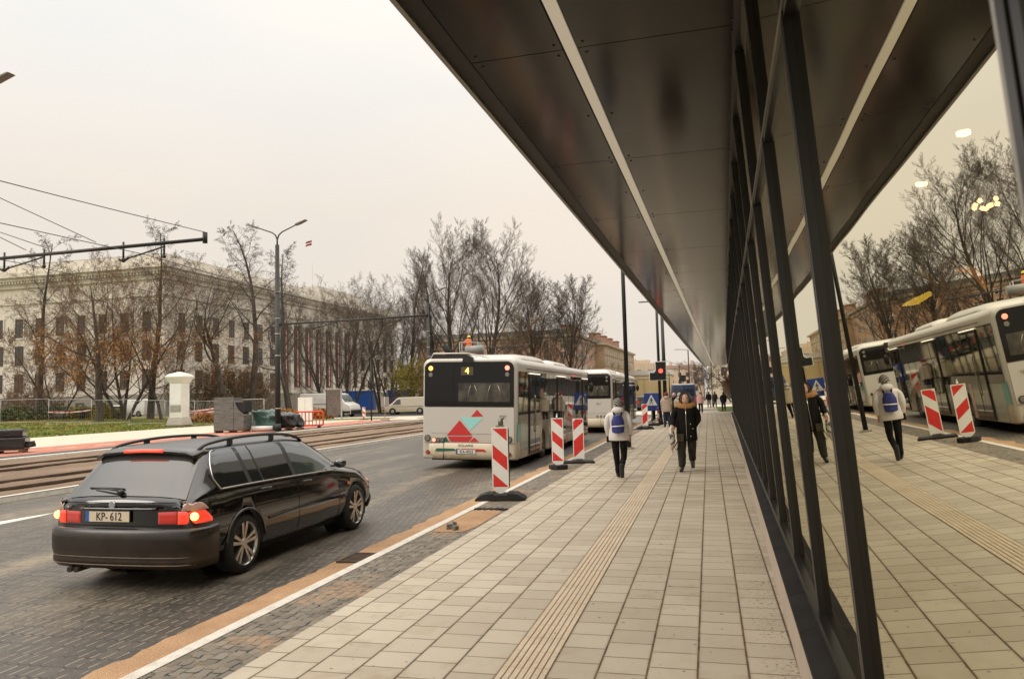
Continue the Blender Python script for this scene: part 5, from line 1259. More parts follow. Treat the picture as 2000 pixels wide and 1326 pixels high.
mb = MB(); mb.box(-.55, -.532, -.47, .47, .9, 3.4); mb.build('green_leaf_poster', mat('leafy_poster', (.52, .62, .55), .5, col2=(.03, .14, .07), vs=3.2, thr=(.52, .56)), sh)
mb = MB(); mb.cyl((-.555, -.1, 2.55), (-.545, -.1, 2.55), .26, n=20); mb.build('red_roundel', CRED, sh)
# fence panels (temporary mesh fence)
MESH = mat('fence_mesh', (.36, .35, .31), .5, metal=.5)
def fence_panel(label, a, b, post=True):
    a, b = Vector((*a, 0)), Vector((*b, 0)); d = b-a; L_ = d.length
    t = thing('fence_panel', label, 'fence', (a.x, a.y, parkz(a.x, a.y) if a.x < -40 else -.05), math.atan2(d.y, d.x), 'temporary mesh fence panels')
    mb = MB()
    mb.tube([(0, 0, .12), (0, 0, 2.05)], .024, 6); mb.tube([(L_, 0, .12), (L_, 0, 2.05)], .024, 6); mb.tube([(0, 0, 2.05), (L_, 0, 2.05)], .024, 6); mb.tube([(0, 0, .15), (L_, 0, .15)], .02, 6); mb.build('frame', GALV, t)
    mb = MB(); n = int(L_/.16)
    for i in range(1, n): mb.box(L_*i/n-.002, L_*i/n+.002, -.002, .002, .15, 2.05)
    for i in range(1, 7): mb.box(0, L_, .003, .006, .15+1.9*i/7-.002, .15+1.9*i/7+.002)
    mb.build('wire_mesh', MESH, t)['kind'] = 'stuff'
    mb = MB(); mb.box(-.12, .12, -.35, .35, 0, .13); mb.build('foot_block', CONC, t, bevel=.02)
    return t
fp = [(-61.5, 50.6), (-57.7, 52.2), (-54.2, 53.6), (-50.8, 54.6), (-47.4, 55.3), (-44.0, 55.2), (-41.0, 55.0), (-37.6, 54.8), (-34.2, 54.4)]
flab = ['fence panel cut off by the left edge of the picture', 'fence panel in front of the green hedge, second from the left edge', 'fence panel in front of the bench', 'fence panel in front of the litter bin', 'fence panel in front of the leftmost thick trunk of the yellow tree', 'fence panel just left of the advertising pillar', 'fence panel right behind the advertising pillar', 'fence panel ending behind the wrapped pallet']
for i in range(8): fence_panel('mesh '+flab[i], fp[i], fp[i+1])
TAPE = mat('barrier_tape', (.62, .45, .40), .5, col2=(.55, .10, .08), vs=3.5, thr=(.5, .54))
for k, (a, b, lb) in enumerate((((-41.3, 54.5, 1.1), (-29.2, 44.0, 1.75), 'upper red and white barrier tape from the pillar to the wrapped pallet'), ((-41.3, 54.6, 1.0), (-37.5, 54.6, 1.25), 'lower red and white barrier tape right of the advertising pillar'), ((-54.2, 53.5, 1.35), (-50.8, 54.5, 1.42), 'pale tape tied across the fence in front of the bench'))):
    a, b = Vector(a), Vector(b); mb = MB()
    mb.grid(lambda u, v: tuple(a.lerp(b, u)+Vector((0, .01*v, -.35*math.sin(math.pi*u)*.3+.09*v))), 16, 1); tag(mb.build('barrier_tape', TAPE, fix=False), lb, 'tape')
# bench and bin
t = thing('park_bench', 'grey slatted bench by the hedge in the park', 'bench', (-60.6, 61.2, .48), R(10))
BEN = mat('weathered_bench', (.22, .19, .15), .8, var=.3, vs=6)
mb = MB(); 
for i in range(4): mb.box(-.9, .9, -.22+.12*i, -.13+.12*i, .42, .455)
mb.build('seat', BEN, t)
mb = MB()
for i in range(4): mb.box(-.9, .9, .26+.02*i, .29+.02*i, .55+.12*i, .64+.12*i)
mb.build('backrest', BEN, t)
for x in (-.8, .8): mb = MB(); mb.box(x-.04, x+.04, -.2, -.14, 0, .42); mb.box(x-.04, x+.04, .24, .30, 0, .95); mb.box(x-.04, x+.04, -.14, .24, .37, .415); mb.build('leg', BLKMET, t)
t = thing('litter_bin', 'black round litter bin right of the park bench', 'bin', (-58.4, 61.6, .46), 0)
mb = MB(); mb.cyl((0, 0, .05), (0, 0, 1.05), .26, .28, n=20); mb.build('bin_body', BLACK, t); mb = MB(); mb.cyl((0, 0, 1.05), (0, 0, 1.12), .30, .26, n=20); mb.build('bin_rim', BLKMET, t)
# low red and white barriers far down the road
for k in range(5):
    t = thing('low_barrier', ['leftmost distant low barrier behind the second bus', 'second distant low barrier from the left, behind the second bus', 'middle distant low barrier behind the second bus', 'fourth distant low barrier, near the black post', 'rightmost distant low barrier, nearest the black post'][k]+', red and white', 'barrier', (-15.5+2.1*k, 96.5, 0), 0, 'distant red and white barriers')
    mb = MB(); 
    for i in range(6): mb.box(-.95+.32*i, -.95+.32*i+.32, -.03, .03, .35, .8, i % 2)
    mb.build('rail', [CRED, WHITED], t)
    mb = MB(); mb.box(-.8, -.72, -.2, .2, 0, .4); mb.build('leg', BLKMET, t); mb = MB(); mb.box(.72, .8, -.2, .2, 0, .4); mb.build('leg', BLKMET, t)
# ================================================================== buildings
PALE = m_wall('pale_render', (.60, .545, .46), (.68, .62, .53)); PALE2 = m_wall('pale_trim', (.60, .55, .47), (.68, .63, .54)); BRK = m_wall('tan_brick', (.33, .235, .135), (.40, .29, .175)); BRK2 = m_wall('red_tan_brick', (.36, .21, .13), (.42, .26, .165)); YEL = m_wall('yellow_render', (.52, .40, .20), (.58, .45, .24)); CREAM = m_wall('cream_render', (.52, .44, .33), (.58, .50, .38)); TANF = m_wall('far_tan_render', (.48, .38, .27), (.53, .42, .31))
PLN = m_wall('grey_plinth_render', (.22, .195, .16), (.28, .25, .20)); ROOFG = mat('roof_grey', (.16, .15, .13), .7, var=.2, vs=.5)
WPANE = mat('window_dark_pane', (.030, .026, .022), .12, spec=.8); WPANE2 = mat('window_brown_pane', (.09, .05, .03), .3); WFR = mat('window_frame_brown', (.055, .040, .030), .6); WFW = mat('window_frame_white', (.52, .48, .41), .6); SPLIT = mat('window_pale_pane', (.28, .27, .25), .3)
_wc = {}
def window(par, o, ux, x, z, w_, h, cross=True, fr=WFR, pane=WPANE, sub=True, surround=None):
    """window on a wall: o origin, ux unit vector along the wall, outward normal n = rotate(ux,-90)"""
    key = (round(w_, 2), round(h, 2), cross, fr.name, pane.name, surround.name if surround else None)
    if key not in _wc:
        mb = MB(); t_ = .07
        for (a, b, c, d) in ((-w_/2, -w_/2+t_, 0, h), (w_/2-t_, w_/2, 0, h), (-w_/2+t_, w_/2-t_, 0, t_), (-w_/2+t_, w_/2-t_, h-t_, h)): mb.box(a, b, -.05, .05, c, d)
        if cross: mb.box(-.035, .035, -.045, .05, t_, h-t_); mb.box(-w_/2+t_, w_/2-t_, -.04, .05, h*.66, h*.66+.06)
        if surround:
            for (a, b, c, d) in ((-w_/2-.18, w_/2+.18, -.18, -.003), (-w_/2-.22, w_/2+.22, h+.003, h+.2), (-w_/2-.16, -w_/2-.003, 0, h), (w_/2+.003, w_/2+.16, 0, h)): mb.box(a, b, -.10, .04, c, d, 1)
        o1 = mb.build('window', [fr, surround or fr]); me1 = o1.data; bpy.data.objects.remove(o1)
        mb = MB(); mb.box(-w_/2+.02, w_/2-.02, -.02, .02, .02, h-.02); o2 = mb.build('pane', pane); me2 = o2.data; bpy.data.objects.remove(o2)
        _wc[key] = (me1, me2)
    me1, me2 = _wc[key]
    a = bpy.data.objects.new('window', me1); C.objects.link(a); a.parent = par; p = Vector(o)+Vector((ux[0], ux[1], 0))*x; a.location = (p.x, p.y, z); a.rotation_euler = (0, 0, math.atan2(ux[1], ux[0]))
    b = bpy.data.objects.new('pane', me2); C.objects.link(b); b.parent = a
    return a
# --- white government-like building, corner at (-68,85); fronts run along +y and along -x
G = thing('grand_white_building', 'long pale building with heavy cornice, flag and red-white banners behind the park trees', 'building', (-67.6, 84.6, 0), R(0))
HZ = 19.0
mb = MB(); mb.box(-46, 0, 0, 76, 3.2, HZ); mb.build('wall', PALE, G)
mb = MB(); mb.box(-46.12, .12, -.12, 76.1, -.2, 3.197); mb.build('plinth_storey', PLN, G)
mb = MB(); mb.box(-46.9, .9, -.9, 76.9, HZ+.003, HZ+.45); mb.box(-47.3, 1.3, -1.3, 77.3, HZ+.453, HZ+1.0); mb.box(-46.3, .3, -.3, 76.3, HZ-.9, HZ-.003); mb.build('cornice', PALE2, G)
mb = MB()
for i in range(150): mb.box(.3, .8, .2+.5*i, .45+.5*i, HZ-.32, HZ)
for i in range(90): mb.box(-.2-.5*i, .05-.5*i, -.8, -.3, HZ-.32, HZ)
mb.build('dentils', PALE2, G)['kind'] = 'stuff'
mb = MB(); mb.box(-46, .0, .0, 76, HZ+1.003, HZ+2.35); mb.build('parapet', PALE2, G)
mb = MB(); mb.box(-45.5, -.4, .4, 75.6, HZ+2.353, HZ+2.5); mb.build('roof', ROOFG, G)
mb = MB(); mb.box(-14, -.2, 41, 58, HZ+2.35, HZ+3.6); mb.build('attic_block', PALE2, G)
mb = MB(); mb.box(.02, .18, .3, 75.7, 15.9, 16.15); mb.box(-46, -.02, -.18, -.02, 15.9, 16.15); mb.build('string_course', PALE2, G)
rnd = random.Random(3)
for r_, (z, h) in enumerate(((4.1, 2.5), (7.9, 2.5), (11.7, 2.5), (15.0-.0, 0))[:3]):
    pass
for z, h in ((3.9, 2.5), (7.6, 2.6), (11.3, 2.6)):
    for i in range(10): window(G, (0, -.03, 0), (1, 0), -2.6-3.4*i, z, 1.35, h, surround=PALE2 if z > 10 else None, pane=WPANE if rnd.random() > .2 else WPANE2)
for z in (1.0,):
    for i in range(10): window(G, (0, -.15, 0), (1, 0), -2.6-3.4*i, z, 1.3, 1.3)
for z, h in ((3.9, 2.5), (7.6, 2.6), (11.3, 2.6)):
    for i in range(20):
        y = 3.2+3.7*i
        if 26 < y < 56 and z > 3: continue
        window(G, (.03, 0, 0), (0, 1), y, z, 1.45, h, surround=PALE2 if z > 10 else None, pane=WPANE if rnd.random() > .25 else WPANE2)
for i in range(8):
    y = 27+3.7*i
    mb = MB(); mb.box(.02, .5, y-.45, y+.45, 3.2, 15.4); mb.build('pilaster', PALE2, G)
    mb = MB(); mb.box(.02, .06, y+.5, y+3.15, 4.2, 14.6); mb.build('tall_window_bay', WPANE2, G)
    if i < 7:
        b = bpy.data.objects.new('banner', None); C.objects.link(b); b.parent = G
        for k, (a, c, m_) in enumerate(((1.1, 1.5, CRED), (1.5, 1.72, WHITED), (1.72, 2.15, CRED))):
            mb = MB(); mb.box(.55, .57, y+a, y+c-.004, 4.4, 13.6); mb.build('banner_stripe', m_ if m_ is WHITED else mat('maroon_banner', (.20, .02, .02), .7), b)
fl = bpy.data.objects.new('flag', None); C.objects.link(fl); fl.parent = G; fl.location = (-2.5, 43, HZ+3.6); fl.scale = (.75, .75, 1)
mb = MB(); mb.cyl((0, 0, 0), (0, 0, 9.2), .06, .04, n=8); mb.build('flagpole', WHITEP, fl)
mb = MB(); mar = mat('maroon_banner', (.20, .02, .02), .7)
for k, (a, b_) in enumerate(((0, .4), (.4, .6), (.6, 1))):
    mb.grid(lambda u, v: (-1.8*u+.0, .12*math.sin(u*7), 9.0-.9*(a+(b_-a)*v)-.35*u), 10, 2, mi=1 if k == 1 else 0)
mb.build('flag_cloth', [mar, WHITED], fl, fix=False)
# --- brick apartment block
A = thing('brick_apartment_block', 'tan brick apartment block with chimneys, stretching along the street behind the bare trees', 'building', (-31.5, 188, 0), R(-1.5))
AH = 16.2
mb = MB(); mb.box(-42, 0, 0, 30, 0, AH); mb.build('wall', BRK2, A)
mb = MB(); mb.box(-12, 2.6, 30, 100, 0, AH-.6); mb.build('long_wing_wall', BRK, A)
mb = MB(); mb.box(-42.6, .6, -.6, 30.5, AH+.003, AH+.6); mb.box(-12.6, 3.2, 29.4, 100.6, AH-.597, AH+.0); mb.box(-42.2, .2, -.2, 29.3, AH-1.0, AH-.3); mb.build('cornice', mat('brick_cornice', (.34, .27, .18), .8), A)
mb = MB(); mb.prism([(-42, AH+.6), (0.3, AH+.6), (-3, AH+1.8), (-39, AH+1.8)], 0, 30, 'y'); mb.prism([(-12, AH+.0), (2.9, AH+.0), (0, AH+1.3), (-10, AH+1.3)], 30.6, 100, 'y'); mb.build('roof', ROOFG, A)
for k, (x, y) in enumerate(((-3, 6), (-3, 14), (-1, 36), (-1, 48), (-1, 60), (-1, 75))):
    mb = MB(); mb.box(x-1.4, x+1.4, y-2.2, y+2.2, AH, AH+3.0); mb.box(x-1.6, x+1.6, y-2.4, y+2.4, AH+3.003, AH+3.25); mb.build('chimney', m_wall('chimney_brick', (.30, .16, .10), (.36, .20, .13)) if k == 0 else MAT['chimney_brick'], A)
for z in (1.4, 4.6, 7.7, 10.8, 13.4):
    hh = 1.7 if z < 13 else 1.25
    for i in range(9): window(A, (0, -.03, 0), (1, 0), -3-4.4*i, z, 1.6, hh, fr=WFW, pane=WPANE if (i*3+int(z)) % 3 else SPLIT)
    for i in range(7): window(A, (.03, 0, 0), (0, 1), 2.4+3.9*i, z, 1.6, hh, fr=WFW, pane=WPANE if (i+int(z)) % 2 else SPLIT)
    for i in range(16): window(A, (2.63, 0, 0), (0, 1), 32.5+4.3*i, z-.3, 1.6, hh, fr=WFW, pane=WPANE if (i*2+int(z)) % 3 else SPLIT)
    if z < 12:
        mb = MB(); mb.box(-42, .12, -.12, 30.0, z+2.2, z+2.32) if False else mb.box(2.6, 2.75, 30, 100, z+2.05, z+2.2); mb.build('string_course', MAT['brick_cornice'], A)
        for y in (44, 58, 71, 86):
            if z > 3:
                mb = MB(); mb.box(2.75, 3.7, y-1.6, y+1.6, z-.35, z-.2); mb.build('balcony_slab', CONC, A)
                mb = MB(); mb.box(3.62, 3.7, y-1.6, y+1.6, z-.2, z+.75); mb.build('balcony_rail', BRK, A)
# --- yellow low building with white parapet, farther street front, cream block on the right
Yb = thing('yellow_building', 'low yellow building with a white parapet beyond the second bus', 'building', (-28, 262, 0), R(0))
mb = MB(); mb.box(-6, 16, 0, 20, 0, 7.6); mb.build('wall', YEL, Yb)
mb = MB(); mb.box(-6.3, 16.3, -.3, 20.3, 7.603, 9.2); mb.box(-6.1, 16.1, -.15, 0.0, 6.4, 6.7); mb.build('parapet', mat('pale_parapet', (.55, .52, .46), .8), Yb)
for i in range(5):
    mb = MB(); mb.box(-4.6+4.2*i, -2.2+4.2*i, -.03, .0, 1.0, 5.6); mb.build('blind_panel', MAT['yellow_render'], Yb); mb = MB(); mb.box(-5.2+4.2*i, -4.9+4.2*i, -.18, -.0, 0, 6.4); mb.build('pilaster', YEL, Yb)
Fb = thing('far_tan_building', 'hazy tan building with rooftop vents closing the street above the yellow one', 'building', (-38, 330, 0))
mb = MB(); mb.box(-6, 18, 0, 20, 0, 14.2); mb.box(6, 14, 2, 10, 14.2, 15.6); mb.build('wall', TANF, Fb)
mb = MB(); mb.box(-6.4, 18.4, -.4, 20.4, 14.203, 14.7) if False else mb.box(-6.4, 5.9, -.4, .0, 13.6, 14.1); mb.build('cornice', MAT['pale_parapet'], Fb)
for i in range(5):
    for z in (2.4, 5.8, 9.4): window(Fb, (0, -.03, 0), (1, 0), -4+4.6*i, z, 1.6, 2.0, sub=False)
for i in range(4): mb = MB(); mb.cyl((-4+4*i, 4, 14.2), (-4+4*i, 4, 15.8), .35, n=8); mb.ball((-4+4*i, 4, 16.0), .6, 8, 6); mb.build('roof_vent', TANF, Fb)
Rb = thing('far_pink_building', 'pinkish tan building far down the street behind the traffic light', 'building', (-20, 370, 0), R(-4))
PNK = m_wall('pinkish_render', (.50, .36, .27), (.55, .41, .31))
mb = MB(); mb.box(-2, 17, 0, 18, 0, 12.6); mb.build('wall', PNK, Rb)
mb = MB(); mb.prism([(-2.5, 12.6), (17.5, 12.6), (15, 14.2), (1, 14.2)], -.3, 18.3, 'y'); mb.build('roof', mat('far_roof', (.36, .25, .19), .8), Rb)
for k in range(3): mb = MB(); mb.box(2+5*k, 3.4+5*k, 4, 6, 13.5, 16.4 if k == 2 else 15.6); mb.build('chimney', PNK, Rb)
for i in range(5):
    for z in (2, 5.4, 8.8): window(Rb, (0, -.03, 0), (1, 0), .2+3.6*i, z, 1.4, 1.9)
Cb = thing('cream_building', 'cream building with square windows beyond the end of the canopy', 'building', (0.2, 190, 0), R(-3))
mb = MB(); mb.box(0, 34, 0, 24, 4.3, 20); mb.box(0, 3.2, 0, 24, 0, 4.297); mb.box(30, 34, 0, 24, 0, 4.297); mb.build('wall', CREAM, Cb)
mb = MB(); mb.box(3.2, 30, .5, 1, 0, 4.29); mb.build('glazed_ground_floor', mat('dark_shopfront', (.07, .065, .055), .3), Cb)
mb = MB(); mb.box(2.8, 31, -1.6, -.003, 4.0, 4.35); mb.build('awning_slab', mat('pale_parapet', (.55, .52, .46), .8), Cb)
for i in range(10):
    for z in (5.4, 9.3, 13.2, 17.0): window(Cb, (0, -.03, 0), (1, 0), 3.6+2.9*i, z, 1.35, 1.9)
# ================================================================== trees
BARK = m_bark('dark_bark', (.036, .028, .021), (.095, .074, .056)); BARKB = m_bark('birch_bark', (.03, .024, .02), (.20, .18, .15)); TW = m_bark('bare_twigs', (.075, .055, .040), (.13, .098, .072)); TWR = m_bark('reddish_twigs', (.13, .075, .042), (.20, .125, .07)); TWG = m_bark('grey_twigs', (.07, .056, .042), (.12, .098, .075))
LEAFO = mat('orange_leaves', (.38, .16, .025), .7, var=.45, vs=.8); LEAFY = mat('yellow_green_leaves', (.26, .22, .03), .7, var=.5, vs=.9); LEAFG = mat('hedge_leaves', (.085, .10, .025), .7, var=.5, vs=1.2); LEAFR = mat('russet_leaves', (.26, .12, .05), .8, var=.4, vs=1.)
def seg_mesh(name, segs, m, parent, sides=3):
    """segs: array (k,8): p0 p1 r0 r1 -> prisms"""
    S = np.array(segs, dtype=np.float64); k = len(S); p0, p1, r0, r1 = S[:, :3], S[:, 3:6], S[:, 6], S[:, 7]
    d = p1-p0; d /= np.linalg.norm(d, axis=1)[:, None]+1e-9; a = np.where(np.abs(d[:, 2:3]) < .9, np.array([[0, 0, 1.]]), np.array([[1., 0, 0]]))
    x = np.cross(a, d); x /= np.linalg.norm(x, axis=1)[:, None]; y = np.cross(d, x)
    V = np.zeros((k, 2, sides, 3))
    for j in range(sides):
        t = 2*math.pi*j/sides; o = x*math.cos(t)+y*math.sin(t); V[:, 0, j] = p0+o*r0[:, None]; V[:, 1, j] = p1+o*r1[:, None]
    V = V.reshape(-1, 3); F = np.zeros((k, sides, 4), dtype=np.int32); b = np.arange(k)*2*sides
    for j in range(sides):
        F[:, j, 0] = b+j; F[:, j, 1] = b+(j+1) % sides; F[:, j, 2] = b+sides+(j+1) % sides; F[:, j, 3] = b+sides+j
    F = F.reshape(-1, 4); me = bpy.data.meshes.new(name); me.vertices.add(len(V)); me.vertices.foreach_set('co', V.ravel()); me.loops.add(F.size); me.loops.foreach_set('vertex_index', F.ravel())
    me.polygons.add(len(F)); me.polygons.foreach_set('loop_start', np.arange(len(F))*4); me.polygons.foreach_set('use_smooth', np.ones(len(F), dtype=bool)); me.materials.append(m); me.update(calc_edges=True)
    o = bpy.data.objects.new(name, me); C.objects.link(o); o.parent = parent; return o
def leaf_mesh(name, pts, size, m, parent, seed=1):
    rs = np.random.RandomState(seed); P = np.array(pts); k = len(P); a = rs.normal(size=(k, 3)); a /= np.linalg.norm(a, axis=1)[:, None]; b = np.cross(a, rs.normal(size=(k, 3))); b /= np.linalg.norm(b, axis=1)[:, None]
    s = size*rs.uniform(.6, 1.3, (k, 1)); V = np.stack([P-a*s, P-b*s*.6, P+a*s, P+b*s*.6], axis=1).reshape(-1, 3); F = np.arange(k*4).reshape(-1, 4)
    me = bpy.data.meshes.new(name); me.vertices.add(len(V)); me.vertices.foreach_set('co', V.ravel()); me.loops.add(F.size); me.loops.foreach_set('vertex_index', F.ravel().astype(np.int32)); me.polygons.add(k); me.polygons.foreach_set('loop_start', np.arange(k)*4); me.materials.append(m); me.update(calc_edges=True)
    o = bpy.data.objects.new(name, me); C.objects.link(o); o.parent = parent; return o
class Tree:
    def __init__(s, seed): s.r = random.Random(seed); s.big = []; s.twig = []; s.tips = []
    def branch(s, p, d, L_, rad, lev, P):
        n = P['seg'][lev]; sl = L_/n; pos = Vector(p); d = Vector(d).normalized(); r0 = rad
        kids = P['kids'][lev]; ang = P['ang'][lev]; start = P['start'][lev]; nk = 0
        marks = sorted([start+(1-start)*(i+s.r.uniform(-.35, .35)+.5)/max(1, kids) for i in range(kids)]) if kids else []
        last = lev == len(P['seg'])-1; az = s.r.uniform(0, 6.28)
        for i in range(n):
            t1 = (i+1)/n; r1 = rad*(1-t1*P['taper'][lev])
            j = P['wob'][lev]; d = (d+Vector((s.r.gauss(0, j), s.r.gauss(0, j), s.r.gauss(0, j)))+Vector((0, 0, P['trop'][lev]))).normalized()
            q = pos+d*sl
            (s.big if (lev < P['split']) else s.twig).append((*pos, *q, r0, r1))
            while nk < len(marks) and marks[nk] <= t1:
                f = marks[nk]; pp = pos.lerp(q, max(0, min(1, (f-i/n)*n))); az += 2.4+s.r.uniform(-.4, .4)
                a = ang*s.r.uniform(.75, 1.25); x = d.orthogonal().normalized(); y = d.cross(x); side = x*math.cos(az)+y*math.sin(az)
                nd = d*math.cos(a)+side*math.sin(a); env = P['env'](f) if lev == 0 else (1-.55*f)
                s.branch(pp, nd, L_*P['ratio'][lev]*env*s.r.uniform(.75, 1.2), max(.00025, (r0+(r1-r0)*.5)*P['rr'][lev]), lev+1, P); nk += 1
            pos, r0 = q, r1
        if last or lev >= len(P['seg'])-2: s.tips.append(tuple(pos))
BASE = dict(seg=[10, 7, 5, 4, 2], kids=[16, 9, 9, 7, 0], ang=[.75, .62, .65, .6, 0], start=[.2, .22, .15, .1, 0], ratio=[.44, .46, .45, .45, 0], rr=[.33, .40, .42, .5, 0], taper=[.9, .85, .8, .8, .5], wob=[.06, .10, .12, .15, .15], trop=[.03, .05, .05, .03, 0], split=2, env=lambda f: 1.15-.75*f)
def P_(**k): d = dict(BASE); d.update(k); return d
STY = {
 'vase': P_(kids=[30, 12, 10, 8, 0], ang=[.55, .50, .5, .55, 0], ratio=[.66, .44, .42, .45, 0], start=[.12, .22, .15, .1, 0], trop=[.0, .10, .08, .05, 0], env=lambda f: 1.10-.72*f),
 'slim': P_(kids=[24, 9, 9, 7, 0], ang=[.55, .5, .55, .6, 0], ratio=[.26, .5, .46, .5, 0], start=[.2, .2, .1, .1, 0], trop=[.0, .10, .07, .04, 0], env=lambda f: 1.2-.7*f),
 'round': P_(kids=[16, 11, 9, 7, 0], ang=[.85, .62, .6, .6, 0], ratio=[.52, .46, .45, .45, 0], start=[.14, .2, .15, .1, 0], trop=[0, .04, .04, .02, 0], env=lambda f: 1.15-.7*f),
 'birch': P_(kids=[17, 10, 9, 7, 0], ang=[.75, .6, .7, .7, 0], ratio=[.34, .45, .45, .55, 0], start=[.30, .2, .15, .1, 0], wob=[.07, .13, .15, .18, .12], trop=[0, .05, -.06, -.16, -.3], env=lambda f: 1.2-.85*f),
 'gnarl': P_(seg=[9, 8, 6, 4, 2], kids=[9, 10, 9, 7, 0], ang=[.95, .75, .7, .7, 0], ratio=[.72, .5, .42, .42, 0], start=[.45, .2, .15, .1, 0], wob=[.14, .20, .22, .2, .15], trop=[.0, .03, .04, .03, 0], rr=[.48, .45, .45, .5, 0], env=lambda f: 1.15-.35*f),
 'bushy': P_(seg=[8, 7, 5, 4, 2], kids=[14, 10, 8, 8, 0], ang=[.8, .6, .6, .6, 0], ratio=[.62, .46, .42, .42, 0], start=[.08, .15, .1, .1, 0], trop=[0, .06, .05, 0, -.05], env=lambda f: 1.2-.6*f)}
TREES = {}
def tree(style, seed, H, label, loc, group=None, rz=0., twm=TW, bark=BARK, lean=(0, 0), stems=1, spread=.25, leaves=None, nleaf=0, leafz=(0, 1), rad=None, name='bare_tree', cat='tree', width=1.):
    key = (style, seed, stems, twm.name, bark.name, leaves.name if leaves else '', lean)
    t = thing(name, label, cat, loc, rz, group)
    if key not in TREES:
        T = Tree(seed)
        for k in range(stems):
            a = 6.28*k/stems+.6; sp = spread if stems > 1 else 0
            d = Vector((lean[0]+sp*math.cos(a), lean[1]+sp*math.sin(a), 1)); T.branch((.03*math.cos(a)*(stems > 1), .03*math.sin(a)*(stems > 1), 0), d, 1.0*(1 if k == 0 else .92), (rad or .019)*(1 if stems == 1 else .66), 0, STY[style])
        TREES[key] = T
    T = TREES[key]; sc_ = H
    mz = np.percentile(np.array(T.twig)[:, 5], 99.6); sc_ = H/mz; sg = np.array(T.big)*sc_; tw = np.array(T.twig)*sc_
    tw[:, 6] = np.clip(tw[:, 6]*.9, .0075, 9); tw[:, 7] = np.clip(tw[:, 7]*.9, .005, 9)
    seg_mesh('trunk', sg, bark, t, 7); seg_mesh('crown', tw, twm, t, 3)
    if leaves:
        pts = np.array(T.tips)*sc_; z0, z1 = leafz[0]*H, leafz[1]*H; m = (pts[:, 2] > z0) & (pts[:, 2] < z1); pts = pts[m]
        rs = np.random.RandomState(seed)
        if len(pts): pts = pts[rs.randint(0, len(pts), nleaf)]+rs.normal(size=(nleaf, 3))*.22; leaf_mesh('leaves', pts, .085, leaves, t, seed)
    if width != 1: t.scale = (width, width, 1)
    return t
def tcopy(o, loc, rz, label, s_): return dup(o, loc, rz, label, s_)
g1 = 'bare trees beyond the cross street'
tw1 = tree('vase', 11, 23.8, 'left trunk of the big twin bare tree rising above the nearer bus', (-29.6, 90.8, 0), g1, lean=(-.05, 0), width=1.15)
tcopy(tw1, (-26.8, 91.6, 0), 2.2, 'right trunk of the big twin bare tree rising above the nearer bus', 1.01)
sl = tree('slim', 5, 21.0, 'slender bare tree left of the big twin tree, the left of two', (-37.4, 94, 0), g1, twm=TWG, width=.9)
tcopy(sl, (-33.9, 92.8, 0), 2.6, 'slender bare tree left of the big twin tree, the right of two', 1.01)
rd = tree('vase', 23, 17.8, 'upright bare tree right of the big twin tree, above the bus roof pod', (-21.6, 98, 0), g1, width=1.35)
tcopy(rd, (-17.2, 97.1, 0), 1.9, 'windswept bare tree in front of the brick apartment block corner', .95)
rb = tree('round', 31, 12.2, 'lower reddish-brown tree between the twin tree and the upright one', (-23.4, 87.2, 0), g1, twm=TWR)
tcopy(rb, (-25.7, 102, 0), 1.4, 'brownish bare tree directly right of the twin trunks, farther back', 1.02)
tcopy(rb, (-19.5, 108, 0), 3.4, 'small bare tree low in front of the tan apartment block', .85)
tcopy(rb, (-32.0, 104, 0), 4.1, 'brown bare tree low between the slender pair and the twin tree', .95)
g2 = 'bare trees in front of the white building'
bs = tree('bushy', 41, 17.6, 'dense dark dome-shaped bare tree, the biggest of those before the banners', (-43.2, 87.3, 0), g2, twm=TW, stems=3, spread=.28)
tcopy(bs, (-41.5, 93.5, 0), 2., 'dense dome-shaped bare tree just right of the biggest one', .97)
tcopy(bs, (-47.6, 90.0, 0), 4., 'dense dome-shaped bare tree just left of the biggest one, reddish', .92)
tcopy(bs, (-44.3, 104, 0), 5.2, 'dense bare tree farthest right in front of the white building', .95)
tree('birch', 51, 21.2, 'tall birch left of the double lamp post, tips against the sky', (-46.2, 71.1, .3), 'birches by the lamp post', twm=TWG, bark=BARK)
tree('birch', 57, 20.6, 'tall birch right of the double lamp post, drooping twigs against the sky', (-46.6, 79.4, .2), 'birches by the lamp post', twm=TWG, bark=BARK)
tree('birch', 52, 21.0, 'tallest pale birch in the middle of the left tree group', (-54.6, 66.4, .4), 'birches on the left', twm=TWG, bark=BARK)
tree('birch', 58, 19.0, 'slim birch at the far left edge, reaching over the roof', (-66.0, 64.0, .5), 'birches on the left', twm=TWG, bark=BARK)
tree('gnarl', 62, 15.0, 'dark gnarled tree with a thick curved trunk leaning left, right of the advertising pillar', (-45.8, 67.0, .3), None, twm=TWG, lean=(-.38, -.1), rad=.040)
tree('gnarl', 66, 14.0, 'gnarled bare tree with twisted limbs at the foot of the left birch', (-42.9, 73.0, .2), None, twm=TWG, lean=(-.02, 0), rad=.028)
g3 = 'yellow-leaved multi-stemmed trees'
ml = tree('bushy', 71, 16.5, 'multi-stemmed tree with orange leaves low in its crown, in the middle of the lawn', (-55.4, 63.6, .35), g3, twm=TWR, stems=4, spread=.42, leaves=LEAFO, nleaf=4200, leafz=(.12, .52))
tree('bushy', 73, 17.0, 'reddish bare tree with orange lower leaves, right of the multi-stemmed one', (-51.2, 64.4, .35), g3, twm=TWR, stems=2, spread=.25, leaves=LEAFO, nleaf=2200, leafz=(.12, .5))
tree('bushy', 77, 15.6, 'reddish bare tree with a thick single trunk left of the multi-stemmed one', (-53.6, 58.6, .35), g3, twm=TWR, stems=1, rad=.03, leaves=LEAFO, nleaf=900, leafz=(.15, .45))
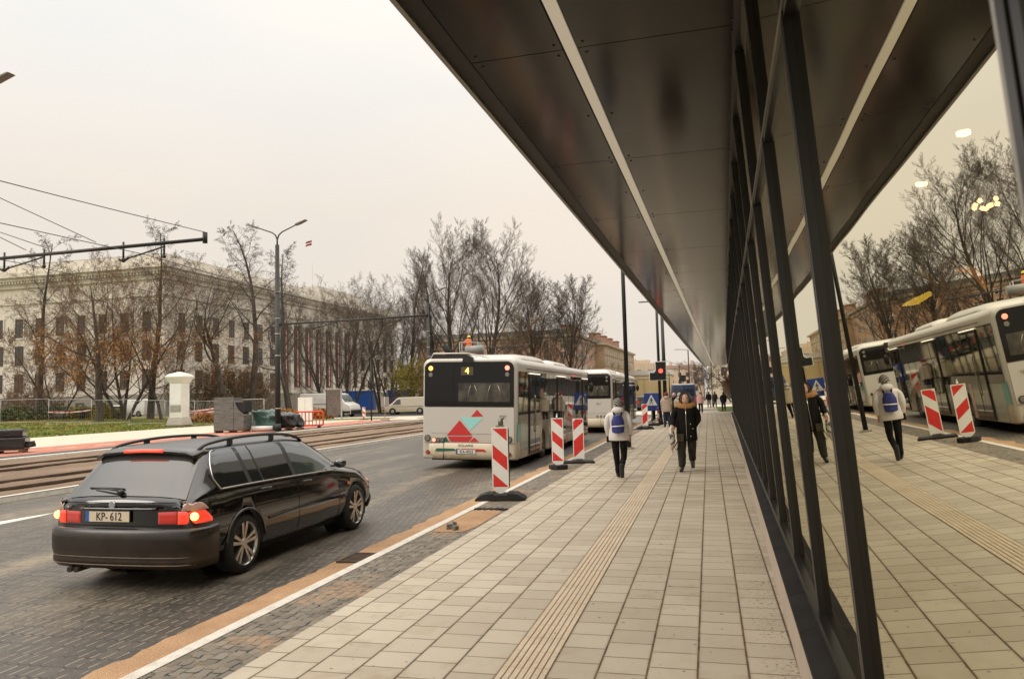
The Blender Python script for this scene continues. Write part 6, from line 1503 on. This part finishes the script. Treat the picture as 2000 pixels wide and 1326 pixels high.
tree('round', 79, 10.5, 'spreading reddish bare tree in front of the white building windows on the left', (-60.5, 60.8, .45), g3, twm=TWR, stems=3, spread=.5)
tree('bushy', 83, 6.6, 'round yellow-green leafy tree at the left edge of the nearer bus', (-35.4, 89.5, 0), None, twm=TWR, stems=3, spread=.3, leaves=LEAFY, nleaf=9000, leafz=(.05, 1), name='leafy_tree')
bb = tree('bushy', 85, 6.4, 'small reddish bush behind the green tarpaulin, before the white building', (-49.0, 72.5, .2), 'shrubs along the park edge', twm=TWR, stems=5, spread=.6, name='shrub', cat='shrub', leaves=LEAFR, nleaf=600)
tcopy(bb, (-50.5, 77.5, .1), 1.3, 'reddish bush left of the white cabinet', .8); tcopy(bb, (-51.5, 70, .3), 2.3, 'reddish bush behind the advertising pillar', .8)
tcopy(bb, (-68.5, 66, .5), .5, 'leafless shrub behind the green hedge on the left', .62); tcopy(bb, (-72.5, 66, .5), 2.5, 'leafless shrub over the hedge at the left edge', .55)
rt_ = tree('gnarl', 91, 9.0, 'dark bare tree reaching out left of the cream building', (3.2, 118, 0), None, twm=TWG, lean=(-.25, 0))
tree('round', 93, 4.6, 'small reddish tree in front of the cream building on the lawn', (3.0, 88, 0), None, twm=TWR, stems=3, spread=.3, leaves=LEAFR, nleaf=800, name='small_tree')
tree('round', 95, 8.0, 'hazy grey tree behind the navy van, left of the cream building', (-.8, 150, 0), None, twm=TWG, stems=3, spread=.3)
# hedges and low planting
def hedge(label, x0, x1, y0, y1, z, h, m, n, seed, name='hedge', cat='hedge'):
    t = thing(name, label, cat, ((x0+x1)/2, (y0+y1)/2, z), 0); rs = np.random.RandomState(seed); w_, d_ = (x1-x0), (y1-y0)
    P = rs.uniform(-.5, .5, (n, 3)); P[:, 2] += .5; hh = h*(.75+.25*np.sin(P[:, 0]*w_*1.3+seed)*np.sin(P[:, 1]*3+seed)+.1*rs.normal(size=n)); P *= np.array([[w_, d_, 1]]); P[:, 2] *= hh
    leaf_mesh('foliage', P, .14, m, t, seed)
    sg = []
    for i in range(int(w_*3)):
        x = -w_/2+w_*rs.rand(); y = d_*(rs.rand()-.5); sg.append((x, y, 0, x+.2*rs.normal(), y+.2*rs.normal(), h*.75, .02, .008))
    seg_mesh('stems', sg, TWR, t, 3)['kind'] = 'stuff'; return t
hedge('green clipped hedge at the left edge behind the fence', -74, -63, 63.5, 65.5, .45, 1.55, LEAFG, 9000, 2)
hedge('yellowish hedge behind the park bench', -62.8, -57.2, 64.0, 65.6, .45, 1.5, LEAFY, 6000, 4)
hedge('orange-leaved low planting behind the tarpaulin and lamp post', -44, -36.5, 69.0, 70.6, -.05, 1.1, LEAFO, 3600, 6, 'shrub_bed', 'planting')
hedge('yellow leafy bed right of the advertising pillar', -46, -40.2, 60.5, 62, .0, 1.0, LEAFO, 3500, 8, 'shrub_bed', 'planting')
hedge('dense reddish undergrowth at the foot of the bare trees', -44, -18, 99, 106, 0, 3.2, mat('brown_undergrowth', (.13, .075, .045), .9, var=.4, vs=1.), 11000, 10, 'undergrowth', 'undergrowth')
# fallen leaves on the lawn
rs = np.random.RandomState(5); P = np.zeros((7000, 3)); P[:, 0] = rs.uniform(-66, -40, 7000); P[:, 1] = rs.uniform(40, 66, 7000)
P[:, 2] = [parkz(x, y)+.10 for x, y in P[:, :2]]; o = leaf_mesh('fallen_leaves', P, .05, LEAFO, None, 3); o['kind'] = 'stuff'
rs = np.random.RandomState(6); n_ = 26000; P = np.zeros((n_, 3)); P[:, 0] = rs.uniform(-62, -40, n_); P[:, 1] = rs.uniform(34, 62, n_); P[:, 2] = [parkz(x, y)+.07 for x, y in P[:, :2]]
o = leaf_mesh('grass_tufts', P, .09, mat('grass_blade', (.15, .20, .035), .8, var=.4, vs=.8), None, 4); o['kind'] = 'stuff'
# ================================================================== people
def skin_body(name, V, E_, m, parent, levels=1, root=None):
    me = bpy.data.meshes.new(name); names = list(V); idx = {n: i for i, n in enumerate(names)}
    me.from_pydata([V[n][0] for n in names], [(idx[a], idx[b]) for a, b in E_], []); o = bpy.data.objects.new(name, me); C.objects.link(o)
    md = o.modifiers.new('s', 'SKIN'); md.use_smooth_shade = True
    for n in names:
        sv = me.skin_vertices[0].data[idx[n]]; r = V[n][1]; sv.radius = r if hasattr(r, '__len__') else (r, r); sv.use_root = (n == (root or names[0]))
    sb = o.modifiers.new('d', 'SUBSURF'); sb.levels = levels; sb.render_levels = levels
    me.materials.append(m); baked(o); o.data.materials.clear(); o.data.materials.append(m); o.parent = parent; return o
def jitter(mb, amp, f, seed):
    mb.v = [tuple(Vector(p)+Vector((noise.noise(Vector(p)*f+Vector((seed, 0, 0))), noise.noise(Vector(p)*f+Vector((0, seed, 7))), noise.noise(Vector(p)*f+Vector((3, 0, seed)))*.5))*amp) for p in mb.v]
def torso(mb, rings_, n=20, mi=0):
    """rings_: (z, cx, cy, rx, ry)"""
    R_ = []
    for z, cx, cy, rx, ry in rings_:
        R_.append([(cx+math.copysign(abs(math.cos(a))**.85, math.cos(a))*rx, cy+math.copysign(abs(math.sin(a))**.9, math.sin(a))*ry, z) for a in [2*math.pi*i/n for i in range(n)]])
    mb.rings(R_, mi)
def limb(mb, pts, rad, n=12, sub=4, mi=0):
    P = [Vector(p) for p in pts]; Q = []; RR = []
    for i in range(len(P)-1):
        for j in range(sub):
            t = j/sub; a = P[max(0, i-1)]; b = P[i]; c = P[i+1]; d = P[min(len(P)-1, i+2)]
            q = .5*((2*b)+(c-a)*t+(2*a-5*b+4*c-d)*t*t+(3*b-a-3*c+d)*t**3); Q.append(q); RR.append(rad[i]+(rad[i+1]-rad[i])*t)
    Q.append(P[-1]); RR.append(rad[-1]); mb.tube(Q, RR, n, mi)
def hand_pts(mb, w_, d, palm_n, s_=1., curl=.6):
    """five bent fingers and a palm starting at the wrist w_, pointing along d"""
    w_ = Vector(w_); d = Vector(d).normalized(); nn = Vector(palm_n).normalized(); side = d.cross(nn).normalized()
    pc = w_+d*.05*s_; mb.ball(tuple(pc), (.036*s_, .032*s_, .045*s_), 10, 8)
    for k, (o_, l) in enumerate(((-.03, .060), (-.010, .072), (.010, .076), (.028, .066))):
        a = w_+d*.085*s_+side*o_*s_; b = a+(d*math.cos(curl*.5)+nn*math.sin(curl*.5))*l*.5*s_; c = b+(d*math.cos(curl*1.6)+nn*math.sin(curl*1.6))*l*.5*s_
        mb.tube([w_+d*.05*s_+side*o_*s_*.8, a, b, c], [.010*s_, .0095*s_, .0085*s_, .006*s_], 6)
    a = w_+d*.03*s_-side*.036*s_; mb.tube([w_+d*.02*s_-side*.02*s_, a, a+(d*.8+nn*.6-side*.5)*.03*s_, a+(d*1.0+nn*1.0-side*.3)*.045*s_], [.012*s_, .0115*s_, .010*s_, .007*s_], 6)
def make_person(label, loc, rz, H=1.68, J=None, coat=None, trous=None, shoe=None, head='hat', hatm=None, group=None, hem=.8, puff=.01, hood=None, pants=(.085, .075, .06), tw_=.19, arms=True, cat='person', face=False, hairm=None, detail=1):
    t = thing('person', label, cat, loc, rz, group); k = H/1.70
    D = dict(hipL=(-.09, 0, .90), kneeL=(-.10, .03, .49), ankL=(-.10, 0, .09), toeL=(-.11, .13, .03), hipR=(.09, 0, .90), kneeR=(.10, .03, .49), ankR=(.10, 0, .09), toeR=(.11, .13, .03),
             shL=(-.175, 0, 1.40), elL=(-.225, -.02, 1.14), wrL=(-.215, .06, .90), shR=(.175, 0, 1.40), elR=(.225, -.02, 1.14), wrR=(.215, .06, .90))
    if J: D.update(J)
    D = {a: Vector(b)*k for a, b in D.items()}
    V = dict(pelvis=((0, 0, .95*k), (.13*k, .10*k)), waist=((0, 0, 1.12*k), .11*k), chest=((0, 0, 1.32*k), (.14*k, .10*k)), neck=((0, .0, 1.46*k), .052*k), skull=((0, .012*k, 1.555*k), .080*k), crown=((0, .0, 1.63*k), .072*k))
    for s_ in 'LR':
        V['hip'+s_] = (D['hip'+s_], .085*k); V['knee'+s_] = (D['knee'+s_], .055*k); V['ank'+s_] = (D['ank'+s_], .038*k); V['toe'+s_] = (D['toe'+s_], .030*k)
        V['sh'+s_] = (D['sh'+s_], .050*k); V['el'+s_] = (D['el'+s_], .038*k); V['wr'+s_] = (D['wr'+s_], .026*k)
    E_ = [('pelvis', 'waist'), ('waist', 'chest'), ('chest', 'neck'), ('neck', 'skull'), ('skull', 'crown')]
    for s_ in 'LR': E_ += [('pelvis', 'hip'+s_), ('hip'+s_, 'knee'+s_), ('knee'+s_, 'ank'+s_), ('ank'+s_, 'toe'+s_), ('chest', 'sh'+s_), ('sh'+s_, 'el'+s_), ('el'+s_, 'wr'+s_)]
    V = {a: (tuple(b[0]), b[1]) for a, b in V.items()}
    skin_body('body', V, E_, SKIN, t, 1)
    if detail:
        for s_ in 'LR':
            mb = MB(); hand_pts(mb, D['wr'+s_], D['wr'+s_]-D['el'+s_], (0, .3, -.2) if s_ == 'R' else (0, .3, -.2), 1.05*k); mb.build('hand', SKIN, t)
    # trousers
    mb = MB(); torso(mb, [(.80*k, 0, 0, .15*k, .10*k), (.90*k, 0, 0, .165*k, .115*k), (1.0*k, 0, 0, .15*k, .11*k)])
    for s_ in 'LR': limb(mb, [D['hip'+s_]+Vector((0, 0, .02)), D['hip'+s_].lerp(D['knee'+s_], .5), D['knee'+s_], D['knee'+s_].lerp(D['ank'+s_], .55), D['ank'+s_]+(D['knee'+s_]-D['ank'+s_])*.04], [q*k for q in (pants[0]+.012, pants[0]+.004, pants[1], (pants[1]+pants[2])/2, pants[2])])
    jitter(mb, .012*k, 11, 3); mb.build('trousers', trous, t)
    for s_ in 'LR':
        a, to = D['ank'+s_], D['toe'+s_]; d = (to-a); df = Vector((d.x, d.y, 0)).normalized() if (abs(d.x)+abs(d.y)) > .02 else Vector((0, 1, 0))
        mb = MB(); limb(mb, [a+Vector((0, 0, .12))*k, a+Vector((0, 0, .03))*k, a.lerp(to, .5), to+(to-a).normalized()*.035*k], [.052*k, .052*k, .050*k, .036*k], 10); mb.build('boot', shoe, t)
    # coat
    mb = MB(); wv = tw_*k
    zs = [hem, hem+.05, .95, 1.10, 1.25, 1.36, 1.43, 1.475]
    rxs = [wv*1.04, wv*1.10, wv*1.06, wv*.97, wv*1.03, wv*1.04, wv*.70, .068*k]; rys = [.135*k, .145*k, .145*k, .135*k, .138*k, .125*k, .10*k, .065*k]
    if hem > .9: zs[2] = hem+.1
    R_ = []
    for z, rx, ry in zip(zs, rxs, rys): R_.append((z*k, 0, 0, rx, ry))
    R2 = []
    for a, b in zip(R_, R_[1:]):
        for j in range(4): R2.append(tuple(a[q]+(b[q]-a[q])*j/4 for q in range(5)))
    R2.append(R_[-1]); R2 = [(z, x, y, rx*(1+puff*math.sin(z*60)), ry*(1+puff*math.sin(z*60))) for z, x, y, rx, ry in R2]
    torso(mb, R2, 24)
    for s_ in 'LR':
        limb(mb, [D['sh'+s_]*Vector((.82, 1, 1)) if False else Vector((D['sh'+s_].x*.80, D['sh'+s_].y, D['sh'+s_].z-.02*k)), D['sh'+s_].lerp(D['el'+s_], .5)+Vector((.008 if s_ == 'R' else -.008, 0, .01)), D['el'+s_], D['el'+s_].lerp(D['wr'+s_], .5), D['wr'+s_]+(D['el'+s_]-D['wr'+s_])*.05], [q*k for q in (.058, .072, .066, .062, .050)], 14)
    jitter(mb, .010*k, 14, 9); ct = mb.build('coat', coat, t)
    if hood:
        mb = MB(); mb.ball((0, -.095*k, 1.44*k), (.135*k, .085*k, .085*k), 16, 10); mb.ball((0, -.03*k, 1.455*k), (.12*k, .11*k, .05*k), 16, 8); jitter(mb, .012*k, 12, 5); mb.build('hood', hood, t)
    hz = 1.575*k
    if head == 'hat':
        mb = MB()
        mb.grid(lambda u, v: ((.108*math.sin(v*1.75)*math.cos(6.2832*u))*k*(1-.03*(u*20 % 2 > 1)), (.118*math.sin(v*1.75)*math.sin(6.2832*u)-.008)*k, hz+(.135*math.cos(v*1.75)+.0)*k), 24, 10); mb.tube([((.104*math.cos(a))*k, (.114*math.sin(a)-.008)*k, hz-.015*k) for a in [2*math.pi*i/20 for i in range(21)]], .016*k, 6, caps=False)
        mb.build('knit_hat', hatm, t)
        if hairm:
            mb = MB(); mb.ball((0, -.035*k, 1.53*k), (.098*k, .085*k, .10*k), 14, 10); mb.build('hair', hairm, t)
    elif head == 'hair':
        mb = MB(); mb.ball((0, -.022*k, 1.585*k), (.10*k, .10*k, .115*k), 14, 10); mb.build('hair', hatm, t)
    return t, D, k
JN = mat('dark_jeans', (.018, .026, .055), .8, var=.3, vs=12); BLKC = mat('black_cloth', (.008, .007, .0065), .85, spec=.2, var=.3, vs=9, bump=.2); OLV = mat('dark_olive_cloth', (.022, .019, .011), .85, var=.3, vs=9, bump=.2); BOOT = mat('black_boot_leather', (.010, .010, .010), .4)
WJ = mat('white_puffer_fabric', (.62, .58, .55), .55, bump=.5, bs=14, var=.06, vs=6); BEI = mat('beige_puffer_fabric', (.46, .36, .28), .6, bump=.5, bs=12, var=.08, vs=5); BEI2 = mat('sand_puffer_fabric', (.40, .34, .24), .6, bump=.5, bs=12, var=.08, vs=5)
HATS = bpy.data.materials.new('striped_knit'); HATS.use_nodes = True; _t = HATS.node_tree; _b = _t.nodes['Principled BSDF']; _v = objvec(_t); _w = N(_t, 'ShaderNodeTexWave', wave_type='BANDS', bands_direction='DIAGONAL', inp={'Scale': 9., 'Distortion': 1.5}); L(_t, _v, _w.inputs['Vector']); L(_t, mixc(_t, ramp_(_t, _w.outputs[0], .45, .6), (.05, .048, .042), (.30, .28, .23)), _b.inputs['Base Color']); _b.inputs['Roughness'].default_value = .95
MARN = mat('maroon_knit', (.16, .02, .035), .9); PINKH = mat('pinkish_knit', (.48, .28, .25), .9); GREYH = mat('pale_grey_knit', (.40, .38, .34), .9); HOODG = mat('grey_hood_cloth', (.30, .28, .245), .85, var=.2, vs=20)
FUR = mat('ginger_fur', (.42, .21, .085), .95, var=.45, vs=28, bump=1., bs=60); HAIRB = mat('brown_hair', (.05, .028, .016), .6)
# person in the white jacket, walking away
J = dict(kneeL=(-.075, .05, .49), ankL=(-.055, .12, .09), toeL=(-.06, .25, .03), kneeR=(.085, .05, .49), ankR=(.05, -.20, .20), toeR=(.055, -.20, .06), elL=(-.245, -.02, 1.13), wrL=(-.235, .09, .90), elR=(.245, -.03, 1.13), wrR=(.225, .07, .92))
p, D, k = make_person('person in a white hooded jacket with a blue backpack, walking away on the pavement', (-1.79, 15.7, 0), R(2), 1.60, J, WJ, BLKC, BOOT, 'hat', HATS, hem=.80, hood=WJ, tw_=.205, pants=(.078, .066, .052), puff=.0)
mb = MB(); mb.grid(lambda u, v: ((.125+.012*math.sin(math.pi*v))*math.cos(6.2832*u)*k*(1-.28*max(0, (v-.7)/.3)), (-.215+.07*math.sin(6.2832*u))*k, (.985+.345*v)*k), 24, 12)
mb.ball((0, -.215*k, 1.32*k), (.093*k, .055*k, .035*k), 16, 6); mb.ball((0, -.215*k, .99*k), (.12*k, .065*k, .03*k), 16, 6)
bpk = thing('backpack', 'royal blue backpack with a white stripe on the back of the white jacket', 'backpack', (-1.79, 15.7, 0), R(2))
mb.build('bag_body', mat('blue_nylon', (.022, .028, .17), .45, bump=.4, bs=14), bpk)
mb = MB(); mb.tube([(x*.135*k, (-.218-.088*math.cos(x*1.45))*k, (1.115+.01*x)*k) for x in [i/6 for i in range(-6, 7)]], .012*k, 6); mb.build('white_stripe', WHITED, bpk)
for sx in (-1, 1):
    mb = MB(); mb.tube([(sx*.07*k, -.17*k, 1.33*k), (sx*.09*k, -.13*k, 1.43*k), (sx*.105*k, -.02*k, 1.46*k), (sx*.115*k, .12*k, 1.36*k), (sx*.13*k, .13*k, 1.1*k)], [(.018*k, .006*k)]*5, 6); mb.build('strap', BLKC, bpk)
t = thing('handbag', 'small black bag hanging at the left hip of the person in the white jacket', 'bag', (-2.02, 15.78, .80), 0); t.scale = (.7, .7, .8)
mb = MB(); mb.prism([(-.05, -.10), (.07, -.10), (.09, .03), (-.04, .05)], -.05, .05, 'y'); mb.build('bag_body', BLKC, t, bevel=.01); mb = MB(); mb.tube([(-.02, 0, .04), (-.01, 0, .13), (.03, 0, .13), (.06, 0, .03)], .006, 6); mb.build('handle', BLKC, t)
# woman in the dark parka, walking towards us (local +y faces the camera)
J = dict(kneeL=(-.10, -.04, .48), ankL=(-.09, -.26, .22), toeL=(-.10, -.17, .09), kneeR=(.12, .07, .49), ankR=(.125, .10, .09), toeR=(.14, .23, .03), elR=(.275, .02, 1.14), wrR=(.285, .20, .985), elL=(-.255, -.03, 1.12), wrL=(-.155, .0, .95))
p, D, k = make_person('person in a long black parka with ginger fur collar and grey hood, walking towards us', (-.49, 17.1, 0), R(180), 1.68, J, BLKC, OLV, BOOT, None, None, hem=.66, tw_=.205, pants=(.098, .092, .072), puff=.0)
mb = MB(); P = []
for i in range(25):
    a = 2*math.pi*i/24; P.append(((.150*math.cos(a))*k, (.085*math.sin(a)-.005)*k, (1.435-.035*math.sin(a))*k))
mb.tube(P, [(.075*k*(1+.15*math.sin(i*2.3)), .062*k) for i in range(25)], 10, caps=False); jitter(mb, .022, 34, 2); mb.build('fur_collar', FUR, p)
mb = MB()
def hf(u, v):
    a = 6.2832*u; b = .35+1.85*v; return ((.122*math.sin(b)*math.cos(a))*k, (-.035-.118*math.cos(b)*1.0+.0)*k if False else (-.045-.10*math.cos(b) if False else (.045-.145*(1-math.cos(b*.86))*.75))*k if False else (-.01+.0)*k, 0)
R_ = []
for i in range(9):                             # hood shell: rings from the crown back to the face opening
    t_ = i/8; y = (-.150+.165*t_)*k; rr = math.sin(min(1, .12+t_*1.05)*math.pi/2); R_.append([(.142*rr*math.cos(a)*k, y, (1.565+.160*rr*math.sin(a))*k) for a in [2*math.pi*j/20 for j in range(20)]])
mb.rings(R_, caps=False); jitter(mb, .008, 14, 4); mb.build('hood', HOODG, p)
mb = MB(); mb.ball((0, .035*k, 1.555*k), (.080*k, .082*k, .112*k), 18, 14); mb.ball((0, .105*k, 1.548*k), (.014*k, .020*k, .024*k), 8, 6); mb.ball((-.078*k, .02*k, 1.555*k), (.012*k, .02*k, .03*k), 8, 6); mb.ball((.078*k, .02*k, 1.555*k), (.012*k, .02*k, .03*k), 8, 6); fc = mb.build('face', mat('face_skin', (.60, .36, .26), .5), p)
for sx in (-1, 1):
    mb = MB(); mb.ball((sx*.030*k, .093*k, 1.573*k), (.013*k, .008*k, .008*k), 8, 6); mb.build('eye', INK, fc)
    mb = MB(); mb.tube([(sx*.050*k, .084*k, 1.594*k), (sx*.030*k, .098*k, 1.600*k), (sx*.014*k, .100*k, 1.594*k)], .004*k, 5); mb.build('eyebrow', HAIRB, fc)
    mb = MB(); mb.tube([((sx*.032+.024*math.cos(a))*k, .106*k, (1.572+.019*math.sin(a))*k) for a in [2*math.pi*i/14 for i in range(15)]], .003*k, 5, caps=False); mb.build('spectacle_rim', INK, fc)
mb = MB(); mb.tube([(-.024*k, .094*k, 1.508*k), (0, .104*k, 1.507*k), (.024*k, .094*k, 1.508*k)], [(.004*k, .006*k), (.006*k, .009*k), (.004*k, .006*k)], 6); mb.build('mouth', mat('lips', (.42, .10, .09), .5), fc)
for sx in (-1, 1):
    mb = MB(); mb.tube([(sx*.05*k, .05*k, 1.65*k), (sx*.085*k, .055*k, 1.58*k), (sx*.088*k, .06*k, 1.48*k), (sx*.075*k, .09*k, 1.40*k)], [.018*k, .022*k, .020*k, .012*k], 8); mb.build('hair', HAIRB, p)
mb = MB(); mb.tube([(0, .148*k, 1.36*k), (0, .155*k, 1.2*k), (0, .160*k, .95*k), (0, .152*k, .68*k)], [(.007*k, .004*k)]*4, 6); mb.build('zip', CHROME, p)
for x, z in ((-.09, 1.02), (-.14, .92), (-.09, .76), (.10, .76)): mb = MB(); mb.cyl((x*k, .135*k, z*k), (x*k, .160*k, z*k), .011*k, n=10); mb.build('snap_button', CHROME, p)
# transparent umbrella in her hand
t = thing('umbrella', 'folded whitish umbrella with dark pattern hanging from the hand of the parka person', 'umbrella', (-.80, 16.92, .98), R(170))
mb = MB(); mb.tube([(0, 0, .02), (0, .03, -.10), (-.02, .05, -.32), (-.01, .06, -.52)], [.018, .055, .070, .018], 12); jitter(mb, .012, 20, 3); mb.build('folded_canopy', mat('umbrella_plastic', (.52, .48, .40), .3, col2=(.05, .045, .04), vs=6., thr=(.60, .64), coat=.5), t)
mb = MB(); mb.tube([(0, 0, .10), (0, 0, .0), (-.01, .06, -.56)], .006, 6); mb.tube([(0, 0, .10), (.02, 0, .14), (.05, 0, .13)], .011, 8); mb.build('shaft', BLKMET, t)
t = thing('black_strap_bag', 'black bag with a dangling strap at the side of the parka person', 'bag', (-.70, 16.98, .64), R(180))
mb = MB(); mb.tube([(-.06, .02, .12), (.0, .03, -.02), (.06, .03, -.13), (.02, .03, -.18), (-.04, .03, -.10)], .010, 6); mb.build('strap', BLKC, t)
mb = MB(); mb.cbox((-.08, .02, .08), (.14, .07, .16)); mb.build('bag_body', mat('olive_bag', (.06, .052, .03), .8), t, bevel=.015)
# waiting group
gp = 'people waiting near the crossing sign'
make_person('person in a long beige padded coat with maroon hat, seen from behind', (-2.02, 38.6, 0), R(3), 1.70, dict(ankL=(-.10, -.03, .09), toeL=(-.12, .1, .03)), BEI, JN, BOOT, 'hat', MARN, gp, hem=.74, hood=BEI, tw_=.24, puff=.035, hairm=HAIRB)
make_person('person in a sand padded coat with pale grey hat, right of the beige coat', (-1.36, 38.1, 0), R(-8), 1.66, dict(kneeL=(-.14, .02, .49), ankL=(-.22, -.12, .09), toeL=(-.26, .0, .03), kneeR=(.04, .05, .49), ankR=(-.02, .10, .09), toeR=(-.02, .23, .03)), BEI2, BLKC, BOOT, 'hat', GREYH, gp, hem=.72, hood=BEI2, tw_=.235, puff=.035, hairm=HAIRB)
make_person('darkly dressed person with pinkish hat, between the two padded coats', (-1.68, 39.6, 0), R(10), 1.66, None, BLKC, BLKC, BOOT, 'hat', PINKH, gp, hem=.8, tw_=.19)
make_person('dark figure by the thick lamp post, partly hidden behind the boards', (-3.3, 48.0, 0), R(60), 1.65, None, BLKC, BLKC, BOOT, 'hair', HAIRB, gp, hem=.8, tw_=.2, detail=0)
gf = 'distant walkers on the forecourt'
make_person('lone person in black walking away beside the lawn', (1.18, 66.0, -.02), R(4), 1.62, dict(ankR=(.10, -.14, .13), toeR=(.1, -.08, .03)), BLKC, BLKC, BOOT, 'hair', HAIRB, gf, hem=.8, tw_=.235, detail=0)
make_person('dark-clad person of the distant pair, on the left', (.02, 81.0, -.02), R(10), 1.68, dict(ankR=(.16, -.18, .12)), BLKC, mat('grey_cloth', (.14, .12, .11), .8), BOOT, 'hair', HAIRB, gf, hem=.85, tw_=.235, detail=0)
make_person('dark-clad person of the distant pair, on the right', (.62, 81.8, -.02), R(-5), 1.66, dict(ankL=(-.16, -.18, .12)), BLKMET, BLKC, BOOT, 'hair', HAIRB, gf, hem=.85, tw_=.22, detail=0)
make_person('pink-coated person behind the parka person, beside the navy van', (-.62, 62.5, -.02), R(170), 1.66, None, PINKH, BLKC, BOOT, 'hair', HAIRB, gf, hem=.8, tw_=.22, detail=0)
# worker in an aerial basket behind the nearer bus
WX, WY = -13.6, 43.2
lf = thing('boom_lift', 'grey boom lift with a basket behind the nearer bus', 'boom lift', (WX, WY, -.08), R(8))
mb = MB(); mb.box(-1.0, 1.0, -1.6, 1.6, .35, 1.1); mb.build('chassis', ORB, lf, bevel=.05)
for x in (-.95, .95):
    for y in (-1.1, 1.1): mb = MB(); mb.cyl((x-.12, y, .4), (x+.12, y, .4), .4, n=20); mb.build('wheel', BLACK, lf)
mb = MB(); mb.tube([(0, 1.2, 1.2), (0, 2.6, 3.2), (.2, .9, 4.0)], [.14, .12, .10], 10); mb.build('boom', GALV, lf)
mb = MB(); mb.tube([(-.15, -.1, 4.52), (.95, -.1, 4.56)], .27, 16); mb.build('equipment_drum', mat('drum_grey', (.22, .22, .20), .5, var=.2, vs=5), lf)
mb = MB(); mb.box(-.55, .55, .15, .95, 3.96, 4.02); mb.build('basket_floor', BLKMET, lf)
mb = MB()
for z in (4.5, 5.05): mb.tube([(-.55, .15, z), (.55, .15, z), (.55, .95, z), (-.55, .95, z), (-.55, .15, z)], .02, 6, caps=False)
for x in (-.55, .55):
    for y in (.15, .95): mb.tube([(x, y, 4.0), (x, y, 5.05)], .02, 6)
mb.build('basket_rails', GALV, lf)
mb = MB(); mb.tube([(-1.5, .2, 4.9), (-1.25, .2, 4.55), (-1.15, .2, 4.2)], [.20, .14, .12], 12); mb.build('exhaust_elbow', BLACK, lf)
HV = mat('orange_high_vis', (.75, .16, .05), .6, emit=(1, .2, .06), es=.0); HELM = mat('yellow_helmet', (.60, .55, .04), .35)
make_person('worker in orange high-visibility jacket and yellow helmet, raised above the nearer bus', (WX-.12, WY+.52, 3.94), R(60), 1.45, dict(elL=(-.26, .16, 1.18), wrL=(-.22, .40, 1.22), elR=(.24, .15, 1.16), wrR=(.14, .42, 1.2)), HV, JN, BOOT, 'hat', HELM, hem=.85, tw_=.21, hairm=HAIRB)
